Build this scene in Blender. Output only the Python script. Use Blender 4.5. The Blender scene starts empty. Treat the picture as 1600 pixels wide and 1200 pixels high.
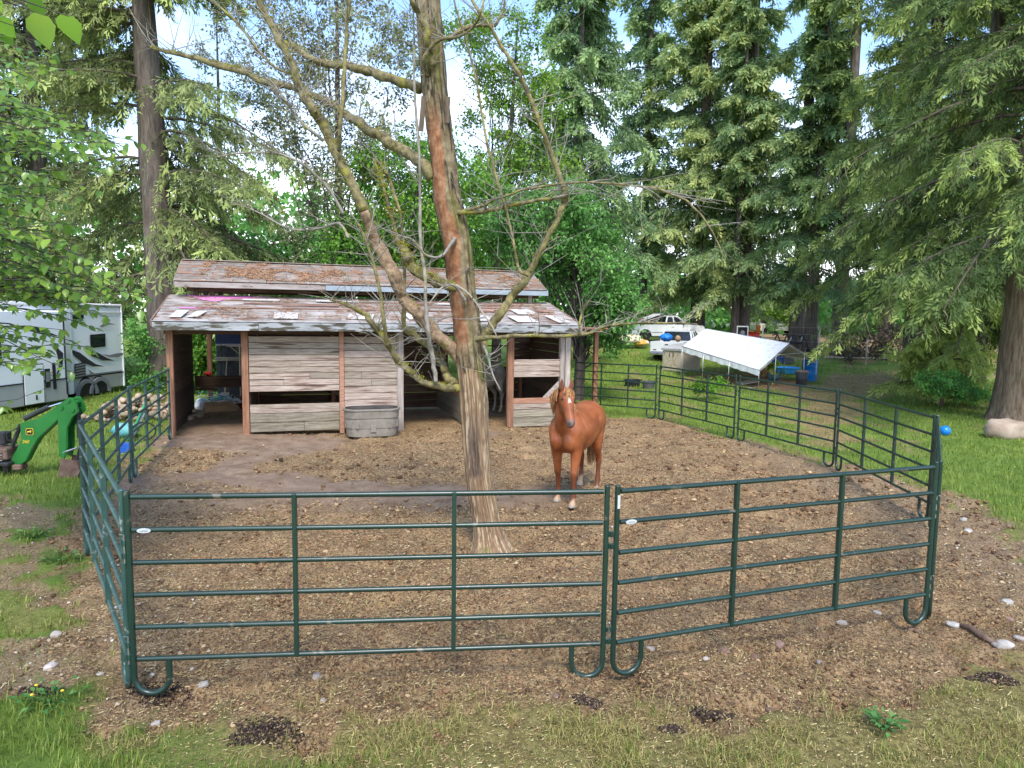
import bpy, bmesh, math, random
import numpy as np
from mathutils import Vector, Matrix, noise as mnoise
PI = math.pi
R_ = math.radians
SC = bpy.context.scene
COL = SC.collection

# ------------------------------------------------------------------ camera
CAM_H, PITCH, ROLL, FPX = 2.95, R_(5.6), R_(0.8), 1067.0
cam_d = bpy.data.cameras.new('camera')
cam_d.sensor_width = 36.0
cam_d.lens = 36.0 * FPX / 1600.0
cam_d.clip_start = 0.05
cam_d.clip_end = 3000
cam = bpy.data.objects.new('camera', cam_d)
COL.objects.link(cam)
cam.matrix_world = Matrix.Translation((0, 0, CAM_H)) @ Matrix.Rotation(PI / 2 - PITCH, 4, 'X') @ Matrix.Rotation(ROLL, 4, 'Z')
SC.camera = cam

# ------------------------------------------------------------------ sky, sun, exposure
SUN_EL, SUN_AZ = R_(52), R_(174)          # azimuth clockwise from +Y: right and a little behind the camera
world = bpy.data.worlds.new('World')
SC.world = world
world.use_nodes = True
nt = world.node_tree
nt.nodes.clear()
wo = nt.nodes.new('ShaderNodeOutputWorld')
bg = nt.nodes.new('ShaderNodeBackground')
sky = nt.nodes.new('ShaderNodeTexSky')
sky.sky_type = 'NISHITA'
sky.sun_disc = False
sky.sun_elevation = SUN_EL
sky.sun_rotation = SUN_AZ
sky.air_density = 1.0
sky.dust_density = 0.6
sky.ozone_density = 2.0
bg.inputs['Strength'].default_value = 0.15
tc = nt.nodes.new('ShaderNodeTexCoord')
mp = nt.nodes.new('ShaderNodeMapping')
mp.inputs['Scale'].default_value = (1, 1, 2.2)
nz = nt.nodes.new('ShaderNodeTexNoise')
nz.inputs['Scale'].default_value = 2.6
nz.inputs['Detail'].default_value = 7
nz.inputs['Roughness'].default_value = 0.55
sx = nt.nodes.new('ShaderNodeSeparateXYZ')
el = nt.nodes.new('ShaderNodeMapRange')      # more cloud towards the horizon
el.inputs['From Min'].default_value = 0.0
el.inputs['From Max'].default_value = 0.42
el.inputs['To Min'].default_value = 0.36
el.inputs['To Max'].default_value = -0.19
ad = nt.nodes.new('ShaderNodeMath'); ad.operation = 'ADD'
cr = nt.nodes.new('ShaderNodeMapRange')
cr.interpolation_type = 'SMOOTHSTEP'
cr.inputs['From Min'].default_value = 0.34
cr.inputs['From Max'].default_value = 0.86
cr.inputs['To Max'].default_value = 0.96
mx = nt.nodes.new('ShaderNodeMix'); mx.data_type = 'RGBA'
mx.inputs['B'].default_value = (5.2, 5.35, 5.55, 1)
L = nt.links.new
L(tc.outputs['Generated'], mp.inputs['Vector']); L(mp.outputs[0], nz.inputs['Vector'])
L(tc.outputs['Generated'], sx.inputs[0]); L(sx.outputs['Z'], el.inputs['Value'])
L(nz.outputs['Fac'], ad.inputs[0]); L(el.outputs[0], ad.inputs[1]); L(ad.outputs[0], cr.inputs['Value'])
gm = nt.nodes.new('ShaderNodeMix'); gm.data_type = 'RGBA'; gm.blend_type = 'MULTIPLY'
gm.inputs['Factor'].default_value = 1.0
gm.inputs['B'].default_value = (0.82, 0.85, 0.90, 1)
L(sky.outputs[0], gm.inputs['A'])
L(cr.outputs[0], mx.inputs['Factor']); L(gm.outputs['Result'], mx.inputs['A'])
L(mx.outputs['Result'], bg.inputs['Color']); L(bg.outputs[0], wo.inputs['Surface'])

sun_d = bpy.data.lights.new('sun', 'SUN')
sun_d.energy = 1.35
sun_d.angle = R_(15)
sun_d.color = (1.0, 0.95, 0.86)
sun = bpy.data.objects.new('sun', sun_d)
COL.objects.link(sun)
sdir = Vector((math.sin(SUN_AZ) * math.cos(SUN_EL), math.cos(SUN_AZ) * math.cos(SUN_EL), math.sin(SUN_EL)))
sun.rotation_euler = (-sdir).to_track_quat('-Z', 'Y').to_euler()

vs = SC.view_settings
vs.view_transform = 'Standard'
vs.look = 'None'
vs.exposure = 1.75
vs.gamma = 1.0
vs.use_curve_mapping = False
SC.render.engine = 'CYCLES'
SC.cycles.use_denoising = True
SC.cycles.max_bounces = 9
SC.cycles.diffuse_bounces = 5
SC.cycles.transparent_max_bounces = 6
SC.cycles.use_adaptive_sampling = True

# ------------------------------------------------------------------ points seen by the camera -> places in the world
_Rm = np.array(cam.matrix_world.to_3x3())
_C = np.array([0.0, 0.0, CAM_H])
def ray(px, py): return _Rm @ np.array([(px - 800) / FPX, -(py - 600) / FPX, -1.0])
def at(px, py, Y):
    d = ray(px, py); return _C + d * (Y / d[1])
def gp(px, py, z=0.0):
    d = ray(px, py); return _C + d * ((z - CAM_H) / d[2])

# ------------------------------------------------------------------ noise
_rng0 = np.random.default_rng(11)
_PT = _rng0.random(65536)
def _h(ix, iy, iz=0):
    return _PT[((ix * 73856093) ^ (iy * 19349663) ^ (iz * 83492791)) & 65535]
def vn(x, y, z=None):
    """value noise 0..1"""
    x = np.asarray(x, float); y = np.asarray(y, float)
    xi = np.floor(x).astype(np.int64); yi = np.floor(y).astype(np.int64)
    fx = x - xi; fy = y - yi
    fx = fx * fx * (3 - 2 * fx); fy = fy * fy * (3 - 2 * fy)
    if z is None:
        a = _h(xi, yi); b = _h(xi + 1, yi); c = _h(xi, yi + 1); d = _h(xi + 1, yi + 1)
        return (a + (b - a) * fx) * (1 - fy) + (c + (d - c) * fx) * fy
    z = np.asarray(z, float); zi = np.floor(z).astype(np.int64); fz = z - zi; fz = fz * fz * (3 - 2 * fz)
    def lay(k):
        a = _h(xi, yi, k); b = _h(xi + 1, yi, k); c = _h(xi, yi + 1, k); d = _h(xi + 1, yi + 1, k)
        return (a + (b - a) * fx) * (1 - fy) + (c + (d - c) * fx) * fy
    return lay(zi) * (1 - fz) + lay(zi + 1) * fz
def fbm(x, y, o=4, s=1.0, g=0.5):
    t = 0; a = 1; n = 0
    for k in range(o):
        t = t + a * vn(x * s + 17.3 * k, y * s - 9.1 * k); n += a; a *= g; s *= 2.03
    return t / n
def sst(a, b, x):
    t = np.clip((x - a) / (b - a), 0, 1); return t * t * (3 - 2 * t)
def sd_poly(x, y, poly):
    """distance to a polygon, negative inside"""
    d = np.full(x.shape, 1e9); ins = np.zeros(x.shape, bool); n = len(poly)
    for i in range(n):
        ax, ay = poly[i]; bx, by = poly[(i + 1) % n]
        ex, ey = bx - ax, by - ay
        t = np.clip(((x - ax) * ex + (y - ay) * ey) / (ex * ex + ey * ey), 0, 1)
        d = np.minimum(d, np.hypot(x - ax - t * ex, y - ay - t * ey))
        c = ((ay > y) != (by > y)) & (x < (bx - ax) * (y - ay) / ((by - ay) if by != ay else 1e-9) + ax)
        ins ^= c
    return np.where(ins, -d, d)

# ------------------------------------------------------------------ objects
def link(o, parent=None):
    COL.objects.link(o)
    if parent is not None: o.parent = parent
    return o
def tag(o, label=None, cat=None, group=None, kind=None):
    if label: o['label'] = label
    if cat: o['category'] = cat
    if group: o['group'] = group
    if kind: o['kind'] = kind
    return o
def thing(name, label, cat, loc=(0, 0, 0), rz=0.0, group=None):
    o = bpy.data.objects.new(name, None)
    o.empty_display_size = 0.2
    link(o); o.location = loc; o.rotation_euler = (0, 0, rz)
    return tag(o, label, cat, group)
def npmesh(name, V, F, mats=None, smooth=False, attrs=None):
    """V (n,3); F (m,3) or (m,4) array"""
    V = np.asarray(V, np.float32); F = np.asarray(F, np.int32)
    k = F.shape[1]; me = bpy.data.meshes.new(name)
    me.vertices.add(len(V)); me.vertices.foreach_set('co', V.ravel())
    me.loops.add(F.size); me.loops.foreach_set('vertex_index', F.ravel())
    me.polygons.add(len(F)); me.polygons.foreach_set('loop_start', np.arange(0, F.size, k, dtype=np.int32))
    me.polygons.foreach_set('loop_total', np.full(len(F), k, np.int32))
    if smooth: me.polygons.foreach_set('use_smooth', np.ones(len(F), bool))
    for a, val in (attrs or {}).items():
        at_ = me.attributes.new(a, 'FLOAT', 'POINT'); at_.data.foreach_set('value', np.asarray(val, np.float32))
    me.update(); me.validate()
    if mats is not None: me.materials.append(mats)
    return me
class MB:
    """collects shapes into one mesh"""
    def __init__(s): s.v = []; s.f = []
    def add(s, V, F):
        n = len(s.v); s.v.extend([tuple(map(float, p)) for p in V]); s.f.extend([tuple(i + n for i in f) for f in F]); return s
    def box(s, c, d, M=None):
        hx, hy, hz = d[0] / 2, d[1] / 2, d[2] / 2
        P = [Vector((x, y, z)) for z in (-hz, hz) for y in (-hy, hy) for x in (-hx, hx)]
        if M is not None: P = [M @ p for p in P]
        P = [p + Vector(c) for p in P]
        return s.add(P, [(0, 2, 3, 1), (4, 5, 7, 6), (0, 1, 5, 4), (2, 6, 7, 3), (0, 4, 6, 2), (1, 3, 7, 5)])
    def bbox(s, c, d, b=0.01, M=None):
        """box with chamfered edges"""
        bm = bmesh.new(); bmesh.ops.create_cube(bm, size=1)
        bmesh.ops.scale(bm, vec=d, verts=bm.verts)
        bmesh.ops.bevel(bm, geom=bm.edges[:], offset=b, segments=1, affect='EDGES')
        P = [(M @ v.co if M is not None else v.co) + Vector(c) for v in bm.verts]
        bm.verts.index_update()
        F = [[v.index for v in f.verts] for f in bm.faces]; bm.free()
        return s.add(P, F)
    def tube(s, pts, rad, n=8, cap=True, squash=1.0):
        pts = [Vector(p) for p in pts]
        if not hasattr(rad, '__len__'): rad = [rad] * len(pts)
        base = len(s.v); up = None; V = []
        for i, p in enumerate(pts):
            t = (pts[min(i + 1, len(pts) - 1)] - pts[max(i - 1, 0)])
            if t.length < 1e-9: t = Vector((0, 0, 1))
            t.normalize()
            if up is None:
                up = Vector((0, 0, 1)) if abs(t.z) < 0.9 else Vector((1, 0, 0))
            a = t.cross(up)
            if a.length < 1e-5: a = t.cross(Vector((0.3, 1, 0.2)))
            a.normalize(); b = a.cross(t); up = b
            for k in range(n):
                q = 2 * PI * k / n
                V.append(p + a * (math.cos(q) * rad[i]) + b * (math.sin(q) * rad[i] * squash))
        F = [(i * n + k, i * n + (k + 1) % n, (i + 1) * n + (k + 1) % n, (i + 1) * n + k) for i in range(len(pts) - 1) for k in range(n)]
        if cap:
            F.append(tuple(range(n - 1, -1, -1))); F.append(tuple((len(pts) - 1) * n + k for k in range(n)))
        return s.add(V, F)
    def lathe(s, prof, c=(0, 0, 0), n=20, M=None, sx=1.0, sy=1.0):
        V = []
        for r, z in prof:
            for k in range(n):
                q = 2 * PI * k / n; p = Vector((math.cos(q) * r * sx, math.sin(q) * r * sy, z))
                if M is not None: p = M @ p
                V.append(p + Vector(c))
        F = [(i * n + k, i * n + (k + 1) % n, (i + 1) * n + (k + 1) % n, (i + 1) * n + k) for i in range(len(prof) - 1) for k in range(n)]
        if prof[0][0] > 1e-6: F.append(tuple(range(n - 1, -1, -1)))
        if prof[-1][0] > 1e-6: F.append(tuple((len(prof) - 1) * n + k for k in range(n)))
        return s.add(V, F)
    def prism(s, poly, t0, t1, ax='y', M=None):
        """polygon in two axes pushed along the third"""
        n = len(poly); V = []
        for t in (t0, t1):
            for a, b in poly:
                p = Vector((a, t, b)) if ax == 'y' else (Vector((t, a, b)) if ax == 'x' else Vector((a, b, t)))
                V.append(M @ p if M is not None else p)
        F = [tuple(range(n)), tuple(range(2 * n - 1, n - 1, -1))] + [(i, n + i, n + (i + 1) % n, (i + 1) % n) for i in range(n)]
        return s.add(V, F)
    def ball(s, c, r, n=10, m=7, jig=0.0, seed=0):
        rr = random.Random(seed); r = r if hasattr(r, '__len__') else (r, r, r); V = []; F = []
        V.append((c[0], c[1], c[2] - r[2]))
        for i in range(1, m):
            th = PI * i / m - PI / 2
            for k in range(n):
                q = 2 * PI * k / n; j = 1 + jig * (rr.random() - .5)
                V.append((c[0] + math.cos(q) * math.cos(th) * r[0] * j, c[1] + math.sin(q) * math.cos(th) * r[1] * j, c[2] + math.sin(th) * r[2] * j))
        V.append((c[0], c[1], c[2] + r[2])); e = len(V) - 1
        F += [(0, 1 + (k + 1) % n, 1 + k) for k in range(n)]
        F += [(1 + i * n + k, 1 + i * n + (k + 1) % n, 1 + (i + 1) * n + (k + 1) % n, 1 + (i + 1) * n + k) for i in range(m - 2) for k in range(n)]
        F += [(e, 1 + (m - 2) * n + k, 1 + (m - 2) * n + (k + 1) % n) for k in range(n)]
        return s.add(V, F)
    def mesh(s, name, mat, smooth=False, off=(0, 0, 0), fix=True):
        me = bpy.data.meshes.new(name)
        ox, oy, oz = off
        me.from_pydata([(x - ox, y - oy, z - oz) for x, y, z in s.v], [], s.f)
        if fix:
            bm = bmesh.new(); bm.from_mesh(me); bmesh.ops.recalc_face_normals(bm, faces=bm.faces); bm.to_mesh(me); bm.free()
        if smooth: me.polygons.foreach_set('use_smooth', np.ones(len(me.polygons), bool))
        me.update(); me.materials.append(mat)
        return me
    def build(s, name, mat, parent=None, smooth=False, off=(0, 0, 0), loc=None):
        o = bpy.data.objects.new(name, s.mesh(name, mat, smooth, off))
        link(o, parent)
        if loc is not None: o.location = loc
        return o
def autosmooth(o, ang=40):
    me = o.data; me.polygons.foreach_set('use_smooth', np.ones(len(me.polygons), bool))
    bm = bmesh.new(); bm.from_mesh(me)
    for e in bm.edges:
        e.smooth = not (len(e.link_faces) == 2 and e.calc_face_angle(0) > R_(ang))
    bm.to_mesh(me); bm.free(); return o
def meshobj(name, me, parent=None, loc=None):
    o = bpy.data.objects.new(name, me); link(o, parent)
    if loc is not None: o.location = loc
    return o
def copy_tree(o, parent=None):
    c = o.copy(); COL.objects.link(c); c.parent = parent
    for ch in o.children: copy_tree(ch, c)
    return c

# ------------------------------------------------------------------ materials
def M(name, c1, c2=None, scale=4.0, stretch=(1, 1, 1), rough=0.8, bump=0.0, bscale=None, detail=5, lo=0.35, hi=0.65,
      rand=0.0, spots=None, spot_scale=12.0, spot_lo=0.6, spot_hi=0.68, metal=0.0, spec=0.3, coord='Object', hue=0.0):
    m = bpy.data.materials.new(name); m.use_nodes = True
    n = m.node_tree.nodes; l = m.node_tree.links.new; b = n['Principled BSDF']
    b.inputs['Roughness'].default_value = rough; b.inputs['Metallic'].default_value = metal
    b.inputs['Specular IOR Level'].default_value = spec
    c2 = c2 or c1
    tcn = n.new('ShaderNodeTexCoord'); mpn = n.new('ShaderNodeMapping'); mpn.inputs['Scale'].default_value = stretch
    oi = n.new('ShaderNodeObjectInfo')
    off = n.new('ShaderNodeVectorMath'); off.operation = 'SCALE'; off.inputs[0].default_value = (31.0, 17.0, 23.0)
    l(oi.outputs['Random'], off.inputs['Scale'])
    l(tcn.outputs[coord], mpn.inputs['Vector']); l(off.outputs[0], mpn.inputs['Location'])
    nn = n.new('ShaderNodeTexNoise'); nn.inputs['Scale'].default_value = scale; nn.inputs['Detail'].default_value = detail
    nn.inputs['Roughness'].default_value = 0.62
    l(mpn.outputs[0], nn.inputs['Vector'])
    r = n.new('ShaderNodeValToRGB'); e = r.color_ramp.elements
    e[0].position = lo; e[1].position = hi; e[0].color = (*c1, 1); e[1].color = (*c2, 1)
    l(nn.outputs['Fac'], r.inputs[0]); colr = r.outputs[0]
    if spots:
        n2 = n.new('ShaderNodeTexNoise'); n2.inputs['Scale'].default_value = spot_scale; n2.inputs['Detail'].default_value = 4
        l(mpn.outputs[0], n2.inputs['Vector'])
        r2 = n.new('ShaderNodeMapRange'); r2.interpolation_type = 'SMOOTHSTEP'
        r2.inputs['From Min'].default_value = spot_lo; r2.inputs['From Max'].default_value = spot_hi
        l(n2.outputs['Fac'], r2.inputs['Value'])
        mm = n.new('ShaderNodeMix'); mm.data_type = 'RGBA'; mm.inputs['B'].default_value = (*spots, 1)
        l(r2.outputs[0], mm.inputs['Factor']); l(colr, mm.inputs['A']); colr = mm.outputs['Result']
    if rand or hue:
        hs = n.new('ShaderNodeHueSaturation')
        mr = n.new('ShaderNodeMapRange'); mr.inputs['To Min'].default_value = 1 - rand; mr.inputs['To Max'].default_value = 1 + rand
        l(oi.outputs['Random'], mr.inputs['Value']); l(mr.outputs[0], hs.inputs['Value'])
        if hue:
            mr2 = n.new('ShaderNodeMapRange'); mr2.inputs['To Min'].default_value = 0.5 + hue; mr2.inputs['To Max'].default_value = 0.5 - hue
            l(oi.outputs['Random'], mr2.inputs['Value']); l(mr2.outputs[0], hs.inputs['Hue'])
        l(colr, hs.inputs['Color']); colr = hs.outputs[0]
    l(colr, b.inputs['Base Color'])
    if bump:
        bn = n.new('ShaderNodeTexNoise'); bn.inputs['Scale'].default_value = bscale or scale * 3; bn.inputs['Detail'].default_value = 6
        l(mpn.outputs[0], bn.inputs['Vector'])
        bp = n.new('ShaderNodeBump'); bp.inputs['Strength'].default_value = bump; bp.inputs['Distance'].default_value = 0.02
        l(bn.outputs['Fac'], bp.inputs['Height']); l(bp.outputs[0], b.inputs['Normal'])
    return m
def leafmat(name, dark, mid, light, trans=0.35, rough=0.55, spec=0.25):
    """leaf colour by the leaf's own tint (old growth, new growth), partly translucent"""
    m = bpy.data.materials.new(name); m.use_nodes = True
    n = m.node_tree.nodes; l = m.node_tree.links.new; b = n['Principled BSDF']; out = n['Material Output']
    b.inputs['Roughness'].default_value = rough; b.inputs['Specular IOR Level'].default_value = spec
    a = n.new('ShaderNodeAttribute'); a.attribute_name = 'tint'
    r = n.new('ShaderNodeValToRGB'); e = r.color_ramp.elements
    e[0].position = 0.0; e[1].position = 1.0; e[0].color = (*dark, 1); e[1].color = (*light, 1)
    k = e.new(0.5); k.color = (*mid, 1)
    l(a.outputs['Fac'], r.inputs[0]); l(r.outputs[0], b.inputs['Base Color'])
    t = n.new('ShaderNodeBsdfTranslucent'); l(r.outputs[0], t.inputs['Color'])
    mxs = n.new('ShaderNodeMixShader'); mxs.inputs[0].default_value = trans
    l(b.outputs[0], mxs.inputs[1]); l(t.outputs[0], mxs.inputs[2]); l(mxs.outputs[0], out.inputs['Surface'])
    return m
def rampmat(name, stops, rough=0.9, bump=0.0, attr='tint', nscale=0, namp=0.0, spec=0.2):
    m = bpy.data.materials.new(name); m.use_nodes = True
    n = m.node_tree.nodes; l = m.node_tree.links.new; b = n['Principled BSDF']
    b.inputs['Roughness'].default_value = rough; b.inputs['Specular IOR Level'].default_value = spec
    a = n.new('ShaderNodeAttribute'); a.attribute_name = attr
    r = n.new('ShaderNodeValToRGB'); e = r.color_ramp.elements
    e[0].position = stops[0][0]; e[0].color = (*stops[0][1], 1); e[1].position = stops[-1][0]; e[1].color = (*stops[-1][1], 1)
    for p, c in stops[1:-1]:
        k = e.new(p); k.color = (*c, 1)
    src = a.outputs['Fac']
    if namp:
        tcn = n.new('ShaderNodeTexCoord'); nn = n.new('ShaderNodeTexNoise'); nn.inputs['Scale'].default_value = nscale; nn.inputs['Detail'].default_value = 5
        l(tcn.outputs['Object'], nn.inputs['Vector'])
        s1 = n.new('ShaderNodeMath'); s1.operation = 'SUBTRACT'; s1.inputs[1].default_value = 0.5; l(nn.outputs['Fac'], s1.inputs[0])
        s2 = n.new('ShaderNodeMath'); s2.operation = 'MULTIPLY_ADD'; s2.inputs[1].default_value = namp
        l(s1.outputs[0], s2.inputs[0]); l(src, s2.inputs[2]); src = s2.outputs[0]
    l(src, r.inputs[0]); l(r.outputs[0], b.inputs['Base Color'])
    return m
# ================================================================== GROUND
PADDOCK = [(-2.85, 5.0), (0.8, 5.36), (4.1, 6.5), (6.17, 9.85), (6.5, 13.5), (5.52, 16.64), (4.3, 20.0), (2.1, 21.2), (1.7, 19), (-7.9, 15.6), (-6.5, 11.48), (-5.15, 8.1)]
MUD = [(-3.1, 4.66), (-2.0, 4.74), (-0.8, 4.66), (0.6, 4.74), (1.6, 4.72), (2.6, 4.95), (3.6, 5.3), (5, 5.9), (6.4, 7.4), (7.2, 9.4), (7.7, 11.3), (7.0, 13.3), (6.5, 15), (5.7, 16.8),
       (4.4, 20), (2.4, 20.6), (2.9, 24), (0.9, 24.2), (-9.6, 20.6), (-8.2, 15.5), (-6.7, 11.5), (-6.4, 10), (-5.4, 8.0), (-4.1, 6.1)]
SIDE = [(-9, 10.0), (-6.6, 10.7), (-5.2, 8), (-3.2, 5.2), (-3.5, 4.7), (-4.3, 5.2), (-5.2, 6.2), (-7.5, 8.2)]
TRACK = [(7.2, 15.8), (8.4, 15.9), (10.2, 20), (13.5, 26), (18, 31.5), (26, 35), (36, 36), (36, 38.5), (24, 38), (16.5, 35), (12.0, 29), (9.2, 22.5)]
YARD = [(13.5, 41), (20, 40), (29, 41), (46, 43), (60, 60), (30, 70), (14, 62), (11, 47)]
RUN = [(8.6, 33.0), (9.2, 31.0), (11.5, 28.6), (14.6, 31.2), (13.6, 35), (11, 36)]
def gz(x, y):
    x = np.asarray(x, float); y = np.asarray(y, float)
    z = 0.09 * sst(-4, -7, x) + 1.45 * sst(30, 50, y) * sst(-6, 7, x) + 0.35 * sst(45, 90, y)
    z = z + 0.25 * (fbm(x, y, 3, 0.11) - 0.5) * sst(14, 30, np.hypot(x, y)) * (1 - 0.7 * sst(2, -1, sd_poly(x, y, PADDOCK)))
    return z
def masks(x, y):
    n1 = fbm(x, y, 4, 1.3) - 0.5; n2 = fbm(x + 40, y, 4, 4.5) - 0.5
    s = sd_poly(x, y, MUD) + n1 * 1.0 + n2 * 1.1
    mud = sst(0.24, -0.16, s)
    si = sst(0.2, -0.2, sd_poly(x, y, SIDE) + n1 * 3.2 + n2 * 2.6 + 0.25)
    tr = sst(0.5, -0.5, sd_poly(x, y, TRACK) + n1 * 3.5) * 0.85
    ya = sst(0.8, -0.8, sd_poly(x, y, YARD) + n1 * 5)
    ru = sst(0.3, -0.3, sd_poly(x, y, RUN) + n1 * 1.6)
    bare = sst(0.13, 0.22, fbm(x + 9, y - 3, 4, 0.8) - 0.5) * 0.55 * sst(-10, 4, x) * sst(5, 9, y)
    back = np.maximum(np.maximum(tr, ya), np.maximum(ru, bare * (1 - mud)))
    gravel = si * (1 - mud) + 0.7 * mud * sst(4.6, 6.0, x) + 0.5 * mud * sst(-2.2, -3.4, x) * sst(9, 6, y)
    mud_all = np.maximum(np.maximum(mud, si * 0.9), back)
    dry = sst(6.2, 4.9, y + 1.2 * n1 - 0.25 * np.abs(x - 0.8)) * sst(-3.0, -1.2, x) * sst(3.6, 4.5, y + n2)
    dry = np.maximum(dry, 0.85 * sst(-0.07, 0.09, fbm(x - 70, y + 31, 4, 1.1) - 0.47) * sst(11, 5.5, np.hypot(x, y)))
    wet = sst(-0.03, 0.10, fbm(x + 5, y * 1.2 + 70, 3, 0.42) - 0.47) * sst(9.4, 11.2, y) * sst(2.0, -0.5, x) * mud
    return mud_all, dry, wet, gravel, mud
def ground():
    a1 = np.arange(-54, 54.01, 0.215)
    a2 = np.arange(57, 303.1, 4.0)
    ang = np.radians(np.concatenate([a1, a2]))
    r = [0.3, 1.2, 2.4, 3.3]; q = 3.75
    while q < 24: r.append(q); q *= 1.0098
    while q < 900: r.append(q); q *= 1.035
    r = np.array(r)
    A, Rr = np.meshgrid(ang, r)
    X = np.sin(A) * Rr; Y = np.cos(A) * Rr
    m, dry, wet, gra, mud = masks(X, Y)
    near = sst(30, 12, Rr)
    inb = 1 - sst(0.2, -0.3, sd_poly(X, Y, [(-7.9, 15.9), (1.5, 19), (0.3, 23), (-9.2, 19.7)]))
    rough = (fbm(X, Y, 3, 2.4) - .5) * 0.13 + (fbm(X + 3, Y, 3, 7.5) - .5) * 0.075 + (np.abs(vn(X * 17, Y * 17) - .5)) * 0.03
    pit = -0.07 * sst(0.62, 0.80, vn(X * 4.2 + 3, Y * 4.2)) 
    Z = gz(X, Y) + near * m * (rough * (1 - 0.75 * wet) + pit * (1 - wet)) * inb + (1 - m) * near * ((fbm(X, Y, 3, 3.0) - .5) * 0.07 + 0.02)
    nA, nR = len(ang), len(r)
    idx = np.arange(nA * nR).reshape(nR, nA)
    a = idx[:-1, :]; b = np.roll(idx, -1, 1)[:-1, :]; c = np.roll(idx, -1, 1)[1:, :]; d = idx[1:, :]
    F = np.stack([a, d, c, b], -1).reshape(-1, 4)
    V = np.stack([X, Y, Z], -1).reshape(-1, 3)
    m_ = bpy.data.materials.new('ground_soil_and_turf'); m_.use_nodes = True
    n = m_.node_tree.nodes; l = m_.node_tree.links.new; bs = n['Principled BSDF']
    def att(nm):
        k = n.new('ShaderNodeAttribute'); k.attribute_name = nm; return k.outputs['Fac']
    tcn = n.new('ShaderNodeTexCoord')
    def noise(s, d=5, rg=0.6, dist=0.0):
        k = n.new('ShaderNodeTexNoise'); k.inputs['Scale'].default_value = s; k.inputs['Detail'].default_value = d
        k.inputs['Roughness'].default_value = rg; k.inputs['Distortion'].default_value = dist
        l(tcn.outputs['Object'], k.inputs['Vector']); return k.outputs['Fac']
    def ramp(src, *st):
        k = n.new('ShaderNodeValToRGB'); e = k.color_ramp.elements
        e[0].position, e[0].color = st[0][0], (*st[0][1], 1); e[1].position, e[1].color = st[-1][0], (*st[-1][1], 1)
        for p, cc in st[1:-1]:
            z = e.new(p); z.color = (*cc, 1)
        l(src, k.inputs[0]); return k.outputs[0]
    def mix(f, A_, B_):
        k = n.new('ShaderNodeMix'); k.data_type = 'RGBA'
        if isinstance(f, float): k.inputs['Factor'].default_value = f
        else: l(f, k.inputs['Factor'])
        l(A_, k.inputs['A']); l(B_, k.inputs['B']); return k.outputs['Result']
    def thr(src, lo, hi, mx_=1.0):
        k = n.new('ShaderNodeMapRange'); k.interpolation_type = 'SMOOTHSTEP'
        k.inputs['From Min'].default_value = lo; k.inputs['From Max'].default_value = hi; k.inputs['To Max'].default_value = mx_
        l(src, k.inputs['Value']); return k.outputs[0]
    mudc = ramp(noise(1.4, 8, 0.68), (0.34, (0.13, 0.064, 0.029)), (0.5, (0.31, 0.172, 0.077)), (0.66, (0.50, 0.31, 0.145)))
    mudc = mix(thr(noise(2.6, 6, 0.7), 0.52, 0.64, 0.6), mudc, ramp(noise(16, 5, 0.7), (0.35, (0.20, 0.135, 0.05)), (0.65, (0.42, 0.31, 0.13))))
    mudc = mix(thr(noise(75, 3, 0.7), 0.53, 0.58, 0.75), mudc, ramp(noise(12), (0.35, (0.36, 0.24, 0.13)), (0.65, (0.58, 0.44, 0.26))))
    mudc = mix(thr(noise(52, 4, 0.75), 0.51, 0.57, 0.9), mudc, ramp(noise(8), (0.35, (0.03, 0.02, 0.014)), (0.65, (0.08, 0.05, 0.032))))
    mudc = mix(thr(noise(34, 4, 0.7), 0.51, 0.58, 0.85), mudc, ramp(noise(9), (0.35, (0.38, 0.24, 0.115)), (0.65, (0.58, 0.42, 0.22))))
    mudc = mix(thr(noise(19, 6, 0.75), 0.53, 0.62, 0.85), mudc, ramp(noise(5), (0.3, (0.035, 0.022, 0.016)), (0.7, (0.085, 0.052, 0.034))))
    wetc = ramp(noise(3.0, 6), (0.3, (0.20, 0.125, 0.078)), (0.7, (0.39, 0.275, 0.19)))
    mudc = mix(att('wet'), mudc, wetc)
    grvc = ramp(noise(48, 3), (0.35, (0.13, 0.08, 0.042)), (0.5, (0.30, 0.205, 0.12)), (0.68, (0.48, 0.38, 0.26)))
    mudc = mix(thr(att('gravel'), 0.0, 1.0, 0.7), mudc, grvc)
    grs = ramp(noise(1.1, 8, 0.7), (0.3, (0.075, 0.13, 0.02)), (0.5, (0.15, 0.23, 0.034)), (0.7, (0.25, 0.305, 0.06)))
    grs = mix(thr(noise(26, 4), 0.52, 0.7, 0.65), grs, ramp(noise(7), (0.3, (0.03, 0.075, 0.012)), (0.7, (0.07, 0.14, 0.02))))
    dryc = ramp(noise(20, 6, 0.7), (0.32, (0.10, 0.075, 0.03)), (0.5, (0.28, 0.23, 0.075)), (0.68, (0.44, 0.36, 0.14)))
    grs = mix(att('dry'), grs, dryc)
    allc = mix(att('mud'), grs, mudc)
    l(allc, bs.inputs['Base Color'])
    k = n.new('ShaderNodeMapRange'); k.inputs['To Min'].default_value = 0.93; k.inputs['To Max'].default_value = 0.5
    l(att('wet'), k.inputs['Value']); l(k.outputs[0], bs.inputs['Roughness'])
    bs.inputs['Specular IOR Level'].default_value = 0.22
    bp = n.new('ShaderNodeBump'); bp.inputs['Strength'].default_value = 1.0; bp.inputs['Distance'].default_value = 0.05
    h1 = noise(24, 8, 0.78); l(h1, bp.inputs['Height']); l(bp.outputs[0], bs.inputs['Normal'])
    me = npmesh('ground', V, F, m_, True, {'mud': m.ravel(), 'dry': dry.ravel(), 'wet': wet.ravel(), 'gravel': gra.ravel()})
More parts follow.
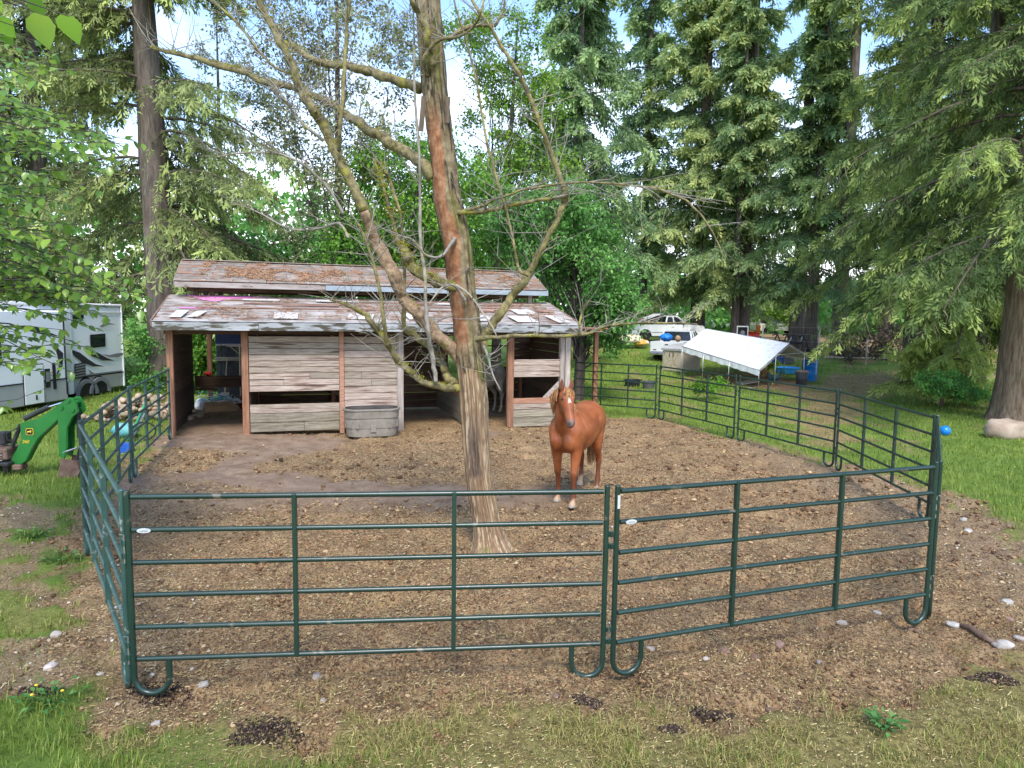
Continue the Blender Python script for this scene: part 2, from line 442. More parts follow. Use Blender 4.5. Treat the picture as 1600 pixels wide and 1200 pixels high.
    tag(meshobj('ground', me), kind='structure')
    return Z
ground()
RG = np.random.default_rng(5)
def surf(x, y):
    """height of the modelled ground surface, close enough to set small things on"""
    m, dry, wet, gra, mud = masks(x, y); Rr = np.hypot(x, y); near = sst(30, 12, Rr)
    inb = 1 - sst(0.2, -0.3, sd_poly(x, y, [(-7.9, 15.9), (1.5, 19), (0.3, 23), (-9.2, 19.7)]))
    rough = (fbm(x, y, 3, 2.4) - .5) * 0.13 + (fbm(x + 3, y, 3, 7.5) - .5) * 0.075 + (np.abs(vn(x * 17, y * 17) - .5)) * 0.03
    pit = -0.07 * sst(0.62, 0.80, vn(x * 4.2 + 3, y * 4.2))
    return gz(x, y) + near * m * (rough * (1 - 0.75 * wet) + pit * (1 - wet)) * inb + (1 - m) * near * ((fbm(x, y, 3, 3.0) - .5) * 0.07 + 0.02)
def polar_pts(n, r0, r1, a0=-42, a1=42):
    """places scattered so that they thin out with distance"""
    r = r0 * (r1 / r0) ** RG.random(n); a = np.radians(RG.uniform(a0, a1, n)); return np.sin(a) * r, np.cos(a) * r
_ico = bmesh.new(); bmesh.ops.create_icosphere(_ico, subdivisions=1, radius=1)
ICO_V = np.array([v.co[:] for v in _ico.verts]); ICO_F = np.array([[v.index for v in f.verts] for f in _ico.faces]); _ico.free()
def rots(n, tilt=PI):
    a = RG.uniform(0, 2 * PI, n); b = RG.uniform(-tilt, tilt, n); c = RG.uniform(0, 2 * PI, n)
    ca, sa, cb, sb, cc, sc_ = np.cos(a), np.sin(a), np.cos(b), np.sin(b), np.cos(c), np.sin(c)
    z = np.zeros(n); o = np.ones(n)
    A = np.stack([ca, -sa, z, sa, ca, z, z, z, o], -1).reshape(n, 3, 3)
    B = np.stack([o, z, z, z, cb, -sb, z, sb, cb], -1).reshape(n, 3, 3)
    C_ = np.stack([cc, -sc_, z, sc_, cc, z, z, z, o], -1).reshape(n, 3, 3)
    return A @ B @ C_
def scatter_lumps(name, mat, x, y, size, flat=0.6, tint=None, sink=0.25):
    n = len(x); z = surf(x, y)
    V = ICO_V[None] * (1 + RG.uniform(-.28, .28, (n, 12, 1)))
    V = V * np.stack([RG.uniform(.7, 1.3, n), RG.uniform(.7, 1.3, n), np.full(n, 1.0)], -1)[:, None, :]
    V = np.einsum('nij,nkj->nki', rots(n), V); V[:, :, 2] *= flat
    V = V * size[:, None, None] + np.stack([x, y, z + size * flat * (1 - 2 * sink)], -1)[:, None, :]
    F = ICO_F[None] + (np.arange(n) * 12)[:, None, None]
    t = RG.random(n) if tint is None else tint
    me = npmesh(name, V.reshape(-1, 3), F.reshape(-1, 3), mat, False, {'tint': np.repeat(t, 12)})
    return tag(meshobj(name, me), kind='stuff')
MUDR = rampmat('clod_soil', [(0, (0.075, 0.043, 0.026)), (0.45, (0.20, 0.115, 0.058)), (0.75, (0.33, 0.21, 0.11)), (1, (0.48, 0.35, 0.2))], 0.95, nscale=40, namp=0.3)
GRVR = rampmat('pebble_stone', [(0, (0.13, 0.085, 0.05)), (0.5, (0.27, 0.19, 0.115)), (0.85, (0.40, 0.32, 0.23)), (1, (0.52, 0.47, 0.4))], 0.85, nscale=30, namp=0.25)
STRR = rampmat('straw_fibre', [(0, (0.06, 0.036, 0.022)), (0.35, (0.2, 0.13, 0.06)), (0.7, (0.40, 0.30, 0.13)), (1, (0.55, 0.46, 0.26))], 0.9)
def ground_litter():
    x, y = polar_pts(64000, 4.2, 22); m, d, w, g, mud = masks(x, y)
    clump = sst(.0, .09, fbm(x, y, 3, 1.7) - .5)
    k = RG.random(len(x)) < mud * (1 - w * 0.9) * (0.07 + 0.50 * clump) * (sd_poly(x, y, [(-7.9, 15.9), (1.5, 19), (0.3, 23), (-9.2, 19.7)]) > 0)
    x, y = x[k], y[k]; s = 0.006 + 0.024 * RG.random(len(x)) ** 2.2 ; s *= np.clip(np.hypot(x, y) / 8, .8, 1.7)
    scatter_lumps('mud_clods', MUDR, x, y, s, 0.65, np.clip(RG.normal(.42, .24, len(x)), 0, 1))
    x, y = polar_pts(34000, 4.2, 15); m, d, w, g, mud = masks(x, y)
    k = RG.random(len(x)) < g * 0.55
    x, y = x[k], y[k]; s = 0.007 + 0.02 * RG.random(len(x)) ** 2.5
    scatter_lumps('gravel', GRVR, x, y, s, 0.6)
    # straw and chips lying flat
    x, y = polar_pts(150000, 4.1, 21); m, d, w, g, mud = masks(x, y)
    k = RG.random(len(x)) < np.maximum(mud * (0.30 + 0.6 * sst(-.03, .1, fbm(x + 7, y, 3, 0.9) - .5)), d * 0.8 * (y < 5.4)) * (1 - .8 * w)
    x, y = x[k], y[k]; n = len(x); ln = RG.uniform(.006, .03, n) * RG.choice([1, 1, 1, 2.2], n) * np.clip(np.hypot(x, y) / 8, .7, 1.8); wd = RG.uniform(.0012, .0034, n) * np.clip(np.hypot(x, y) / 7, .8, 2.2)
    a = RG.uniform(0, PI, n); z = surf(x, y) + RG.uniform(.004, .02, n); tz = RG.uniform(-.4, .4, n) * ln
    dx, dy = np.cos(a) * ln / 2, np.sin(a) * ln / 2; ex, ey = -np.sin(a) * wd, np.cos(a) * wd
    V = np.stack([np.stack([x - dx - ex, y - dy - ey, z - tz / 2], -1), np.stack([x + dx - ex, y + dy - ey, z + tz / 2], -1),
                  np.stack([x + dx + ex, y + dy + ey, z + tz / 2 + .003], -1), np.stack([x - dx + ex, y - dy + ey, z - tz / 2 + .003], -1)], 1)
    t = np.clip(RG.normal(.48, .28, n), 0, 1)
    me = npmesh('straw_litter', V.reshape(-1, 3), np.arange(4 * n).reshape(n, 4), STRR, False, {'tint': np.repeat(t, 4)})
    tag(meshobj('straw_litter', me), kind='stuff')
ground_litter()
GRS = leafmat('grass_blade', (0.06, 0.105, 0.014), (0.16, 0.235, 0.032), (0.31, 0.35, 0.07), 0.3, 0.5)
GRD = leafmat('dry_grass_blade', (0.13, 0.115, 0.03), (0.32, 0.275, 0.085), (0.50, 0.42, 0.17), 0.25, 0.6)
def blades(name, mat, x, y, h, wd, lean, tint, seg3=True):
    n = len(x); z = surf(x, y) - 0.005; a = RG.uniform(0, 2 * PI, n); b = a + RG.normal(0, .5, n) + PI / 2
    lx, ly = np.cos(b) * lean * h, np.sin(b) * lean * h; ex, ey = np.cos(a) * wd, np.sin(a) * wd
    B0 = np.stack([x - ex, y - ey, z], -1); B1 = np.stack([x + ex, y + ey, z], -1)
    if seg3:
        M0 = np.stack([x - ex * .7 + lx * .35, y - ey * .7 + ly * .35, z + h * .6], -1); M1 = np.stack([x + ex * .7 + lx * .35, y + ey * .7 + ly * .35, z + h * .6], -1)
        T = np.stack([x + lx, y + ly, z + h * (1 - .35 * np.clip(lean, 0, 1.4))], -1)
        V = np.stack([B0, B1, M0, M1, T], 1).reshape(-1, 3); o = (np.arange(n) * 5)[:, None]
        F = np.concatenate([o + np.array([[0, 1, 3]]), o + np.array([[0, 3, 2]]), o + np.array([[2, 3, 4]])], 0); kk = 5
    else:
        T = np.stack([x + lx, y + ly, z + h], -1); V = np.stack([B0, B1, T], 1).reshape(-1, 3); F = np.arange(3 * n).reshape(n, 3); kk = 3
    me = npmesh(name, V, F, mat, False, {'tint': np.repeat(tint, kk)})
    return tag(meshobj(name, me), kind='stuff')
def grass():
    x, y = polar_pts(120000, 3.6, 12.5, -44, 44); m, d, w, g, mud = masks(x, y); r = np.hypot(x, y)
    tuft = sst(-.08, .12, fbm(x + 3, y + 1, 3, 3.2) - .5)
    p = np.clip(1 - m * 1.02, 0, 1) * (0.2 + 0.7 * tuft); u = RG.random(len(x))
    dr = RG.random(len(x)) < d * 0.85
    k = (u < p) & ~dr; X, Y = x[k], y[k]; n = k.sum()
    blades('grass', GRS, X, Y, (RG.uniform(.03, .085, n) * (0.55 + tuft[k])), RG.uniform(.002, .0042, n) * np.clip(r[k] / 6, .9, 2), RG.uniform(.1, .9, n),
           np.clip(0.25 + .55 * fbm(X, Y, 3, 1.2) + RG.normal(0, .2, n), 0, 1))
    k = (u < np.clip(p * 1.1 + .12 * d, 0, 1)) & dr; X, Y = x[k], y[k]; n = k.sum()
    blades('dry_grass', GRD, X, Y, (RG.uniform(.025, .07, n) * (0.5 + tuft[k])), RG.uniform(.0018, .0036, n) * np.clip(r[k] / 6, .9, 2), RG.uniform(.5, 1.5, n), np.clip(RG.normal(.5, .25, n), 0, 1))
    x, y = polar_pts(120000, 12, 42, -44, 44); m, d, w, g, mud = masks(x, y); r = np.hypot(x, y)
    k = (RG.random(len(x)) < (1 - m)) & (sd_poly(x, y, [(-7.9, 15.5), (1.8, 18.6), (0.3, 23), (-9.2, 19.7)]) > 0); X, Y = x[k], y[k]; n = k.sum()
    blades('lawn_grass', GRS, X, Y, RG.uniform(.05, .13, n) * (1 + .8 * sst(26, 40, r[k])), RG.uniform(.006, .011, n) * r[k] / 16, RG.uniform(.1, .7, n),
           np.clip(0.35 + .6 * fbm(X, Y, 4, .7) - .05 + RG.normal(0, .16, n), 0, 1), False)
grass()
# ================================================================== CORRAL PANELS
GREEN = M('green_powder_coat', (0.008, 0.027, 0.019), (0.012, 0.035, 0.025), scale=3, rough=0.33, spec=0.6, spots=(0.13, 0.115, 0.085), spot_scale=7, spot_lo=0.64, spot_hi=0.74, bump=0.04, bscale=60, rand=0.12)
GREEN_OLD = M('faded_green_coat', (0.02, 0.056, 0.045), (0.036, 0.083, 0.068), scale=4, rough=0.42, spec=0.5, spots=(0.2, 0.21, 0.19), spot_scale=15, spot_lo=0.62, spot_hi=0.7, bump=0.05, bscale=60, rand=0.1)
WHITE_LBL = M('white_label', (0.55, 0.55, 0.53), (0.42, 0.43, 0.42), scale=30, rough=0.5)
STEEL = M('bare_steel', (0.35, 0.35, 0.34), (0.5, 0.5, 0.48), scale=12, rough=0.35, metal=0.8)
def panel(p0, p1, label, mat, feet=(True, True), tagplate=False, sticker=False, z0=None, dz=0.0, rails=6, top=1.6, pin=True, stiles=2):
    a = Vector((p0[0], p0[1], 0)); b = Vector((p1[0], p1[1], 0)); Ln = (b - a).length; ang = math.atan2(b.y - a.y, b.x - a.x)
    za = float(gz(p0[0], p0[1])) if z0 is None else z0; zb = float(gz(p1[0], p1[1])) + dz; sl = (zb - za) / Ln
    root = thing('corral_panel', label, 'fence panel', (p0[0], p0[1], za), ang, 'green steel corral panels round the paddock')
    root.rotation_euler = (0, -math.atan(sl), ang)
    zr = [0.30 + (top - 0.03 - 0.30) * k / (rails - 1) for k in range(rails)]
    r = 0.0198
    for i, z in enumerate(zr):
        mb = MB(); n = 9; sag = random.uniform(-.004, .004)
        pts = [(0.03 + (Ln - 0.06) * t / n, 0, z + sag * math.sin(PI * t / n)) for t in range(n + 1)]
        autosmooth(mb.tube(pts, r if i < rails - 1 else r * 1.08, 12).build('rail', mat, root), 60)
    for e, x in enumerate((0.0, Ln)):
        mb = MB(); s = 1 if e == 0 else -1
        if feet[e]:
            w, rr = 0.27, 0.13; pts = [(x, 0, top + 0.012), (x, 0, top - .01), (x, 0, 1.0), (x, 0, 0.3), (x, 0, 0.16)]
            for k in range(1, 12):
                q = PI * k / 12; pts.append((x + s * (rr - rr * math.cos(q)), 0, 0.152 - 0.13 * math.sin(q)))
            pts += [(x + s * 2 * rr, 0, .16), (x + s * 2 * rr, 0, 0.29)]
            pts = [(px, py, pz if pz < top else top + .012) for px, py, pz in pts]
        else: pts = [(x, 0, top + 0.012), (x, 0, 1.0), (x, 0, 0.3), (x, 0, 0.02)]
        rad = [r * 1.12] * len(pts)
        autosmooth(mb.tube(pts, rad, 12).build('end_post_and_foot', mat, root), 60)
        cp = MB(); cp.ball((x, 0, top + .012), (r * 1.12, r * 1.12, r * .7), 10, 6); cp.build('post_cap', mat, root, True)
        if pin:
            for zz in (0.42, 1.22):
                ln_ = MB(); ln_.bbox((x - s * 0.036, 0, zz), (0.036, 0.018, 0.045), .004); ln_.bbox((x - s * 0.036, 0, zz - .1), (0.036, 0.018, 0.045), .004)
                o = ln_.build('connector_lug', mat, root)
                if e == 1: MB().tube([(x + 0.04, 0, zz - .16), (x + .04, 0, zz + .06), (x + .04, -.03, zz + .07)], .006, 6).build('drop_pin', STEEL, root)
    for k in range(stiles):
        x = Ln * (k + 1) / (stiles + 1); mb = MB()
        mb.bbox((x, -0.004, (zr[0] + zr[-1]) / 2), (0.034, 0.05, zr[-1] - zr[0] + .03), .006); mb.build('stile', mat, root)
    if tagplate:
        mb = MB(); k = 14; P = [(math.cos(2 * PI * i / k) * .06, math.sin(2 * PI * i / k) * .022) for i in range(k)]
        mb.prism([(0.12 + p * .85, zr[-2] + q * .85) for p, q in P], -r - .006, -r - .001, 'y'); o = mb.build('oval_badge', WHITE_LBL, root)
        mb = MB(); mb.prism([(0.12 + p * .5, zr[-2] - .001 + q * .3) for p, q in P], -r - .009, -r - .007, 'y'); mb.build('badge_print', M('badge_grey', (0.3, .33, .33)), o)
    if sticker: MB().box((0.0, -r * 1.12 - .004, top - .11), (.022, .004, .11)).build('white_sticker', WHITE_LBL, root)
    return root
random.seed(4)
panel((-2.87, 5.0), (0.775, 5.36), 'wide front green corral panel between the left corner and the middle joint', GREEN, tagplate=True)
panel((0.86, 5.37), (4.10, 6.48), 'front green corral panel running right from the middle joint to the right corner', GREEN, tagplate=True, sticker=True)
panel((4.17, 6.53), (6.17, 9.80), 'green corral panel seen nearly edge-on at the right corner of the paddock', GREEN)
panel((6.19, 9.90), (6.50, 13.45), 'green corral panel on the right side, first behind the edge-on corner panel', GREEN)
panel((6.49, 13.55), (5.56, 16.58), 'green corral panel on the right side with brown track and lawn behind it', GREEN)
panel((5.50, 16.70), (4.34, 19.95), 'green corral panel in front of the white canopy and tan plastic shed', GREEN)
panel((4.25, 20.05), (1.98, 21.3), 'far green corral panel between the barn corner and the dark tubs', GREEN)
panel((-5.14, 8.04), (-2.93, 5.03), 'faded green corral panel at the left front corner, foreshortened', GREEN_OLD)
panel((-6.46, 11.43), (-5.17, 8.14), 'faded green corral panel on the left side beside the backhoe bucket', GREEN_OLD)
panel((-7.76, 15.36), (-6.49, 11.53), 'faded green corral panel on the left side ending at the barn post', GREEN_OLD)

# ================================================================== BARN
BA = R_(18.0); BO = Vector((-7.9, 15.6, 0.06))
barn = thing('horse_barn', 'weathered wooden horse barn with open stalls and a raised clerestory roof behind the bare tree', 'barn', BO, BA)
PLANK = M('weathered_plank', (0.235, 0.172, 0.125), (0.43, 0.36, 0.295), scale=5.0, stretch=(0.6, 6, 9), rough=0.9, bump=0.35, bscale=10, rand=0.22, hue=0.012, spots=(0.115, 0.07, 0.048), spot_scale=1.6, spot_lo=0.55, spot_hi=0.68)
PLANK_LOW = M('mossy_damp_plank', (0.15, 0.125, 0.085), (0.33, 0.29, 0.215), scale=3.0, stretch=(0.6, 6, 9), rough=0.9, bump=0.35, bscale=10, rand=0.15, spots=(0.42, 0.36, 0.27), spot_scale=9, spot_lo=0.6, spot_hi=0.68)
PLANK_RED = M('reddish_plank', (0.27, 0.12, 0.07), (0.43, 0.25, 0.17), scale=3.0, stretch=(0.6, 6, 9), rough=0.9, bump=0.3, bscale=10, rand=0.12)
POST = M('brown_post', (0.19, 0.085, 0.045), (0.33, 0.17, 0.10), scale=3.0, stretch=(6, 6, 0.6), rough=0.85, bump=0.3, bscale=9, rand=0.15, spots=(0.15, .09, .06), spot_scale=4)
POST_G = M('grey_post', (0.25, 0.20, 0.165), (0.45, 0.39, 0.34), scale=3.0, stretch=(6, 6, 0.6), rough=0.9, bump=0.3, bscale=9, rand=0.12)
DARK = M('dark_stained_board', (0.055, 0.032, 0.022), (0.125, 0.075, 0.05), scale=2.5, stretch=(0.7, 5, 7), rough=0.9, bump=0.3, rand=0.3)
FASC = M('peeling_fascia_paint', (0.24, 0.25, 0.25), (0.40, 0.41, 0.41), scale=2.0, stretch=(0.8, 4, 4), rough=0.85, bump=0.2, spots=(0.075, 0.065, 0.045), spot_scale=3.2, spot_lo=0.46, spot_hi=0.58, rand=0.12)
FASC_P = M('pinkish_fascia', (0.27, 0.22, 0.195), (0.42, 0.37, 0.34), scale=2.0, stretch=(0.8, 4, 4), rough=0.85, bump=0.2, spots=(0.12, 0.07, 0.05), spot_scale=3.0, spot_lo=0.6, spot_hi=0.72, rand=0.1)
FASC_B = M('blue_grey_fascia', (0.25, 0.29, 0.32), (0.34, 0.38, 0.41), scale=2.0, stretch=(0.8, 4, 4), rough=0.85, bump=0.15, rand=0.06)
ROOFM = M('faded_mauve_roofing', (0.195, 0.16, 0.13), (0.42, 0.375, 0.335), scale=1.6, stretch=(1, 2, 2), rough=0.9, bump=0.3, bscale=25, spots=(0.20, 0.085, 0.05), spot_scale=3.4, spot_lo=0.55, spot_hi=0.66, rand=0.14)
SHING = M('worn_grey_shingle', (0.155, 0.125, 0.10), (0.30, 0.25, 0.205), scale=5, rough=0.95, bump=0.4, bscale=40, spots=(0.25, 0.14, 0.09), spot_scale=2.2, spot_lo=0.47, spot_hi=0.62, rand=0.18)
BATTEN = M('roof_batten', (0.17, 0.085, 0.06), (0.34, 0.22, 0.17), scale=3, stretch=(.6, 5, 5), rough=0.9, bump=0.2, rand=0.35)
WPAN = M('white_roof_patch', (0.44, 0.41, 0.38), (0.62, 0.59, 0.56), scale=5, rough=0.8, spots=(0.33, 0.22, 0.17), spot_scale=7, spot_lo=0.6, spot_hi=0.7, bump=0.15)
PINK = M('pink_underlay', (0.62, 0.17, 0.42), (0.70, 0.27, 0.52), scale=2, rough=0.7)
NEED = rampmat('dead_needle', [(0, (0.13, 0.06, 0.03)), (0.5, (0.28, 0.145, 0.075)), (1, (0.44, 0.29, 0.17))], 0.95)
random.seed(8)
_pc = {}
def piece(name, c, d, mat, parent=barn, rot=(0, 0, 0), bev=0.006, share=True):
    key = (name, tuple(round(t, 3) for t in d), mat.name)
    if share and key in _pc: me = _pc[key]
    else:
        mb = MB(); mb.bbox((0, 0, 0), d, min(bev, min(d) * .3)); me = mb.mesh(name, mat); _pc[key] = me
    o = meshobj(name, me, parent, c); o.rotation_euler = rot; return o
def planks(u0, u1, z0, z1, n, v, mats, gap=0.010, thick=0.035, split=None):
    h = (z1 - z0) / n
    for i in range(n):
        m = mats[min(i * len(mats) // n, len(mats) - 1)]
        cuts = [u0, u1]
        if split and random.random() < split: cuts.insert(1, u0 + (u1 - u0) * random.uniform(.25, .75))
        for a, b in zip(cuts[:-1], cuts[1:]):
            piece('plank', ((a + b) / 2, v + random.uniform(-.012, .012), z0 + h * (i + .5)), (round(b - a - .004, 2), thick, round(h - gap, 3)), m, rot=(random.uniform(-.02, .02), random.uniform(-.0015, .0015), 0))
# posts of the front line
for uu, w, mat in ((0.06, 0.14, POST), (1.66, 0.15, POST), (3.88, 0.11, PLANK_RED), (5.32, 0.16, POST_G), (8.25, 0.17, POST), (9.72, 0.13, POST_G), (9.88, 0.15, POST_G)):
    piece('post', (uu, 0, 1.22), (w, 0.14, 2.52), mat)
piece('header', (4.95, 0.06, 2.47), (10.0, 0.06, 0.16), DARK)
# front walls of boards
planks(1.75, 3.82, 1.03, 2.36, 9, -0.045, [PLANK], split=.2)
planks(1.75, 3.82, 0.06, 0.73, 3, -0.045, [PLANK_LOW, PLANK_LOW, PLANK], split=.15)
planks(3.94, 5.24, 0.08, 2.36, 13, -0.03, [PLANK], split=.12)
planks(8.34, 9.65, 1.29, 1.77, 3, -0.03, [PLANK])
planks(8.34, 9.65, 0.42, 0.73, 2, -0.03, [PLANK, PLANK_RED])
planks(8.34, 9.65, 0.0, 0.42, 2, -0.03, [PLANK_LOW])
piece('sill_board', (9.0, -0.05, 0.0), (1.35, 0.12, 0.08), PLANK_LOW)
piece('brace', (9.46, 0.02, 0.90), (0.62, 0.03, 0.13), POST_G, rot=(0, -R_(44), 0))
# left side wall, boards running back
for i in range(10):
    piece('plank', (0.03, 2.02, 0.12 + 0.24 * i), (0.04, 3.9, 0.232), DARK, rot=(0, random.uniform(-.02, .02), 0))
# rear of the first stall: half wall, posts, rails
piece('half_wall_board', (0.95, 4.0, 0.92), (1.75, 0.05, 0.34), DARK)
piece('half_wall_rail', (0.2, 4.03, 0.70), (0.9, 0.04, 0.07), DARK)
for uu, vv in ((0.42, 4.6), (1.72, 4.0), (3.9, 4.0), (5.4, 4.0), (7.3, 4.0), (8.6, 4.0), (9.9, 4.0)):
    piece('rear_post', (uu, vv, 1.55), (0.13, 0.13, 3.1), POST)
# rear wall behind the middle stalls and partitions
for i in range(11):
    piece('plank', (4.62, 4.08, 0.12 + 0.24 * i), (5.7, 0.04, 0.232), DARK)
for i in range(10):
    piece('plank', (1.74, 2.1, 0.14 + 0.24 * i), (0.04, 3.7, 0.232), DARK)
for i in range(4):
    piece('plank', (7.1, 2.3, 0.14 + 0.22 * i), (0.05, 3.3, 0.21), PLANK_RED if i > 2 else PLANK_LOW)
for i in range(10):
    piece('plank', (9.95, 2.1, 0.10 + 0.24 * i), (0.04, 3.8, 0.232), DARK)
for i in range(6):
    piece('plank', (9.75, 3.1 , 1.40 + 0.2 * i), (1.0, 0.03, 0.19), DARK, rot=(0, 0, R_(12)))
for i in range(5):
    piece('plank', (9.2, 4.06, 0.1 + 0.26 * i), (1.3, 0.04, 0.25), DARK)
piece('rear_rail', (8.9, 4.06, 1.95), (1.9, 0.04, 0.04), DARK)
# lower roof: deck boards in runs, battens, patches
SL = math.atan2(0.60, 2.5)
lower = piece('lower_roof_deck', (4.93, 0.75, 2.965), (10.2, 2.58, 0.035), DARK, rot=(SL, 0, 0))
def on_low(u, s, lift=0.0):
    """point on the lower roof: along it and up its slope from the eave"""
    return (u, -0.5 + s * math.cos(SL) - lift * math.sin(SL), 2.685 + s * math.sin(SL) + lift * math.cos(SL))
for k, (s0, s1) in enumerate(((0.0, 0.62), (0.62, 1.12), (1.12, 1.62), (1.62, 2.1), (2.1, 2.56))):
    u = -0.18
    while u < 10.0:
        w = min(random.uniform(1.5, 2.9), 10.04 - u)
        if 10.04 - (u + w) < .5: w = 10.04 - u
        piece('roofing_sheet', on_low(u + w / 2, (s0 + s1) / 2, 0.012 + 0.008 * k + random.uniform(0, .006)), (round(w + .03, 2), round(s1 - s0 + .05, 2), 0.012), ROOFM, rot=(SL - 0.012, random.uniform(-.003, .003), 0), share=False)
        u += w
for s, segs in ((1.18, [(0.55, 5.6), (5.9, 8.0)]), (1.66, [(1.6, 4.6), (5.2, 8.9)]), (2.05, [(0.7, 2.4), (3.9, 6.2), (6.6, 9.0)]), (1.42, [(7.2, 8.6)])):
    for a, b in segs:
        piece('batten', on_low((a + b) / 2, s, 0.065), (b - a, 0.06, 0.035), BATTEN, rot=(SL, 0, random.uniform(-.006, .006)), share=False)
for u, s, w, d, rz in ((0.28, 0.5, 0.26, 0.62, -.15), (0.66, 0.5, 0.24, 0.56, -.32), (2.6, 0.46, 0.55, 0.58, -.03), (4.35, 0.46, 0.62, 0.52, -.22), (5.75, 0.55, 0.55, 0.6, .10), (7.35, 0.5, 0.60, 0.62, .12), (8.55, 0.42, 0.62, 0.62, .16), (9.55, 0.46, 0.40, 0.72, .2), (8.85, 1.25, 0.62, 0.55, .15), (3.9, 2.05, 1.1, 0.16, 0), (2.0, 2.02, 0.9, 0.1, 0), (6.9, 1.95, .8, .12, 0)):
    o = piece('white_patch', on_low(u, s, 0.062 if s < 1.8 else 0.085), (w, d, 0.022), WPAN, rot=(SL, 0, rz), share=False)
for u, s, w, d in ((7.75, 1.3, .5, .1), (9.5, 1.35, .5, .22), (6.2, 1.95, .55, .2), (3.2, 1.5, 1.4, .08)):
    piece('loose_board', on_low(u, s, 0.075), (w, d, 0.03), BATTEN, rot=(SL, 0, random.uniform(-.1, .1)), share=False)
mb = MB(); P = [(0.12, 2.52), (2.15, 2.5), (1.75, 2.3), (1.3, 2.22), (0.95, 1.85), (0.62, 2.0), (0.4, 2.28)]
mb.add([on_low(a, b, .066) for a, b in P] + [on_low(a, b, .06) for a, b in P], [tuple(range(7)), tuple(range(13, 6, -1))] + [(i, 7 + i, 7 + (i + 1) % 7, (i + 1) % 7) for i in range(7)])
mb.build('pink_underlay', PINK, barn)
piece('pink_strip', on_low(0.55, 1.16, .05), (.7, .1, .006), PINK, rot=(SL, 0, .05))
for a, b, m in ((-0.2, 2.0, FASC), (2.0, 4.6, FASC), (4.6, 7.4, FASC), (7.4, 10.08, FASC)):
    piece('fascia_board', ((a + b) / 2, -0.525, 2.585), (b - a - .006, 0.035, 0.185), m, share=False)
piece('drip_edge', (4.94, -0.52, 2.70), (10.3, 0.05, 0.02), M('drip_edge_metal', (.25, .25, .26), (.4, .4, .4), rough=.5))
for uu in (-0.22, 10.09):
    piece('rake_board', on_low(uu, 1.27, -0.03), (0.035, 2.6, 0.14), BATTEN, rot=(SL, 0, 0))
piece('soffit_rafter', (0.0, -0.25, 2.56), (0.05, .5, .08), DARK)
# clerestory posts and upper roof
for uu in (0.42, 0.8, 4.3, 6.3, 9.45):
    for vv in (1.95, 4.1):
        piece('clerestory_post', (uu, vv, 3.32), (0.12, 0.12, 0.5), POST_G if uu > 9 else DARK)
piece('clerestory_beam', (4.95, 1.95, 3.52), (9.5, 0.1, 0.16), DARK)
piece('clerestory_beam', (4.95, 4.1, 3.52), (9.5, 0.1, 0.16), DARK)
SU = math.atan2(0.60, 1.4)
def on_up(u, s, lift=0.0):
    return (u, 1.6 + s * math.cos(SU) - lift * math.sin(SU), 3.665 + s * math.sin(SU) + lift * math.cos(SU))
piece('upper_roof_deck', on_up(4.93, 0.76, -0.02), (9.9, 1.52, 0.03), DARK, rot=(SU, 0, 0))
piece('upper_roof_deck', (4.93, 3.68, 3.955), (9.9, 1.52, 0.03), DARK, rot=(-SU, 0, 0))
piece('rear_shingle_sheet', (4.93, 3.69, 3.985), (9.9, 1.52, 0.02), SHING, rot=(-SU, 0, 0))
nc = 9
for k in range(nc):
    s0 = 1.52 * k / nc; u = -0.04 - random.uniform(0, .03)
    while u < 9.85:
        w = random.uniform(0.55, 1.2)
        if 9.88 - (u + w) < .4: w = 9.88 - u
        piece('shingle', on_up(u + w / 2, s0 + 0.1, 0.012 + random.uniform(0, .007)), (round(w - .012, 2), 0.215, 0.010), SHING, rot=(SU - 0.05 + random.uniform(-.012, .012), random.uniform(-.004, .004), random.uniform(-.006, .006)), bev=.002, share=False)
        u += w
piece('ridge_cap', (4.93, 3.0, 4.295), (9.9, 0.2, 0.025), SHING)
for a, b, m in ((-0.03, 3.6, FASC_P), (3.6, 6.7, FASC_B), (6.7, 9.9, FASC_B)):
    piece('upper_fascia_board', ((a + b) / 2, 1.585, 3.585), (b - a - .006, 0.03, 0.135), m, share=False)
piece('upper_rake_board', on_up(-.05, .76, -.06), (.03, 1.5, .1), FASC_P, rot=(SU, 0, 0)); piece('upper_rake_board', on_up(9.9, .76, -.06), (.03, 1.5, .1), FASC_B, rot=(SU, 0, 0))
# side awning on the right
piece('side_awning_sheet', (10.85, 1.75, 2.6), (1.75, 0.9, 0.03), M('rust_brown_sheet', (0.30, 0.13, 0.07), (0.42, 0.21, 0.12), scale=3, rough=.8, bump=.2), rot=(0, R_(1), 0))
piece('awning_beam', (11.0, 2.0, 2.52), (1.7, .09, .12), POST)
piece('awning_post', (11.66, 2.0, 1.27), (0.13, 0.13, 2.5), POST)
piece('awning_rail', (10.8, 3.9, 1.95), (1.7, .05, .06), DARK)
piece('awning_rear_post', (11.45, 3.9, 1.27), (0.11, 0.11, 2.5), DARK)
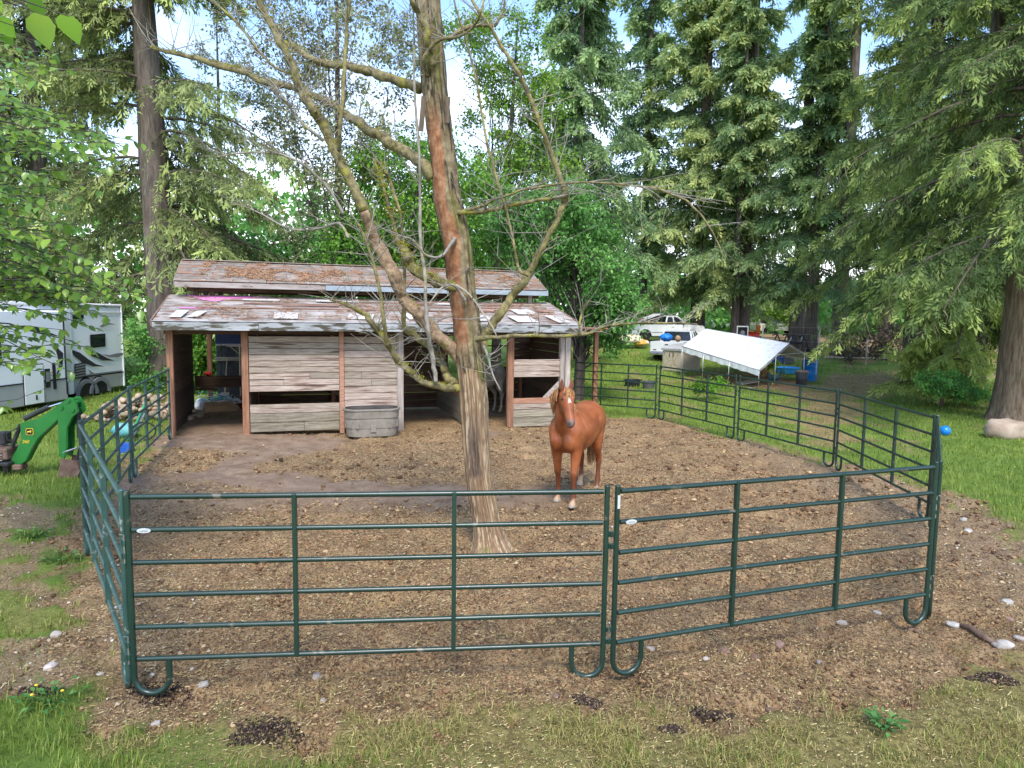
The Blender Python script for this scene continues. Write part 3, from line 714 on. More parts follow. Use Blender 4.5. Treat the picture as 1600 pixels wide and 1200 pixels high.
# needle litter on both roofs
def needles(name, n, fn, lo, hi, cl):
    u = RG.uniform(lo, hi, n * 3); s = RG.random(n * 3); keep = fbm(u + cl, s * 2, 3, 1.6) > .5; u = u[keep][:n]; s = s[keep][:n]
    V = []; T = []
    for a, b in zip(u, s):
        q = random.uniform(0, PI); ln_ = random.uniform(.03, .075); w = .006
        for da, db in ((-ln_, -w), (ln_, -w), (ln_, w), (-ln_, w)):
            V.append(fn(a + da * math.cos(q) - db * math.sin(q), b, (da * math.sin(q) + db * math.cos(q))))
        T += [random.random()] * 4
    me = npmesh(name, V, np.arange(len(V)).reshape(-1, 4), NEED, False, {'tint': T})
    tag(meshobj(name, me, barn), kind='stuff')
needles('needle_litter', 4200, lambda a, b, d: on_up(a, .12 + b * 1.3 + d, .035 + random.uniform(0, .012)), 0.5, 9.3, 3)
needles('needle_litter', 2600, lambda a, b, d: on_low(a, .1 + b * 2.3 + d, .068 + random.uniform(0, .012)), 0.2, 9.7, 11)
# ================================================================== THINGS ROUND THE BARN
cB, sB = math.cos(BA), math.sin(BA)
def BW(u, v, z=0.0): return Vector((BO.x + u * cB - v * sB, BO.y + u * sB + v * cB, BO.z + z))
PLAS_GY = M('grey_stock_tank', (0.17, 0.15, 0.12), (0.26, 0.23, 0.19), scale=5, rough=0.55, spots=(0.23, 0.20, 0.16), spot_scale=5, spot_lo=.58, spot_hi=.75, bump=.05)
BLACKP = M('black_plastic', (0.018, 0.018, 0.02), (0.03, 0.03, 0.032), scale=5, rough=0.45)
RUBBER = M('tyre_rubber', (0.02, 0.02, 0.02), (0.035, 0.033, 0.03), scale=9, rough=0.85)
WATER = M('still_dark_water', (0.02, 0.022, 0.018), (0.03, 0.03, 0.025), scale=3, rough=0.06, spec=.5)
def oval(rx, ry, n=36):
    """stadium outline"""
    P = []; e = .48          # straight half-length as a share of rx
    for k in range(n):
        q = 2 * PI * (k + .5) / n; c, s = math.cos(q), math.sin(q)
        P.append(((math.copysign(e, c) + c * (1 - e)) * rx, s * ry))
    return P
def stack(mb, rings):
    """rings of equal length joined into a skin"""
    n = len(rings[0]); V = [p for r in rings for p in r]
    return mb.add(V, [(i * n + k, i * n + (k + 1) % n, (i + 1) * n + (k + 1) % n, (i + 1) * n + k) for i in range(len(rings) - 1) for k in range(n)])
tank = thing('water_trough', 'grey oval plastic stock tank standing on the mud against the barn boards', 'water trough', BW(4.55, -0.50, -.02), BA)
mb = MB(); rg = []
for f, z in ((.90, 0), (.93, .12), (.93, .2), (.96, .205), (.97, .4), (.945, .405), (.945, .44), (.985, .445), (1.0, .60), (1.0, .62), (1.05, .625), (1.055, .655), (1.04, .67), (.97, .668), (.95, .6), (.92, .35)):
    rg.append([(x * f * .66, y * f * .37, z) for x, y in oval(1, 1, 44)])
stack(mb, rg[:-2]); autosmooth(mb.build('tank_shell', PLAS_GY, tank), 30)
mb = MB(); stack(mb, [[(x * f * .66, y * f * .37, z) for x, y in oval(1, 1, 44)] for f, z in ((.985, .668), (.95, .6), (.90, .30), (.895, .1))]); mb.build('inner_wall', M('painted_shade_lining', (.035, .03, .025), (.07, .06, .05), rough=.5), tank)  # dark lining colour stands in for the shade inside the tank
mb = MB(); mb.prism([(x * .60, y * .335) for x, y in oval(1, 1, 44)], .40, .42, 'z'); mb.build('water_surface', WATER, tank)
for k in range(9):
    q = PI + PI * (k + .5) / 9; c, s = math.cos(q), math.sin(q)
    px_, py_ = (max(-.48, min(.48, c * 1.2)) + c * .52) * .66 * .95, s * .37 * .95 if abs(c) > .55 else -.37 * .955
    o = MB().bbox((0, 0, 0), (.05 if k != 4 else .13, .045, .18), .008).build('rib', PLAS_GY, tank); o.location = (px_, py_, .29 if k != 4 else .2); o.rotation_euler = (0, 0, 0 if abs(c) <= .55 else math.atan2(s, c) + PI / 2)
# first stall: dark store with tools behind the half wall
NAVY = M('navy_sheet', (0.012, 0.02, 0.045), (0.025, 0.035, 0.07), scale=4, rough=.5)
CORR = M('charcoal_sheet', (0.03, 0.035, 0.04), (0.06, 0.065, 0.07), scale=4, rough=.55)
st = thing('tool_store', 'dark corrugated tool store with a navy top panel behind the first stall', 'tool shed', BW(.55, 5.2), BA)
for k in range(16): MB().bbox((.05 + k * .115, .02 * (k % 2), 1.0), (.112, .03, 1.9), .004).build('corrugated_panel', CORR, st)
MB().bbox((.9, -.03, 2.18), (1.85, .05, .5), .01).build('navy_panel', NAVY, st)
MB().bbox((.9, -.08, 1.93), (1.8, .05, .055), .006).build('shelf_rail', POST_G, st); MB().bbox((.7, -.06, 1.5), (1.5, .04, .12), .006).build('cross_board', PLANK_LOW, st)
for k, x in enumerate((1.18, 1.26, 1.35)): MB().box((x, -.058, 2.17), (.05, .004, .09 if k != 1 else .05)).build('faded_print', M('print_grey', (.12, .16, .22)), st)
wood = M('tool_handle_wood', (0.42, 0.31, 0.19), (0.58, 0.45, 0.30), scale=4, stretch=(4, 4, .5), rough=.7)
REDP = M('red_plastic', (0.55, 0.035, 0.018), (0.62, 0.05, 0.03), scale=3, rough=.45)
def tool(label, cat, name, u, v, parts, tilt=0):
    r = thing(name, label, cat, BW(u, v, 0), BA); r.rotation_euler = (0, tilt, BA)
    for nm, f, mat in parts:
        m_ = MB(); f(m_); m_.build(nm, mat, r)
tool('pale wooden landscape rake hung head up with two diagonal braces in the stall', 'rake', 'landscape_rake', 1.22, 4.95,
     [('handle', lambda m: m.tube([(0, 0, .25), (.005, 0, 1.2), (0, 0, 1.95)], [.02, .03, .02], 8), wood), ('brace', lambda m: m.tube([(0, 0, 1.65), (-.26, 0, 1.88)], .012, 6), wood), ('brace', lambda m: m.tube([(0, 0, 1.65), (.26, 0, 1.88)], .012, 6), wood), ('head_bar', lambda m: m.bbox((0, 0, 1.9), (.75, .03, .035), .004), wood)])
tool('red post level leaning upright against the dark tool store', 'level', 'red_level', 1.62, 4.85, [('body', lambda m: m.bbox((0, 0, 1.0), (.075, .04, 1.5), .006), REDP), ('vial', lambda m: m.bbox((0, -.022, 1.12), (.04, .01, .08), .003), STEEL), ('end_cap', lambda m: m.bbox((0, 0, .24), (.085, .05, .04), .004), BLACKP)])
tool('thin shovel handle leaning left of the wooden rake in the stall', 'shovel', 'shovel', .78, 4.9, [('handle', lambda m: m.tube([(0, 0, .5), (.09, 0, 1.55)], .016, 7), wood), ('blade', lambda m: m.prism([(-.12, .5), (.12, .5), (.1, .2), (0, .12), (-.1, .2)], -.008, .008, 'y'), STEEL)])
tool('slim pale broom handle leaning just right of the wooden rake in the stall', 'broom', 'broom', 1.38, 4.9, [('handle', lambda m: m.tube([(0, 0, .3), (.04, 0, 1.55)], .013, 7), wood), ('bristles', lambda m: m.prism([(-.04, .3), (.04, .3), (.14, .05), (-.14, .05)], -.03, .03, 'y'), M('bristle', (.3, .22, .1), (.4, .3, .14)))])
CARD = M('cardboard', (0.36, 0.23, 0.13), (0.44, 0.30, 0.18), scale=4, rough=.85)
bx = thing('cardboard_box', 'torn open cardboard box of twine and rags on the stall floor', 'box', BW(.72, 4.35), BA + .05)
for nm, c, d, ry in (('front_side', (0, -.22, .17), (.86, .012, .30), 0), ('back_side', (0, .22, .17), (.86, .012, .30), 0), ('end_side', (-.43, 0, .17), (.012, .43, .30), 0), ('end_side', (.43, 0, .17), (.012, .43, .30), 0), ('bottom', (0, 0, .01), (.86, .43, .012), 0)):
    MB().box(c, d).build(nm, CARD, bx)
o = MB().box((0, 0, 0), (.84, .012, .15)).build('flap', M('cardboard_light', (.45, .32, .2), (.52, .38, .25), scale=4)); o.parent = bx; o.location = (0, -.265, .265); o.rotation_euler = (R_(35), 0, 0)
TWN = {'white': M('white_twine', (.62, .6, .55), (.74, .72, .68)), 'teal': M('teal_rag', (.06, .32, .34), (.12, .42, .42)), 'grey': M('grey_rag', (.28, .27, .25), (.45, .44, .41))}
def tangle(name, label, cat, loc, rad, n, mat, seed, h=.18):
    rr = random.Random(seed); mb = MB()
    for _ in range(n):
        a = rr.uniform(0, 6.28); p = Vector((rr.uniform(-rad, rad), rr.uniform(-rad * .5, rad * .5), rr.uniform(0, h))); pts = [p]
        for k in range(6):
            a += rr.uniform(-1, 1); p = p + Vector((math.cos(a) * .1, math.sin(a) * .06, rr.uniform(-.06, .04))); p.z = max(p.z, -.12 if abs(p.x) > .43 else 0); pts.append(p)
        mb.tube(pts, .009, 4)
    return tag(mb.build(name, mat, None, True, loc=loc), label, cat)
tangle('twine_heap', 'heap of white baling twine spilling out of the cardboard box', 'twine', BW(.72, 4.3, .30), .42, 34, TWN['white'], 1)
tangle('rag', 'teal rag lying on top of the twine in the cardboard box', 'rag', BW(.62, 4.25, .36), .16, 16, TWN['teal'], 2)
def lump(name, label, cat, loc, r, mat, seed, kind=None):
    mb = MB(); mb.ball((0, 0, r[2]), r, 16, 10, .35, seed); o = mb.build(name, mat, None, True, loc=loc); return tag(o, label, cat)
lump('sack', 'pale crumpled feed sack slumped left of the cardboard box', 'sack', BW(.16, 4.45), (.16, .2, .2), M('sack_white', (.5, .5, .47), (.62, .62, .6), bump=.4), 3)
lump('sack', 'dark red bag standing right of the cardboard box in the stall', 'sack', BW(1.32, 4.45), (.14, .15, .24), M('dark_red_bag', (.14, .012, .02), (.22, .03, .03), bump=.3), 4)
lump('rag', 'crumpled grey green cloth on the stall floor in front of the blue bucket', 'rag', BW(1.5, 4.25), (.17, .1, .07), M('olive_rag', (.16, .17, .12), (.25, .26, .19), bump=.4), 5)
lump('rag', 'small bright teal cloth on the stall floor by the brown post', 'rag', BW(1.72, 4.15), (.1, .06, .03), M('bright_teal', (.03, .42, .34), (.05, .5, .4), bump=.3), 6)
lump('fuel_can', 'red plastic can resting on the end of the half wall in the stall', 'can', BW(.42, 4.0, 1.09), (.13, .07, .06), REDP, 7)
bk = thing('bucket', 'blue lavender plastic bucket half hidden behind the brown stall post', 'bucket', BW(1.70, 4.5), BA)
LAV = M('lavender_plastic', (.16, .22, .52), (.2, .27, .58), rough=.5)
mb = MB(); mb.lathe([(.12, 0), (.17, .36), (.185, .365), (.185, .39), (.165, .39), (.115, .02), (0, .02)], n=20); autosmooth(mb.build('pail', LAV, bk), 30)
mb = MB(); mb.tube([(.18 * math.cos(q), 0, .36 - .16 * math.sin(q)) for q in [PI * k / 10 for k in range(11)]], .006, 5); mb.build('handle', STEEL, bk)
# yard things behind the left corral panels
cr = thing('tote', 'blue plastic tote with white paper lying on the grass behind the left panels', 'tote', (-7.85, 13.7, .1), .35)
cr.scale = (.68, .68, .68)
BLUEP = M('blue_plastic', (.02, .09, .42), (.03, .13, .5), rough=.45)
for c, d in (((0, -.14, .13), (.42, .015, .26)), ((0, .14, .13), (.42, .015, .26)), ((-.21, 0, .13), (.015, .28, .26)), ((.21, 0, .13), (.015, .28, .26)), ((0, 0, .01), (.42, .28, .02))): MB().bbox(c, d, .004).build('side', BLUEP, cr)
MB().bbox((0, 0, .262), (.45, .31, .02), .006).build('rim', BLUEP, cr)
tag(MB().box((-.3, -.04, .04), (.16, .1, .07)).build('paper_bag', WHITE_LBL, None, loc=(-8.0, 13.5, .12)), 'small white paper bag on the grass beside the blue tote', 'bag')
GRP = M('green_toy_plastic', (.02, .23, .09), (.04, .32, .14), rough=.4)
sl = thing('toy_slide', 'small green and white plastic slide tilted behind the last left panel', 'slide', (-8.35, 14.9, .1), .5)
mb = MB(); mb.tube([(-.12, 0, .02), (.0, 0, .25), (.16, 0, .62), (.26, 0, .85)], .05, 8, True, .5); mb.build('chute_rail', GRP, sl, True)
mb = MB(); mb.tube([(-.05, .05, .05), (.08, .05, .3), (.22, .05, .62)], .03, 8); mb.build('white_stripe', WHITE_LBL, sl, True)
mb = MB(); mb.tube([(.2 + .24 * math.cos(q), -.05, .22 + .2 * math.sin(q)) for q in [2 * PI * k / 18 for k in range(19)]], .018, 6); mb.build('dark_hoop', RUBBER, sl, True)
lump('tarp_bundle', 'crumpled teal tarp bundle on the grass beside the green slide', 'tarp', (-8.75, 15.3, .1), (.3, .22, .17), M('teal_tarp', (.06, .27, .29), (.16, .4, .4), bump=.5), 9)
# rock heap
ROCK = M('pale_field_stone', (.22, .165, .11), (.42, .33, .23), scale=3, rough=.9, bump=.4, rand=.3, hue=.015)
_rk = []
for k in range(6):
    mb = MB(); mb.ball((0, 0, 0), (.12, .10, .075), 8, 6, .4, 50 + k); _rk.append(mb.mesh('stone', ROCK, True))
rr = random.Random(3)
for k in range(190):
    a = rr.uniform(0, 1); t = rr.uniform(-1, 1); hh = (1 - abs(t) ** 1.5) * rr.random()
    o = meshobj('stone', _rk[k % 6], None, (-9.9 + 1.15 * t + rr.uniform(-.2, .2), 18.3 + 1.4 * t * .3 + rr.uniform(-.9, .8) * (1 - hh * .7), .1 + .62 * hh))
    o.rotation_euler = (rr.uniform(-.5, .5), rr.uniform(-.5, .5), rr.uniform(0, 6)); s = rr.uniform(.6, 1.25); o.scale = (s, s, s)
    tag(o, 'pale field stone in the heap behind the left end of the barn', 'stone', 'field stones heaped beside the barn')

# ================================================================== BACKHOE ARM
JD = M('backhoe_green', (0.012, 0.13, 0.022), (0.02, 0.165, 0.03), scale=3, rough=.42, spec=.4, spots=(.10, .10, .06), spot_scale=9, spot_lo=.6, spot_hi=.72)
YEL = M('decal_yellow', (.72, .5, .04)); BLK = M('decal_black', (.015, .015, .015), rough=.5); RUST = M('worn_rusty_steel', (.10, .055, .04), (.22, .145, .115), scale=6, rough=.7, bump=.25, metal=.3)
HYD = M('black_hydraulic', (.02, .02, .022), (.04, .04, .04), rough=.4); CHROME = M('chrome_rod', (.6, .6, .6), rough=.15, metal=1)
bh0 = Vector((-7.95, 11.6, 0.07))
bh = thing('backhoe_attachment', 'green backhoe arm with rusty bucket resting on the grass left of the paddock', 'backhoe', bh0, .03)
S = 11.6 / 1050.0
def bp(px, py): return ((px - 78) * S, (752 - py) * S)          # outline on the arm's own flat plate
def plate(name, pts, t0, t1, mat, parent=bh, bev=.012):
    bm = bmesh.new(); vs_ = [bm.verts.new((x, t0, z)) for x, z in pts]; f = bm.faces.new(vs_)
    r = bmesh.ops.extrude_face_region(bm, geom=[f]); bmesh.ops.translate(bm, vec=(0, t1 - t0, 0), verts=[v for v in r['geom'] if isinstance(v, bmesh.types.BMVert)])
    bmesh.ops.recalc_face_normals(bm, faces=bm.faces)
    if bev: bmesh.ops.bevel(bm, geom=[e for e in bm.edges if len(e.link_faces) == 2 and e.calc_face_angle(0) > .9], offset=bev, segments=2, affect='EDGES')
    me = bpy.data.meshes.new(name); bm.to_mesh(me); bm.free(); me.materials.append(mat); return meshobj(name, me, parent)
boom = plate('boom', [bp(*p) for p in ((20, 722), (30, 735), (45, 724), (58, 700), (66, 688), (90, 666), (106, 650), (120, 640), (126, 632), (112, 626), (100, 634), (86, 645), (62, 660), (48, 662), (38, 666), (39, 690), (30, 708))], -.075, .075, JD)
plate('dipper', [bp(*p) for p in ((98, 655), (97, 716), (106, 720), (111, 700), (112, 672), (121, 655), (131, 646), (129, 636), (124, 624), (116, 624), (108, 632), (102, 640))], -.115, -.08, JD)
plate('dipper', [bp(*p) for p in ((98, 655), (97, 716), (106, 720), (111, 700), (112, 672), (121, 655), (131, 646), (129, 636), (124, 624), (116, 624), (108, 632), (102, 640))], .08, .115, JD)
plate('dipper_web', [bp(*p) for p in ((99, 660), (99, 712), (104, 712), (104, 660))], -.08, .08, JD, bev=0)
for p in ((116, 629), (105, 640), (122, 643)):
    x, z = bp(*p); mb = MB(); mb.tube([(x, -.135, z), (x, .135, z)], .035, 14); mb.build('pivot_pin', JD if p[0] != 105 else JD, bh)
mb = MB(); a = bp(44, 660); b = bp(82, 642); mb.tube([(a[0], -.03, a[1] + .02), (b[0], -.03, b[1] + .03)], .045, 12); mb.build('boom_cylinder', HYD, bh)
a = bp(80, 643); b = bp(106, 632); MB().tube([(a[0], -.03, a[1] + .03), (b[0], -.03, b[1])], .02, 10).build('piston_rod', CHROME, bh)
a = bp(124, 640); b = bp(124, 688); MB().tube([(a[0], 0, a[1]), (b[0], 0, b[1])], .036, 12).build('bucket_cylinder', HYD, bh)
a = bp(124, 688); b = bp(124, 708); MB().tube([(a[0], 0, a[1]), (b[0], 0, b[1])], .018, 10).build('piston_rod', CHROME, bh)
a = bp(103, 710); b = bp(126, 702); MB().tube([(a[0], -.1, a[1]), (b[0], -.1, b[1])], .018, 8).build('link_bar', STEEL, bh)
a = bp(124, 706); b = bp(119, 724); MB().tube([(a[0], 0, a[1]), (b[0], 0, b[1])], .03, 8).build('link_bar', HYD, bh)
a = bp(36, 668); b = bp(20, 706); MB().tube([(a[0], -.02, a[1]), (b[0], -.02, b[1])], .036, 10).build('swing_cylinder', HYD, bh)
mb = MB(); mb.tube([(bp(36, 672)[0], -.09, bp(36, 672)[1]), (bp(22, 680)[0], -.14, bp(22, 680)[1]), (bp(21, 690)[0], -.12, bp(21, 690)[1]), (bp(34, 696)[0], -.09, bp(34, 696)[1])], .012, 6); mb.build('hydraulic_hose', BLACKP, bh, True)
# bucket: curved shell with side plates and teeth
prof = [bp(*p) for p in ((103, 718), (128, 722), (131, 738), (126, 749), (112, 756), (97, 752))]
for t0, t1 in ((-.17, -.155), (.155, .17)): plate('bucket_side', prof, t0, t1, RUST, bev=0)
mb = MB(); c = prof
for i in range(1, 5):
    mb.add([(c[i][0], -.155, c[i][1]), (c[i + 1][0], -.155, c[i + 1][1]), (c[i + 1][0], .155, c[i + 1][1]), (c[i][0], .155, c[i][1]), (c[i][0] - .01, -.155, c[i][1] + .014), (c[i + 1][0], -.155, c[i + 1][1] + .014), (c[i + 1][0], .155, c[i + 1][1] + .014), (c[i][0] - .01, .155, c[i][1] + .014)], [(0, 1, 2, 3), (7, 6, 5, 4), (0, 4, 5, 1), (2, 6, 7, 3), (1, 5, 6, 2), (0, 3, 7, 4)])
mb.build('bucket_shell', RUST, bh)
for k in range(4):
    mb = MB(); y = -.14 + .093 * k; x, z = prof[-1]; mb.prism([(x + .05, z - .01), (x + .05, z + .03), (x - .07, z - .02)], y - .018, y + .018, 'y'); mb.build('bucket_tooth', RUST, bh)
# badge and number on the boom
def flat(name, pts, y, mat, parent, th=.003):
    mb = MB(); mb.prism(pts, y - th, y, 'y'); return mb.build(name, mat, parent)
bxx, bzz = bp(53, 678)
k = flat('badge', [(bxx + a * .062, bzz + b * .058) for a, b in ((-1, -.75), (-.75, -1), (.75, -1), (1, -.75), (1, .75), (.75, 1), (-.75, 1), (-1, .75))], -.078, YEL, bh)
flat('badge_field', [(bxx + a * .054, bzz + b * .050) for a, b in ((-1, -.75), (-.75, -1), (.75, -1), (1, -.75), (1, .75), (.75, 1), (-.75, 1), (-1, .75))], -.0815, BLK, k)
flat('leaping_deer', [(bxx + a * .042, bzz + b * .034) for a, b in ((-1, .1), (-.55, .35), (.1, .3), (.35, .55), (.3, .95), (.45, .6), (.62, .95), (.62, .55), (.95, .35), (.9, .2), (.6, .2), (.45, -.1), (.75, -.55), (.65, -.65), (.25, -.2), (-.3, -.1), (-.55, -.45), (-.9, -.85), (-.95, -.7), (-.7, -.35), (-.75, -.05))], -.085, YEL, k)
tx = bpy.data.curves.new('model_number', 'FONT'); tx.body = '260'; tx.size = .078; tx.extrude = .002; tx.align_x = 'CENTER'; tx.shear = .2; tx.materials.append(YEL)
o_t = bpy.data.objects.new('model_text', tx); COL.objects.link(o_t); me_t = bpy.data.meshes.new_from_object(o_t.evaluated_get(bpy.context.evaluated_depsgraph_get())); bpy.data.objects.remove(o_t); me_t.name = 'model_number'; o = meshobj('model_number', me_t, bh); o.location = (bp(46, 696)[0], -.079, bp(46, 696)[1]); o.rotation_euler = (PI / 2, 0, 0)
# mount block at the left
for c, d, m_ in (((bp(8, 720)[0], 0, bp(8, 712)[1]), (.34, .4, .2), RUST), ((bp(8, 727)[0], 0, bp(8, 727)[1]), (.42, .5, .07), HYD), ((bp(5, 690)[0], .05, bp(5, 690)[1]), (.16, .2, .22), BLACKP), ((bp(32, 734)[0], -.02, bp(32, 734)[1]), (.16, .2, .1), RUST)):
    MB().bbox(c, d, .02).build('swing_mount', m_, bh)
for c in (bp(-10, 735), bp(4, 740)): MB().bbox((c[0], .1, c[1] - .01), (.1, .1, .22), .01).build('support_leg', HYD, bh)
for k in range(5): MB().bbox((bp(6, 709 + k * 4)[0], -.21, bp(6, 709 + k * 4)[1]), (.26, .03, .018), .003).build('bracket_bar', STEEL if k % 2 else RUST, bh)

# ================================================================== TRAVEL TRAILER
RVW = M('white_trailer_skin', (.80, .81, .82), (.84, .84, .85), scale=1.2, rough=.35, spec=.4); RVG = M('grey_trailer_skirt', (.34, .345, .345), (.39, .39, .39), scale=1.5, rough=.4)
RVL = M('light_grey_panel', (.6, .6, .6), (.65, .65, .65), scale=1.5, rough=.45); GLASS = M('dark_tinted_glass', (.012, .014, .016), (.02, .022, .025), rough=.08, spec=.6)
SW1 = M('charcoal_swoosh', (.03, .03, .034)); SW2 = M('grey_swoosh', (.2, .2, .21)); TRIM = M('black_trim', (.015, .015, .016), rough=.5)
# long side runs from its rear end towards the camera's left; local x along the side, local y out of the side, towards the viewer
P1 = at(195, 605, 24.6); P0 = at(112, 628, 21.9)
dv = Vector((P0[0] - P1[0], P0[1] - P1[1], 0)); RL_ = dv.length; ra = math.atan2(dv.y, dv.x)
rv = thing('travel_trailer', 'white travel trailer with charcoal swooshes and an extended slide-out parked behind the leafy tree', 'trailer', (P1[0], P1[1], 0.05), ra)
sgn = 1.0       # viewer side is local +y
def rz_(px, py):
    """place on the side wall seen at a pixel: along, height"""
    d = ray(px, py); n_ = Vector((-dv.y, dv.x, 0)); k_ = ((Vector((P1[0], P1[1], 0)) - Vector(_C)).dot(n_)) / Vector(d).dot(n_)
    p = Vector(_C) + Vector(d) * k_; return ((p - Vector((P1[0], P1[1], 0))).dot(dv.normalized()), p.z - 0.05)
zt = rz_(192, 479)[1]; zb = rz_(194, 603)[1]
LR = 9.0
MB().bbox((LR / 2, -1.2, (zt + zb) / 2 + .25), (LR, 2.36, zt - zb - .5), .08).build('body', RVW, rv)
MB().bbox((LR / 2, -1.2, zb + .30), (LR - .04, 2.34, .6), .03).build('underbody', RVG, rv)
MB().bbox((LR / 2, -1.2, zt + .03), (LR + .06, 2.44, .1), .04).build('roof', RVL, rv)
MB().bbox((LR / 2, .005, zt - .22), (LR - .1, .02, .04), .005).build('roof_trim', RVL, rv)
MB().bbox((.03, -.0, (zt + zb) / 2), (.06, .05, zt - zb), .01).build('corner_trim', RVW, rv)
MB().bbox((RL_ + .02, .02, (zt + zb) / 2), (.2, .05, zt - zb), .01).build('corner_trim', RVW, rv)
xs0 = RL_ + .12
a = rz_(112, 592); b_ = rz_(194, 580)
MB().bbox(((b_[0] + a[0]) / 2, .012, (a[1] + b_[1]) / 2), (abs(a[0] - b_[0]), .02, .05), .004).build('belt_line', TRIM, rv)
def on_side(name, pts, mat, parent=rv, y=.012, th=.008):
    q = [rz_(*p) for p in pts]; mb = MB(); mb.prism(q, y, y + th, 'y'); return mb.build(name, mat, parent)
on_side('swoosh', [(110, 549), (117, 557), (128, 566), (145, 572.5), (163, 572.5), (149, 569), (137, 561), (124, 551), (113, 547)], SW1)
on_side('swoosh', [(131, 546), (144, 556.5), (160, 563), (178, 563.5), (166, 559), (153, 551.5), (142, 547), (134, 543)], SW1)
on_side('swoosh', [(158, 553), (170, 558), (184, 558), (194, 553), (194, 551), (182, 552), (170, 555)], SW2)
on_side('swoosh', [(186, 547), (194, 544), (194, 546)], SW1)
on_side('swoosh', [(154, 511), (160, 506), (168, 504), (181, 507), (170, 507), (160, 511)], SW2)
on_side('swoosh', [(137, 577), (148, 584), (160, 586), (141, 590), (140, 582)], SW2)
w_ = on_side('window', [(140, 523), (164, 521), (164, 541), (141, 544)], TRIM); on_side('window_pane', [(141.5, 525), (162.5, 523), (162.5, 539.5), (142, 542)], GLASS, w_, .021)
w_ = on_side('window', [(113, 492), (130, 491), (130, 498), (113, 499)], TRIM); on_side('window_pane', [(114, 493), (129, 492), (129, 497), (114, 498)], GLASS, w_, .021)
v_ = on_side('vent_grille', [(116, 569), (133, 566), (133, 588), (116, 591)], TRIM)
for k in range(5):
    q0, q1 = 571 + k * 4.2, 568 + k * 4.2; on_side('louvre', [(117, q0), (132, q1), (132, q1 + 2.2), (117, q0 + 2.2)], SW2, v_, .021, .012)
# wheel arches and wheels
for px_, nm in ((136, 'a'), (156, 'b')):
    cx_, cz_ = rz_(px_, 617 if nm == 'a' else 613); R0 = .40
    mb = MB(); mb.prism([(cx_ + (R0 + .13) * math.cos(q), cz_ + (R0 + .13) * math.sin(q)) for q in [PI * k / 14 for k in range(15)]] + [(cx_ + R0 * math.cos(q), cz_ + R0 * math.sin(q)) for q in [PI * (14 - k) / 14 for k in range(15)]], .0, .05, 'y'); mb.build('wheel_arch', SW2, rv)
    mb = MB(); mb.prism([(cx_ + R0 * math.cos(q), cz_ + R0 * math.sin(q)) for q in [PI * k / 14 for k in range(15)]], .0, .008, 'y'); mb.build('arch_liner', BLACKP, rv)
    MY = Matrix.Rotation(PI / 2, 4, 'X'); wz = max(cz_ - .05, .36)
    mb = MB(); mb.lathe([(.2, -.11), (.33, -.11), (.37, -.07), (.37, .07), (.33, .11), (.2, .11)], (cx_, -.12, .37), 22, MY); w_ = autosmooth(mb.build('wheel', RUBBER, rv), 30)
    mb = MB(); mb.lathe([(0.0, -.08), (.2, -.1), (.2, .1), (0, .08)], (cx_, -.12, .37), 18, MY); mb.build('rim', RVL, w_)
# slide-out, nearer the viewer, and the gap behind it
q0 = at(76, 600, 20.9); sx0 = RL_ + 1.15
MB().bbox(((RL_ + sx0) / 2 + .3, .02, (zt + zb) / 2 + .1), (1.8, .06, zt - zb - .6), .01).build('slide_side_panel', RVL, rv)
sd_ = .75
SO = MB(); SO.bbox((sx0 + 2.3, sd_ / 2, (zt + zb) / 2 - .05), (4.6, sd_, zt - zb - .25), .05); SO.build('slide_out', RVW, rv)
MB().bbox((sx0 + 2.3, sd_ / 2, zb + .30), (4.62, sd_ + .03, .62), .02).build('slide_out_skirt', RVG, rv)
MB().bbox((sx0 + 2.3, sd_ + .02, zb + .63), (4.6, .02, .04), .004).build('belt_line', TRIM, rv)
MB().bbox((sx0 + .03, sd_ / 2, (zt + zb) / 2), (.05, sd_ + .05, zt - zb - .3), .01).build('slide_seal', TRIM, rv)
def on_slide(name, x0, z0, x1, z1, mat, y=.78, th=.012, parent=rv):
    return MB().bbox((sx0 + (x0 + x1) / 2, y, zb + (z0 + z1) / 2), (x1 - x0, th, z1 - z0), .004).build(name, mat, parent)
d_ = on_slide('hatch_door', .95, -.02, 1.72, 1.15, TRIM); on_slide('hatch_panel', .98, .02, 1.69, 1.12, RVW, .79, .012, d_); on_slide('hatch_latch', 1.25, .12, 1.31, .26, TRIM, .8, .012, d_)
d_ = on_slide('utility_port', .70, .42, .90, .98, TRIM); on_slide('port_glass', .73, .6, .87, .9, SW2, .79, .008, d_)
on_slide('grab_handle', .47, .36, .60, 1.14, TRIM)
for pts in ([(.9, .55), (1.3, .62), (1.75, .74), (1.3, .55)], [(.1, 1.4), (.16, 1.0), (.42, .75), (.28, 1.1), (.45, 1.7), (.24, 1.5)], [(.2, 1.9), (1.1, 2.2), (1.9, 2.25), (1.1, 2.05)]):
    mb = MB(); mb.prism([(sx0 + x, zb + z) for x, z in pts], sd_ + .004, sd_ + .012, 'y'); mb.build('swoosh', SW1, rv)
on_slide('window_pane', 2.4, 1.3, 3.5, 2.1, GLASS)
MB().bbox((LR / 2, -1.0, zb - .1), (LR - .8, 1.4, .16), .02).build('chassis', BLACKP, rv)
for xx in (1.2, 4.5, 7.8): MB().bbox((xx, -.3, zb / 2 - .1), (.08, .08, max(zb, .2)), .01).build('stabiliser_leg', STEEL, rv)

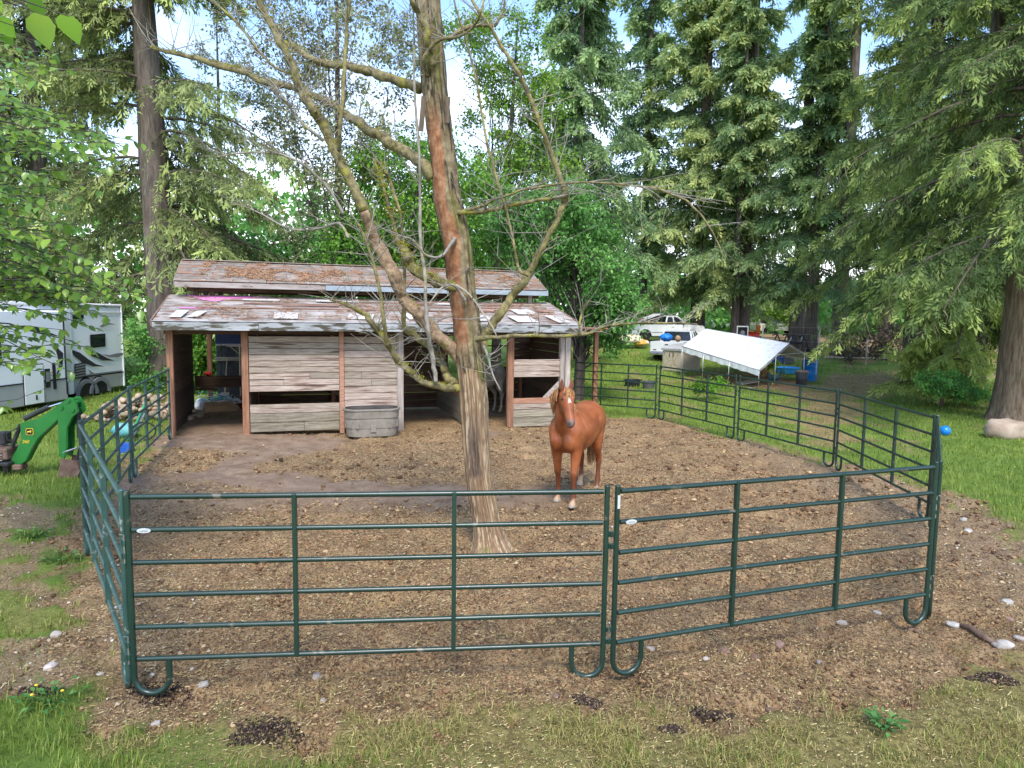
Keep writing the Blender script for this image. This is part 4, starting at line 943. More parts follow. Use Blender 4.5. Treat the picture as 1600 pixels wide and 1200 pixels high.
# ================================================================== BALL, ROCK, STONES
bl = gp(1476, 681); mb = MB(); mb.ball((0, 0, .14), .135, 24, 16); tag(mb.build('play_ball', M('blue_ball', (.0, .16, .55), (.01, .2, .62), rough=.3, spec=.5), None, True, loc=(bl[0], bl[1], float(surf(bl[0], bl[1])) - .01)), 'bright blue play ball lying on the lawn beside the right corner post', 'ball')
def boulder(name, label, cat, loc, r, mat, seed, rz=0):
    mb = MB(); mb.ball((0, 0, 0), r, 18, 12); V = []
    for p in mb.v:
        v = Vector(p); nn = mnoise.noise(Vector((v.x / r[0] * 1.3 + seed, v.y / r[1] * 1.3, v.z / r[2] * 1.3))) * .3 + mnoise.noise(Vector((v.x / r[0] * 3.1 + seed, v.y / r[1] * 3, v.z / r[2] * 3))) * .12
        c = Vector((math.copysign(abs(v.x / r[0]) ** .8, v.x) * r[0], math.copysign(abs(v.y / r[1]) ** .8, v.y) * r[1], math.copysign(abs(v.z / r[2]) ** .7, v.z) * r[2])); V.append(c * (1 + nn))
    mb.v = [tuple(v) for v in V]; o = mb.build(name, mat, None, True, loc=loc); o.rotation_euler = (0, 0, rz); return tag(o, label, cat)
rk = gp(1570, 684); boulder('boulder', 'tan flat-topped boulder on the lawn in front of the big right trunk', 'rock', (rk[0], rk[1], .2), (.52, .34, .27), M('tan_boulder', (.26, .19, .13), (.42, .33, .25), scale=2, rough=.9, bump=.4, spots=(.5, .45, .4), spot_scale=1.6, spot_lo=.6, spot_hi=.66), 4)
STN = M('ground_stone', (.2, .165, .14), (.42, .37, .33), scale=6, rough=.9, bump=.35, rand=.25); STW = M('white_stone', (.27, .24, .205), (.43, .40, .355), scale=6, rough=.85, bump=.3); STB = M('brown_stone', (.12, .07, .05), (.24, .155, .12), scale=6, rough=.9, bump=.35); STR_ = M('reddish_stone', (.3, .155, .1), (.4, .24, .17), scale=6, rough=.8)
for px_, py_, w_, mat, lab in (
    (243, 1131, 19, STW, 'white rounded stone in the front grass, just left of a reddish stone'), (296, 1122, 14, STR_, 'small reddish stone in the front grass below the left panel foot'),
    (318, 1071, 22, STW, 'small white lump on the mud right of the left U-shaped foot'), (1017, 1005, 19, STW, 'pale stone on the mud right of the middle U-shaped feet'),
    (1103, 1030, 15, STN, 'small upright grey-brown stone on the mud, left of a darker stone'), (1130, 1022, 26, STB, 'dark brown lump on the mud under the right front panel'),
    (1217, 1016, 24, STB, 'brown stone on the mud near the right front panel, right of two dark lumps'), (1178, 1017, 20, STB, 'flat dark clod between two brown stones under the right front panel'),
    (1432, 979, 30, STB, 'flat brown stone under the U-shaped foot at the right corner'), (1488, 984, 24, STW, 'whitish stone at the near end of the dark stick'), (1574, 942, 22, STW, 'white flat stone on the mud near the right picture edge'),
    (1576, 972, 16, STB, 'dark round stone on the mud at the far right'), (1592, 1003, 20, STN, 'grey stone at the far right beyond the stick end'), (1372, 952, 16, STW, 'pale stone on the mud left of the right corner foot'),
    (1316, 968, 22, STN, 'flat grey stone on the mud below the right front panel'), (88, 995, 22, STN, 'flat grey stone on the gravel left of the front corner post'), (80, 1048, 26, STN, 'broad flat grey stone lying in grass at the lower left'),
    (155, 1052, 16, STW, 'pale stone on the mud in front of the left corner post'), (300, 1030, 10, STW, 'tiny white stone on the mud behind the left bottom rail'), (495, 1058, 24, STN, 'grey twisted lump on the mud below the front left panel'), (505, 1087, 16, STN, 'small grey lump below the twisted one in front of the left panel'),
    (1512, 832, 20, STW, 'white stone on the mud outside the right corner'), (1505, 812, 14, STW, 'small white stone near the lawn edge at right'), (1280, 1034, 14, STN, 'small grey stone on the mud at the right front'), (868, 1091, 16, STB, 'brown clod in front of the middle feet'), (1205, 1098, 24, STB, 'dark flattened clod in the dry grass at the right'), (1005, 908, 14, STB, 'rusty brown clod inside the paddock behind the right front panel')):
    p = gp(px_, py_); s = w_ / 1067 * p[1] / 2 * .82
    boulder('stone', lab, 'stone', (p[0], p[1], float(surf(p[0], p[1])) + s * .12), (s, s * .75, s * .5), mat, px_ * .1, px_)
p0, p1, p2, p3 = [gp(*q) for q in ((1500, 985), (1518, 992), (1535, 1004), (1560, 1013))]
mb = MB(); mb.tube([(p[0], p[1], float(surf(p[0], p[1])) + .03) for p in (p0, p1, p2, p3)], [.02, .028, .03, .018], 9); tag(mb.build('stick', M('dark_stick', (.08, .05, .035), (.17, .11, .08), scale=8, rough=.9, bump=.3), None, True), 'dark curved stick lying on the mud outside the right corner', 'stick')
boulder('stone', 'white chunk at the far end of the dark curved stick', 'stone', (p3[0] + .04, p3[1], float(surf(p3[0], p3[1])) + .03), (.08, .06, .035), STW, 7.7)
# dark soil heaps
SOIL = rampmat('dark_soil', [(0, (.012, .009, .008)), (.55, (.04, .027, .02)), (.85, (.10, .065, .045)), (1, (.28, .2, .11))], .95, nscale=30, namp=.4)
for px_, py_, rx, ry, h_, lab in ((415, 1150, .30, .16, .07, 'broad dark heap of turned soil in the front grass left of centre'), (1110, 1115, .17, .10, .055, 'dark clump of turned soil in the dry grass right of the middle feet'), (1050, 1142, .09, .06, .045, 'smaller dark soil clump left of and below the larger one at right'), (1552, 1066, .22, .1, .04, 'dark soil patch at the right front edge of the mud'), (60, 1082, .22, .1, .04, 'dark soil patch in the grass at the lower left'), (920, 1100, .13, .07, .03, 'thin dark soil patch in front of the middle feet'), (245, 1080, .24, .16, .03, 'dark soil round the left U-shaped foot')):
    p = gp(px_, py_); n_ = 1300; q = RG.uniform(0, 2 * PI, n_); rr_ = RG.random(n_) ** .6 * (.55 + .75 * vn(np.cos(q) * 1.7 + px_, np.sin(q) * 1.7)); X = p[0] + np.cos(q) * rr_ * rx; Y = p[1] + np.sin(q) * rr_ * ry
    s = .003 + .009 * RG.random(n_) ** 2; z = surf(X, Y) + h_ * .75 * np.clip(1 - rr_, 0, 1) * RG.uniform(.4, 1, n_)
    V = ICO_V[None] * (1 + RG.uniform(-.3, .3, (n_, 12, 1))) * s[:, None, None] + np.stack([X, Y, z], -1)[:, None]
    me = npmesh('soil_heap', V.reshape(-1, 3) - np.array([p[0], p[1], 0]), (ICO_F[None] + (np.arange(n_) * 12)[:, None, None]).reshape(-1, 3), SOIL, False, {'tint': np.repeat(RG.random(n_), 12)})
    o = meshobj('soil_heap', me, None, (p[0], p[1], 0)); tag(o, lab, 'soil heap', kind='thing')
# ================================================================== CANOPY AND YARD
TARP = M('white_tarp', (.70, .70, .70), (.78, .78, .78), scale=3, rough=.55, bump=.12, bscale=4, spots=(.58, .58, .57), spot_scale=6, spot_lo=.56, spot_hi=.66)
GALV = M('galvanised_pole', (.36, .37, .37), (.48, .48, .48), scale=8, rough=.4, metal=.6)
def low(x, y): return float(gz(x, y))
A = at(1186, 578, 29.6); PK = at(1233, 536.5, 31.2); Bc = at(1276, 563, 32.6)          # near gable: left eave, peak, right eave
D_ = at(1066, 541, 33.4) - A
D_[2] = at(1066, 541, 33.4)[2] - A[2]
cz0 = low(A[0], A[1])
can = thing('canopy', 'white tarp canopy on thin metal poles over the chicken run', 'canopy', (A[0], A[1], cz0))
off = (A[0], A[1], cz0)
far_pk = at(1103, 513.5, 35.0)
A_, PK_, B_ = Vector(A), Vector(PK), Vector(Bc)
DA = Vector(at(1066, 541, 33.6)) - A_; DP = Vector(far_pk) - PK_; DB = DP.copy()
def tarp(name, e0, e1, d0, d1, nu=26, nv=14, sag=.05, seed=0):
    V = []; F = []
    for lay in (0, -.012):
        for j in range(nv + 1):
            for i in range(nu + 1):
                s, t = i / nu, j / nv
                p = (e0 + d0 * s) * (1 - t) + (e1 + d1 * s) * t
                w = mnoise.noise(Vector((s * 7 + seed, t * 4, 0))) * .035 - sag * abs(math.sin(s * PI * 4)) * math.sin(PI * t)
                V.append((p.x, p.y, p.z + w + lay))
    W = nu + 1; o = W * (nv + 1)
    for j in range(nv):
        for i in range(nu):
            a = j * W + i; F.append((a, a + 1, a + W + 1, a + W)); F.append((o + a, o + a + W, o + a + W + 1, o + a + 1))
    mb = MB(); mb.add(V, F); return mb.build(name, TARP, can, True, off)
tarp('roof_tarp', A_, PK_, DA, DP, seed=1); tarp('roof_tarp', B_, PK_, DB, DP, seed=5)
def valance(name, a, d, h=.28, seed=0):
    mb = MB(); n_ = 40; V = []
    nrm = Vector((-d.y, d.x, 0)).normalized()
    for i in range(n_ + 1):
        p = a + d * (i / n_); w = math.sin(i * 1.7 + seed) * .03 + mnoise.noise(Vector((i * .4, seed, 0))) * .05
        V += [tuple(p), tuple(p + nrm * w + Vector((0, 0, -h * (1 + .25 * mnoise.noise(Vector((i * .3, 3, seed)))))))]
    V2 = [(x + nrm.x * .01, y + nrm.y * .01, z) for x, y, z in V]
    m_ = len(V); F = [(2 * i, 2 * i + 2, 2 * i + 3, 2 * i + 1) for i in range(n_)] + [(m_ + 2 * i + 1, m_ + 2 * i + 3, m_ + 2 * i + 2, m_ + 2 * i) for i in range(n_)]
    mb.add(V + V2, F); return mb.build(name, TARP, can, True, off)
valance('valance', A_, DA, .26, 1); valance('valance', B_, DB, .14, 3)
def pole(a, b, r=.022, nm='pole'): return MB().tube([a, b], r, 8).build(nm, GALV, can, True, off)
def foot(p): return Vector((p.x, p.y, low(p.x, p.y)))
for t in (0, .36, .7, 1.0):
    pa, pb, pk = A_ + DA * t, B_ + DB * t, PK_ + DP * t
    pole(pa, foot(pa)); pole(pb, foot(pb)); dz_ = Vector((0, 0, -.085)); pole(pa + dz_, pk + dz_, .02, 'rafter'); pole(pb + dz_, pk + dz_, .02, 'rafter')
pole(A_, A_ + DA, .02, 'purlin'); pole(PK_, PK_ + DP, .02, 'purlin'); pole(B_, B_ + DB, .02, 'purlin')
m1, m2 = A_.lerp(PK_, .55), B_.lerp(PK_, .45)
pole(m1, foot(m1)); pole(m2, foot(m2)); pole(m1, m2, .016, 'tie_bar')
pole(foot(A_) + Vector((-.55, -.1, 0)), A_ + Vector((0, 0, -.75)), .014, 'brace')
# back gable cloth
tag(MB().add([tuple(B_ + DB * .02), tuple(B_ + DB * .5), tuple(B_ + DB * .5 + Vector((0, 0, -.12))), tuple(B_ + DB * .02 + Vector((0, 0, -.12)))], [(0, 1, 2, 3)]).build('side_flap', TARP, can, False, off))
# things under and beside the canopy
BARB = M('barrel_blue', (.0, .13, .42), (.01, .17, .5), scale=4, rough=.45, rand=0)
def drum(name, label, cat, px, py, w, h, mat, taper=1.0, lid=None, ribs=2):
    p = gp(px, py); Y = p[1]; R0 = w / FPX * Y / 2; H0 = h / FPX * Y
    r = thing(name, label, cat, (p[0], p[1], low(p[0], p[1])))
    pr = [(R0 * taper * .96, 0), (R0 * taper, .02)]
    for k in range(ribs):
        z = H0 * (k + 1) / (ribs + 1); rr_ = R0 * (taper + (1 - taper) * (k + 1) / (ribs + 1)); pr += [(rr_, z - .02), (rr_ * 1.03, z), (rr_, z + .02)]
    pr += [(R0, H0 - .03), (R0 * .96, H0)]
    mb = MB(); mb.lathe(pr, n=24); autosmooth(mb.build('shell', mat, r), 35)
    if lid: mb = MB(); mb.lathe([(R0 * 1.05, H0 - .03), (R0 * 1.05, H0 + .02), (R0 * .5, H0 + .05), (0, H0 + .05)], n=24); autosmooth(mb.build('lid', lid, r), 35)
    return r, H0, R0
r_, H0, R0 = drum('barrel', 'bright blue plastic barrel standing at the right end of the canopy', 'barrel', 1264, 597, 23, 34, BARB)
for a in (-.3, .35): MB().ball((R0 * math.sin(a) * .98, -R0 * math.cos(a), H0 * .84), (.03, .015, .03), 8, 6).build('bung_hole', BLACKP, r_)
drum('trash_can', 'dark grey trash can with brown lid in front of the blue barrel', 'trash can', 1252, 603, 19, 23, M('dark_can', (.035, .037, .04), (.06, .06, .06), rough=.5), .8, M('brown_lid', (.2, .13, .09), (.3, .21, .15), rough=.7), 1)
p = gp(1229, 590); pl = thing('wading_pool', 'light blue plastic wading pool under the canopy', 'wading pool', (p[0], p[1], low(p[0], p[1])))
SKYB = M('pool_blue', (.03, .28, .62), (.05, .36, .7), rough=.4)
mb = MB(); mb.lathe([(.55, 0), (.62, .26), (.66, .27), (.66, .3), (.6, .3), (.54, .05), (0, .05)], n=28); autosmooth(mb.build('pool_shell', SKYB, pl), 35)
for k in range(12):
    q = 2 * PI * k / 12; MB().ball((.6 * math.cos(q), .6 * math.sin(q), .14), (.04, .04, .09), 6, 5).build('rib', SKYB, pl, True)
p = gp(1213, 583); pt = thing('planter', 'dark blue round planter with a leafy plant under the canopy', 'planter', (p[0], p[1], low(p[0], p[1])))
mb = MB(); mb.lathe([(.3, 0), (.36, .34), (.38, .34), (.38, .4), (.34, .4), (.3, .3), (0, .3)], n=22); autosmooth(mb.build('pot', M('deep_blue_pot', (.015, .05, .22), (.02, .07, .28), rough=.4), pt), 35)
p = gp(1226, 575); drum('water_tub', 'tall dark grey tub at the back of the canopy', 'tub', 1228, 583, 22, 26, M('slate_tub', (.06, .065, .07), (.1, .1, .1), rough=.6), 1.0, None, 1)
p = gp(1168, 601); o = MB().bbox((0, 0, 0), (.95, .5, .04), .01).build('board', M('bleached_board', (.42, .36, .31), (.55, .49, .44), scale=4, bump=.2), None, loc=(p[0], p[1], low(p[0], p[1]) + .1)); o.rotation_euler = (.1, -.12, .35); tag(o, 'bleached loose board lying on the bare soil under the canopy', 'board')
p = gp(1140, 593); o = thing('wire_stand', 'bent thin white wire stand on the soil in front of the canopy', 'stand', (p[0], p[1], low(p[0], p[1])))
MB().tube([(-.2, 0, 0), (-.05, 0, .28), (.05, 0, .3), (.22, .05, 0)], .014, 6).build('hoop', WHITE_LBL, o, True); MB().tube([(.05, 0, .3), (.1, .2, 0)], .014, 6).build('leg', WHITE_LBL, o, True)
p = gp(1186, 582); lump('crate', 'small rusty orange crate by the near canopy pole', 'crate', (p[0], p[1] + 1.5, .15), (.2, .15, .12), M('rust_orange', (.35, .12, .04), (.42, .17, .07)), 5)
def hen(label, px, py, s, body, comb, facing, tail_h):
    p = gp(px, py); r = thing('chicken', label, 'chicken', (p[0], p[1], low(p[0], p[1])), facing)
    mb = MB(); mb.tube([(-.20, 0, .33 + tail_h * .4), (-.14, 0, .27), (-.05, 0, .235), (.06, 0, .235), (.12, 0, .28), (.15, 0, .35), (.165, 0, .405), (.175, 0, .43)], [.02, .075, .115, .115, .08, .05, .04, .02], 10)
    mb.v = [(x * s, y * s, z * s) for x, y, z in mb.v]; mb.build('body', body, r, True)
    mb = MB()
    for k in range(5): mb.tube([(-.15, (k - 2) * .015, .28), (-.24, (k - 2) * .03, .38 + tail_h * .5), (-.33, (k - 2) * .04, .36 + tail_h * (1 - abs(k - 2) * .2))], [.02, .025, .006], 5, True, .5)
    mb.v = [(x * s, y * s, z * s) for x, y, z in mb.v]; mb.build('tail', body, r, True)
    for sy in (-1, 1):
        mb = MB(); mb.tube([(0, sy * .04, .18), (.01, sy * .045, .02), (.05, sy * .045, .008)], [.02, .01, .008], 6); mb.v = [(x * s, y * s, z * s) for x, y, z in mb.v]; mb.build('leg', YEL, r, True)
        mb = MB(); mb.ball((-.03, sy * .095, .25), (.11, .03, .065), 8, 6); mb.v = [(x * s, y * s, z * s) for x, y, z in mb.v]; mb.build('wing', body, r, True)
    mb = MB(); mb.prism([(.13, .43), (.15, .475), (.165, .45), (.18, .475), (.2, .44)], -.006, .006, 'y'); mb.v = [(x * s, y * s, z * s) for x, y, z in mb.v]; mb.build('comb', REDP, r)
    mb = MB(); mb.tube([(.19, 0, .415), (.225, 0, .405)], [.014, .002], 6); mb.v = [(x * s, y * s, z * s) for x, y, z in mb.v]; mb.build('beak', YEL, r)
hen('tan hen standing on the soil by the near canopy pole', 1193, 593, 1.25, M('tan_feather', (.36, .22, .11), (.5, .34, .2), scale=12), 0, 2.9, .08)
hen('dark teal and black rooster pecking beneath the near canopy corner', 1208, 603, 1.45, M('dark_feather', (.02, .04, .05), (.03, .09, .1), scale=8), 0, 2.6, .22)
hen('pale hen behind the rooster beneath the canopy', 1199, 588, 1.1, M('pale_feather', (.42, .33, .24), (.55, .46, .35), scale=12), 0, .4, .05)
# tan storage shed
sp = gp(1034, 587); sh = thing('storage_shed', 'low tan plastic storage shed with double doors behind the far corral panel', 'shed', (sp[0], sp[1], low(sp[0], sp[1]) - .02), R_(-46))
TANP = M('tan_resin', (.40, .35, .285), (.46, .41, .34), scale=2, rough=.6); TAND = M('tan_resin_door', (.42, .35, .25), (.47, .40, .30), scale=2, rough=.6, spots=(.36, .26, .16), spot_scale=3); GRYR = M('grey_resin_roof', (.36, .355, .34), (.42, .41, .40), scale=2, rough=.6); BRNB = M('brown_batten', (.33, .24, .17), (.40, .30, .22), scale=3)
W_, D0, HH = 1.25, 1.7, 1.12
MB().bbox((W_ / 2, D0 / 2, HH / 2), (W_, D0, HH), .02).build('body', TANP, sh)
mb = MB(); prof = [(-.08, HH - .02), (-.08, HH + .08), (.1, HH + .17), (.5, HH + .22), (D0 + .05, HH + .30), (D0 + .05, HH + .22), (.5, HH + .1), (.1, HH - .02)]
mb.prism(prof, -.05, W_ + .05, 'x'); mb.build('roof', GRYR, sh)
for k in range(7): MB().bbox((.08 + k * .165, .05, HH + .14), (.05, .34, .05), .015, Matrix.Rotation(.42, 3, 'X')).build('roof_rib', GRYR, sh)
for k in (0, 1):
    x0 = .06 + k * .525; d_ = MB().bbox((x0 + .29, -.012, .56), (.5, .03, 1.0), .01).build('door', TAND, sh)
    mb = MB(); mb.tube([(x0 + (.42 if k == 0 else .09), -.05, 1.0), (x0 + (.40 if k == 0 else .11), -.07, .9), (x0 + (.42 if k == 0 else .09), -.05, .78)], .014, 6); mb.build('handle', BLK, d_, True)
    mb = MB(); mb.tube([(x0 + .05 + .4 * k, -.03, 1.0), (x0 + .40 - .3 * k, -.03, .52)], .01, 4); mb.tube([(x0 + .05 + .4 * k, -.03, .2), (x0 + .40 - .3 * k, -.03, .6)], .01, 4); mb.build('cross_brace', M('brace_tan', (.3, .24, .17)), d_)
for k in range(9): MB().bbox((W_ + .004, .1 + k * .185, .57), (.012, .175, 1.06), .003).build('side_panel', TANP, sh)
MB().bbox((W_ + .02, .88, .98), (.02, 1.72, .14), .004, Matrix.Rotation(-.06, 3, 'X')).build('side_batten', BRNB, sh)
# black tubs by the far panel
for px_, py_, r0, h0, lab in ((988, 603, .36, .3, 'low black rubber tub on the grass just behind the far left corral panel'), (1013, 607, .27, .32, 'smaller dark grey tub right of the black rubber tub')):
    p = gp(px_, py_); t = thing('rubber_tub', lab, 'tub', (p[0], p[1], low(p[0], p[1])), 0, None)
    mb = MB(); mb.lathe([(r0 * .85, 0), (r0, h0 - .03), (r0 * 1.06, h0 - .03), (r0 * 1.06, h0), (r0 * .97, h0), (r0 * .8, .04), (0, .04)], n=22); autosmooth(mb.build('tub_wall', BLACKP if r0 > .3 else M('dark_grey_tub', (.07, .075, .08), (.1, .1, .1)), t), 30)
    for sx_ in (-1, 1): MB().tube([(sx_ * r0 * 1.03, -.08, h0 - .06), (sx_ * (r0 * 1.03 + .06), 0, h0 - .05), (sx_ * r0 * 1.03, .08, h0 - .06)], .014, 6).build('handle', BLACKP, t, True)

# ================================================================== VEHICLES
CARW = M('white_car_paint', (.66, .67, .67), (.70, .70, .70), scale=1.5, rough=.3, spec=.5, spots=(.52, .5, .47), spot_scale=2.5, spot_lo=.6, spot_hi=.75)
CHR = M('dull_chrome', (.45, .45, .46), (.55, .55, .55), rough=.25, metal=.9); LAMP = M('red_lens', (.35, .02, .015), (.42, .03, .02), rough=.25)
def arch(cx, r, z0, n=9):
    return [(cx + r * math.cos(PI * k / n), z0 + r * math.sin(PI * k / n) * 1.02) for k in range(n + 1)]
def wheel(parent, x, y, r=.37, w=.24):
    MX = Matrix.Rotation(PI / 2, 4, 'X'); s = -1 if y < 0 else 1
    mb = MB(); mb.lathe([(r * .6, -w / 2), (r * .92, -w / 2), (r, -w * .35), (r, w * .35), (r * .92, w / 2), (r * .6, w / 2)], (x, y, r), 22, MX); t = autosmooth(mb.build('wheel', RUBBER, parent), 30)
    mb = MB(); mb.lathe([(0, -w * .42), (r * .25, -w * .44), (r * .3, -w * .3), (r * .56, -w * .34), (r * .6, -w * .46), (r * .6, w * .46), (r * .56, w * .34), (r * .3, w * .3), (r * .25, w * .44), (0, w * .42)], (x, y, r), 20, MX); autosmooth(mb.build('rim', CHR, t), 30)
def pickup(label, loc, rz, extended, hood_up=False):
    """x forward, tailgate at x=0"""
    r = thing('pickup_truck', label, 'pickup truck', loc, rz); Lb, W = (2.0, 1.86) if extended else (2.35, 1.95); cab = 1.55 if extended else 1.4; L_ = Lb + cab + 1.45; h = .92
    fa, ra_ = L_ - .95, .95
    low_ = [(0.02, .46)] + arch(ra_, .45, .42)[::-1] + arch(fa, .45, .42)[::-1] + [(L_, .46)]
    top_ = [(L_, 1.0), (L_ - .15, 1.12), (Lb + cab + .1, 1.2), (Lb - .02, 1.2), (Lb - .02, 1.18), (0.0, 1.18)]
    for s in (-1, 1):
        mb = MB(); mb.prism(low_ + top_, s * W / 2 - (.05 if s > 0 else 0), s * W / 2 + (0 if s > 0 else .05), 'y'); mb.build('side_panel', CARW, r)
        for ax_ in (ra_, fa): wheel(r, ax_, s * (W / 2 - .14))
        mb = MB(); pts = arch(ra_, .46, .42); mb.tube([(x, s * (W / 2 + .01), z) for x, z in pts], .025, 6); mb.tube([(x, s * (W / 2 + .01), z) for x, z in arch(fa, .46, .42)], .025, 6); mb.build('arch_lip', CARW, r, True)
        MB().bbox((.05, s * (W / 2 - .08), .95), (.08, .15, .34), .015).build('tail_light', LAMP, r)
        MB().bbox((Lb + .9, s * (W / 2 + .012), .82), (.95, .012, .62), .004).build('door', CARW, r); MB().bbox((Lb + .55, s * (W / 2 + .03), 1.03), (.14, .02, .03), .006).build('door_handle', BLK, r)
        MB().bbox((Lb + cab - .1, s * (W / 2 + .12), 1.3), (.1, .2, .16), .03).build('mirror', BLK, r)
        MB().bbox((L_ / 2, s * (W / 2 + .006), .66), (L_ - 2.1, .01, .05), .002).build('side_trim', SW2, r)
    MB().bbox((Lb / 2, 0, .62), (Lb, W - .1, .06), .01).build('bed_floor', SW2, r)
    MB().bbox((Lb - .03, 0, .92), (.05, W - .1, .56), .008).build('bed_front', CARW, r)
    g_ = MB().bbox((.02, 0, .90), (.06, W - .08, .56), .012).build('tailgate', CARW, r); MB().bbox((-.018, 0, 1.02), (.02, .2, .06), .006).build('gate_handle', BLK, g_)
    MB().ball((-.014, W * .36, .72), (.012, .11, .035), 12, 6).build('maker_badge', SW1, g_)
    MB().bbox((-.08, 0, .52), (.14, W, .16), .03).build('rear_bumper', CHR, r); MB().bbox((L_ + .06, 0, .54), (.14, W, .18), .03).build('front_bumper', CHR, r)
    MB().bbox((L_ + .0, 0, .88), (.05, W - .4, .24), .01).build('grille', BLK, r)
    for s in (-1, 1): MB().bbox((L_ + .0, s * (W / 2 - .13), .88), (.06, .2, .2), .02).build('headlight', GLASS, r)
    mb = MB(); mb.prism([(L_, 1.03), (L_ - .12, 1.14), (Lb + cab, 1.24), (Lb + cab, .95), (L_, .95)], -W / 2 + .03, W / 2 - .03, 'y'); mb.build('hood', CARW, r)
    MB().bbox((L_ / 2 + .5, 0, .55), (L_ - 1.2, W - .3, .3), .02).build('chassis', BLACKP, r)
    # cab: greenhouse tapering upwards
    wb, wt = W / 2 - .02, W / 2 - .17; zb_, zt_ = 1.2, 1.76
    xb0, xb1, xt0, xt1 = Lb, Lb + cab + .12, Lb + .16, Lb + cab - .45
    roofp = [(xt0, -wt), (xt1, -wt), (xt1, wt), (xt0, wt)]
    mb = MB(); mb.prism(roofp, zt_ - .05, zt_ + .04, 'z'); o = mb.build('cab_roof', CARW, r)
    for s in (-1, 1):
        for (xa, xb_, t_) in ((xb0 + .03, xt0 + .03, .1), (xb1 - .04, xt1 - .03, .08), (Lb + cab * .45, Lb + cab * .42, .08)):
            MB().tube([(xa, s * wb, zb_), (xb_, s * wt, zt_)], t_ * .55, 6).build('pillar', CARW, r)
        mb = MB(); mb.add([(xb0 + .05, s * (wb - .01), zb_), (xb1 - .06, s * (wb - .01), zb_), (xt1 - .02, s * (wt - .01), zt_ - .04), (xt0 + .05, s * (wt - .01), zt_ - .04)] + [(xb0 + .05, s * (wb - .03), zb_), (xb1 - .06, s * (wb - .03), zb_), (xt1 - .02, s * (wt - .03), zt_ - .04), (xt0 + .05, s * (wt - .03), zt_ - .04)], [(0, 1, 2, 3), (7, 6, 5, 4), (0, 4, 5, 1), (1, 5, 6, 2), (2, 6, 7, 3), (3, 7, 4, 0)]); mb.build('side_window', GLASS, r)
    for nm, xa, xb_ in (('rear_window', xb0, xt0), ('windshield', xb1, xt1)):
        mb = MB(); e = .02 if nm == 'rear_window' else -.02
        mb.add([(xa, -wb + .06, zb_ + .02), (xa, wb - .06, zb_ + .02), (xb_, wt - .05, zt_ - .04), (xb_, -wt + .05, zt_ - .04)] + [(xa + e, -wb + .06, zb_ + .02), (xa + e, wb - .06, zb_ + .02), (xb_ + e, wt - .05, zt_ - .04), (xb_ + e, -wt + .05, zt_ - .04)], [(0, 1, 2, 3), (7, 6, 5, 4), (0, 4, 5, 1), (1, 5, 6, 2), (2, 6, 7, 3), (3, 7, 4, 0)]); o = mb.build(nm, GLASS, r)
        if nm == 'rear_window':
            for s in (-.28, .28): MB().tube([(xa - .01, s, zb_ + .02), (xb_ - .01, s, zt_ - .04)], .015, 4).build('window_bar', BLK, o)
    MB().bbox((Lb + .75, 0, 1.1), (.5, W - .4, .5), .1).build('seat', BLACKP, r)
    return r
t2 = at(1045, 556, 38.0)
pickup('white pickup with a blue bag in its bed, tailgate showing behind the tan shed', (t2[0] - .1, 38.2, low(t2[0], 38.2)), R_(62), True)
bx_ = at(1041, 526, 38.6); lump('bag', 'bright blue tarp bundle in the bed of the nearer white pickup', 'bag', (bx_[0], bx_[1], bx_[2] - .26), (.34, .30, .22), M('bright_blue_tarp', (.01, .12, .55), (.03, .26, .72), scale=6, rough=.4, bump=.5), 15)
bx_ = at(1059, 528, 39.4); lump('bag', 'small tan sack beside the blue bundle in the pickup bed', 'bag', (bx_[0], bx_[1], bx_[2] - .22), (.17, .17, .18), CARD, 16)
t1 = at(1001, 528, 47.0)
tr1 = pickup('older white single-cab pickup with junk heaped in its bed, side-on in the back', (t1[0] - .9, 47.2, low(t1[0], 47)), R_(9), False)
jb = tr1.location
for k, (x, z, ln_, a, mat, lab) in enumerate(((1.15, 1.55, 2.3, -.34, M('pale_sheet', (.5, .5, .48), (.6, .6, .58)), 'pale rigid sheet sloping over the junk in the far pickup bed'), (1.2, 1.38, 2.1, -.3, BLACKP, 'black frame lying in the far pickup bed'), (1.9, 1.6, 1.0, -.9, BLACKP, 'dark upright folded frame against the cab of the far pickup'))):
    o = MB().bbox((0, 0, 0), (ln_, 1.3, .07), .01).build('junk_sheet', mat, None, loc=(jb.x + x * math.cos(R_(9)), jb.y + x * math.sin(R_(9)), jb.z + z)); o.rotation_euler = (0, a, R_(9)); tag(o, lab, 'junk')
lump('sack', 'brown sack in the bed of the far white pickup', 'sack', (jb.x + .8, jb.y + .2, jb.z + 1.1), (.5, .5, .28), M('brown_sack', (.2, .12, .08), (.3, .2, .15), bump=.4), 21)
# heap of tarps and clothes left of the pickup
for px_, py_, r, mat, lab in ((985, 532, (.8, .6, .34), M('cream_tarp', (.55, .46, .33), (.68, .6, .48), bump=.5, bscale=5), 'cream crumpled tarp on the grass left of the nearer pickup'), (999, 534, (.55, .4, .24), M('orange_tarp', (.62, .32, .06), (.7, .42, .12), bump=.5, bscale=5), 'yellow-orange crumpled tarp on the grass left of the nearer pickup'), (986, 524, (.6, .4, .34), M('mauve_cloth', (.3, .14, .12), (.42, .24, .2), bump=.5), 'reddish brown bundle behind the cream tarp'), (975, 526, (.5, .4, .25), M('charcoal_cloth', (.04, .045, .05), (.09, .09, .1), bump=.5), 'charcoal bundle at the left of the tarp heap'), (1006, 527, (.4, .3, .2), M('white_cloth', (.5, .5, .5), (.65, .64, .62), bump=.5), 'white cloth bundle beside the far pickup wheel')):
    q = at(px_, py_, 43.5); lump('tarp', lab, 'tarp', (q[0], q[1], low(q[0], q[1]) + r[2] * .5), r, mat, px_)
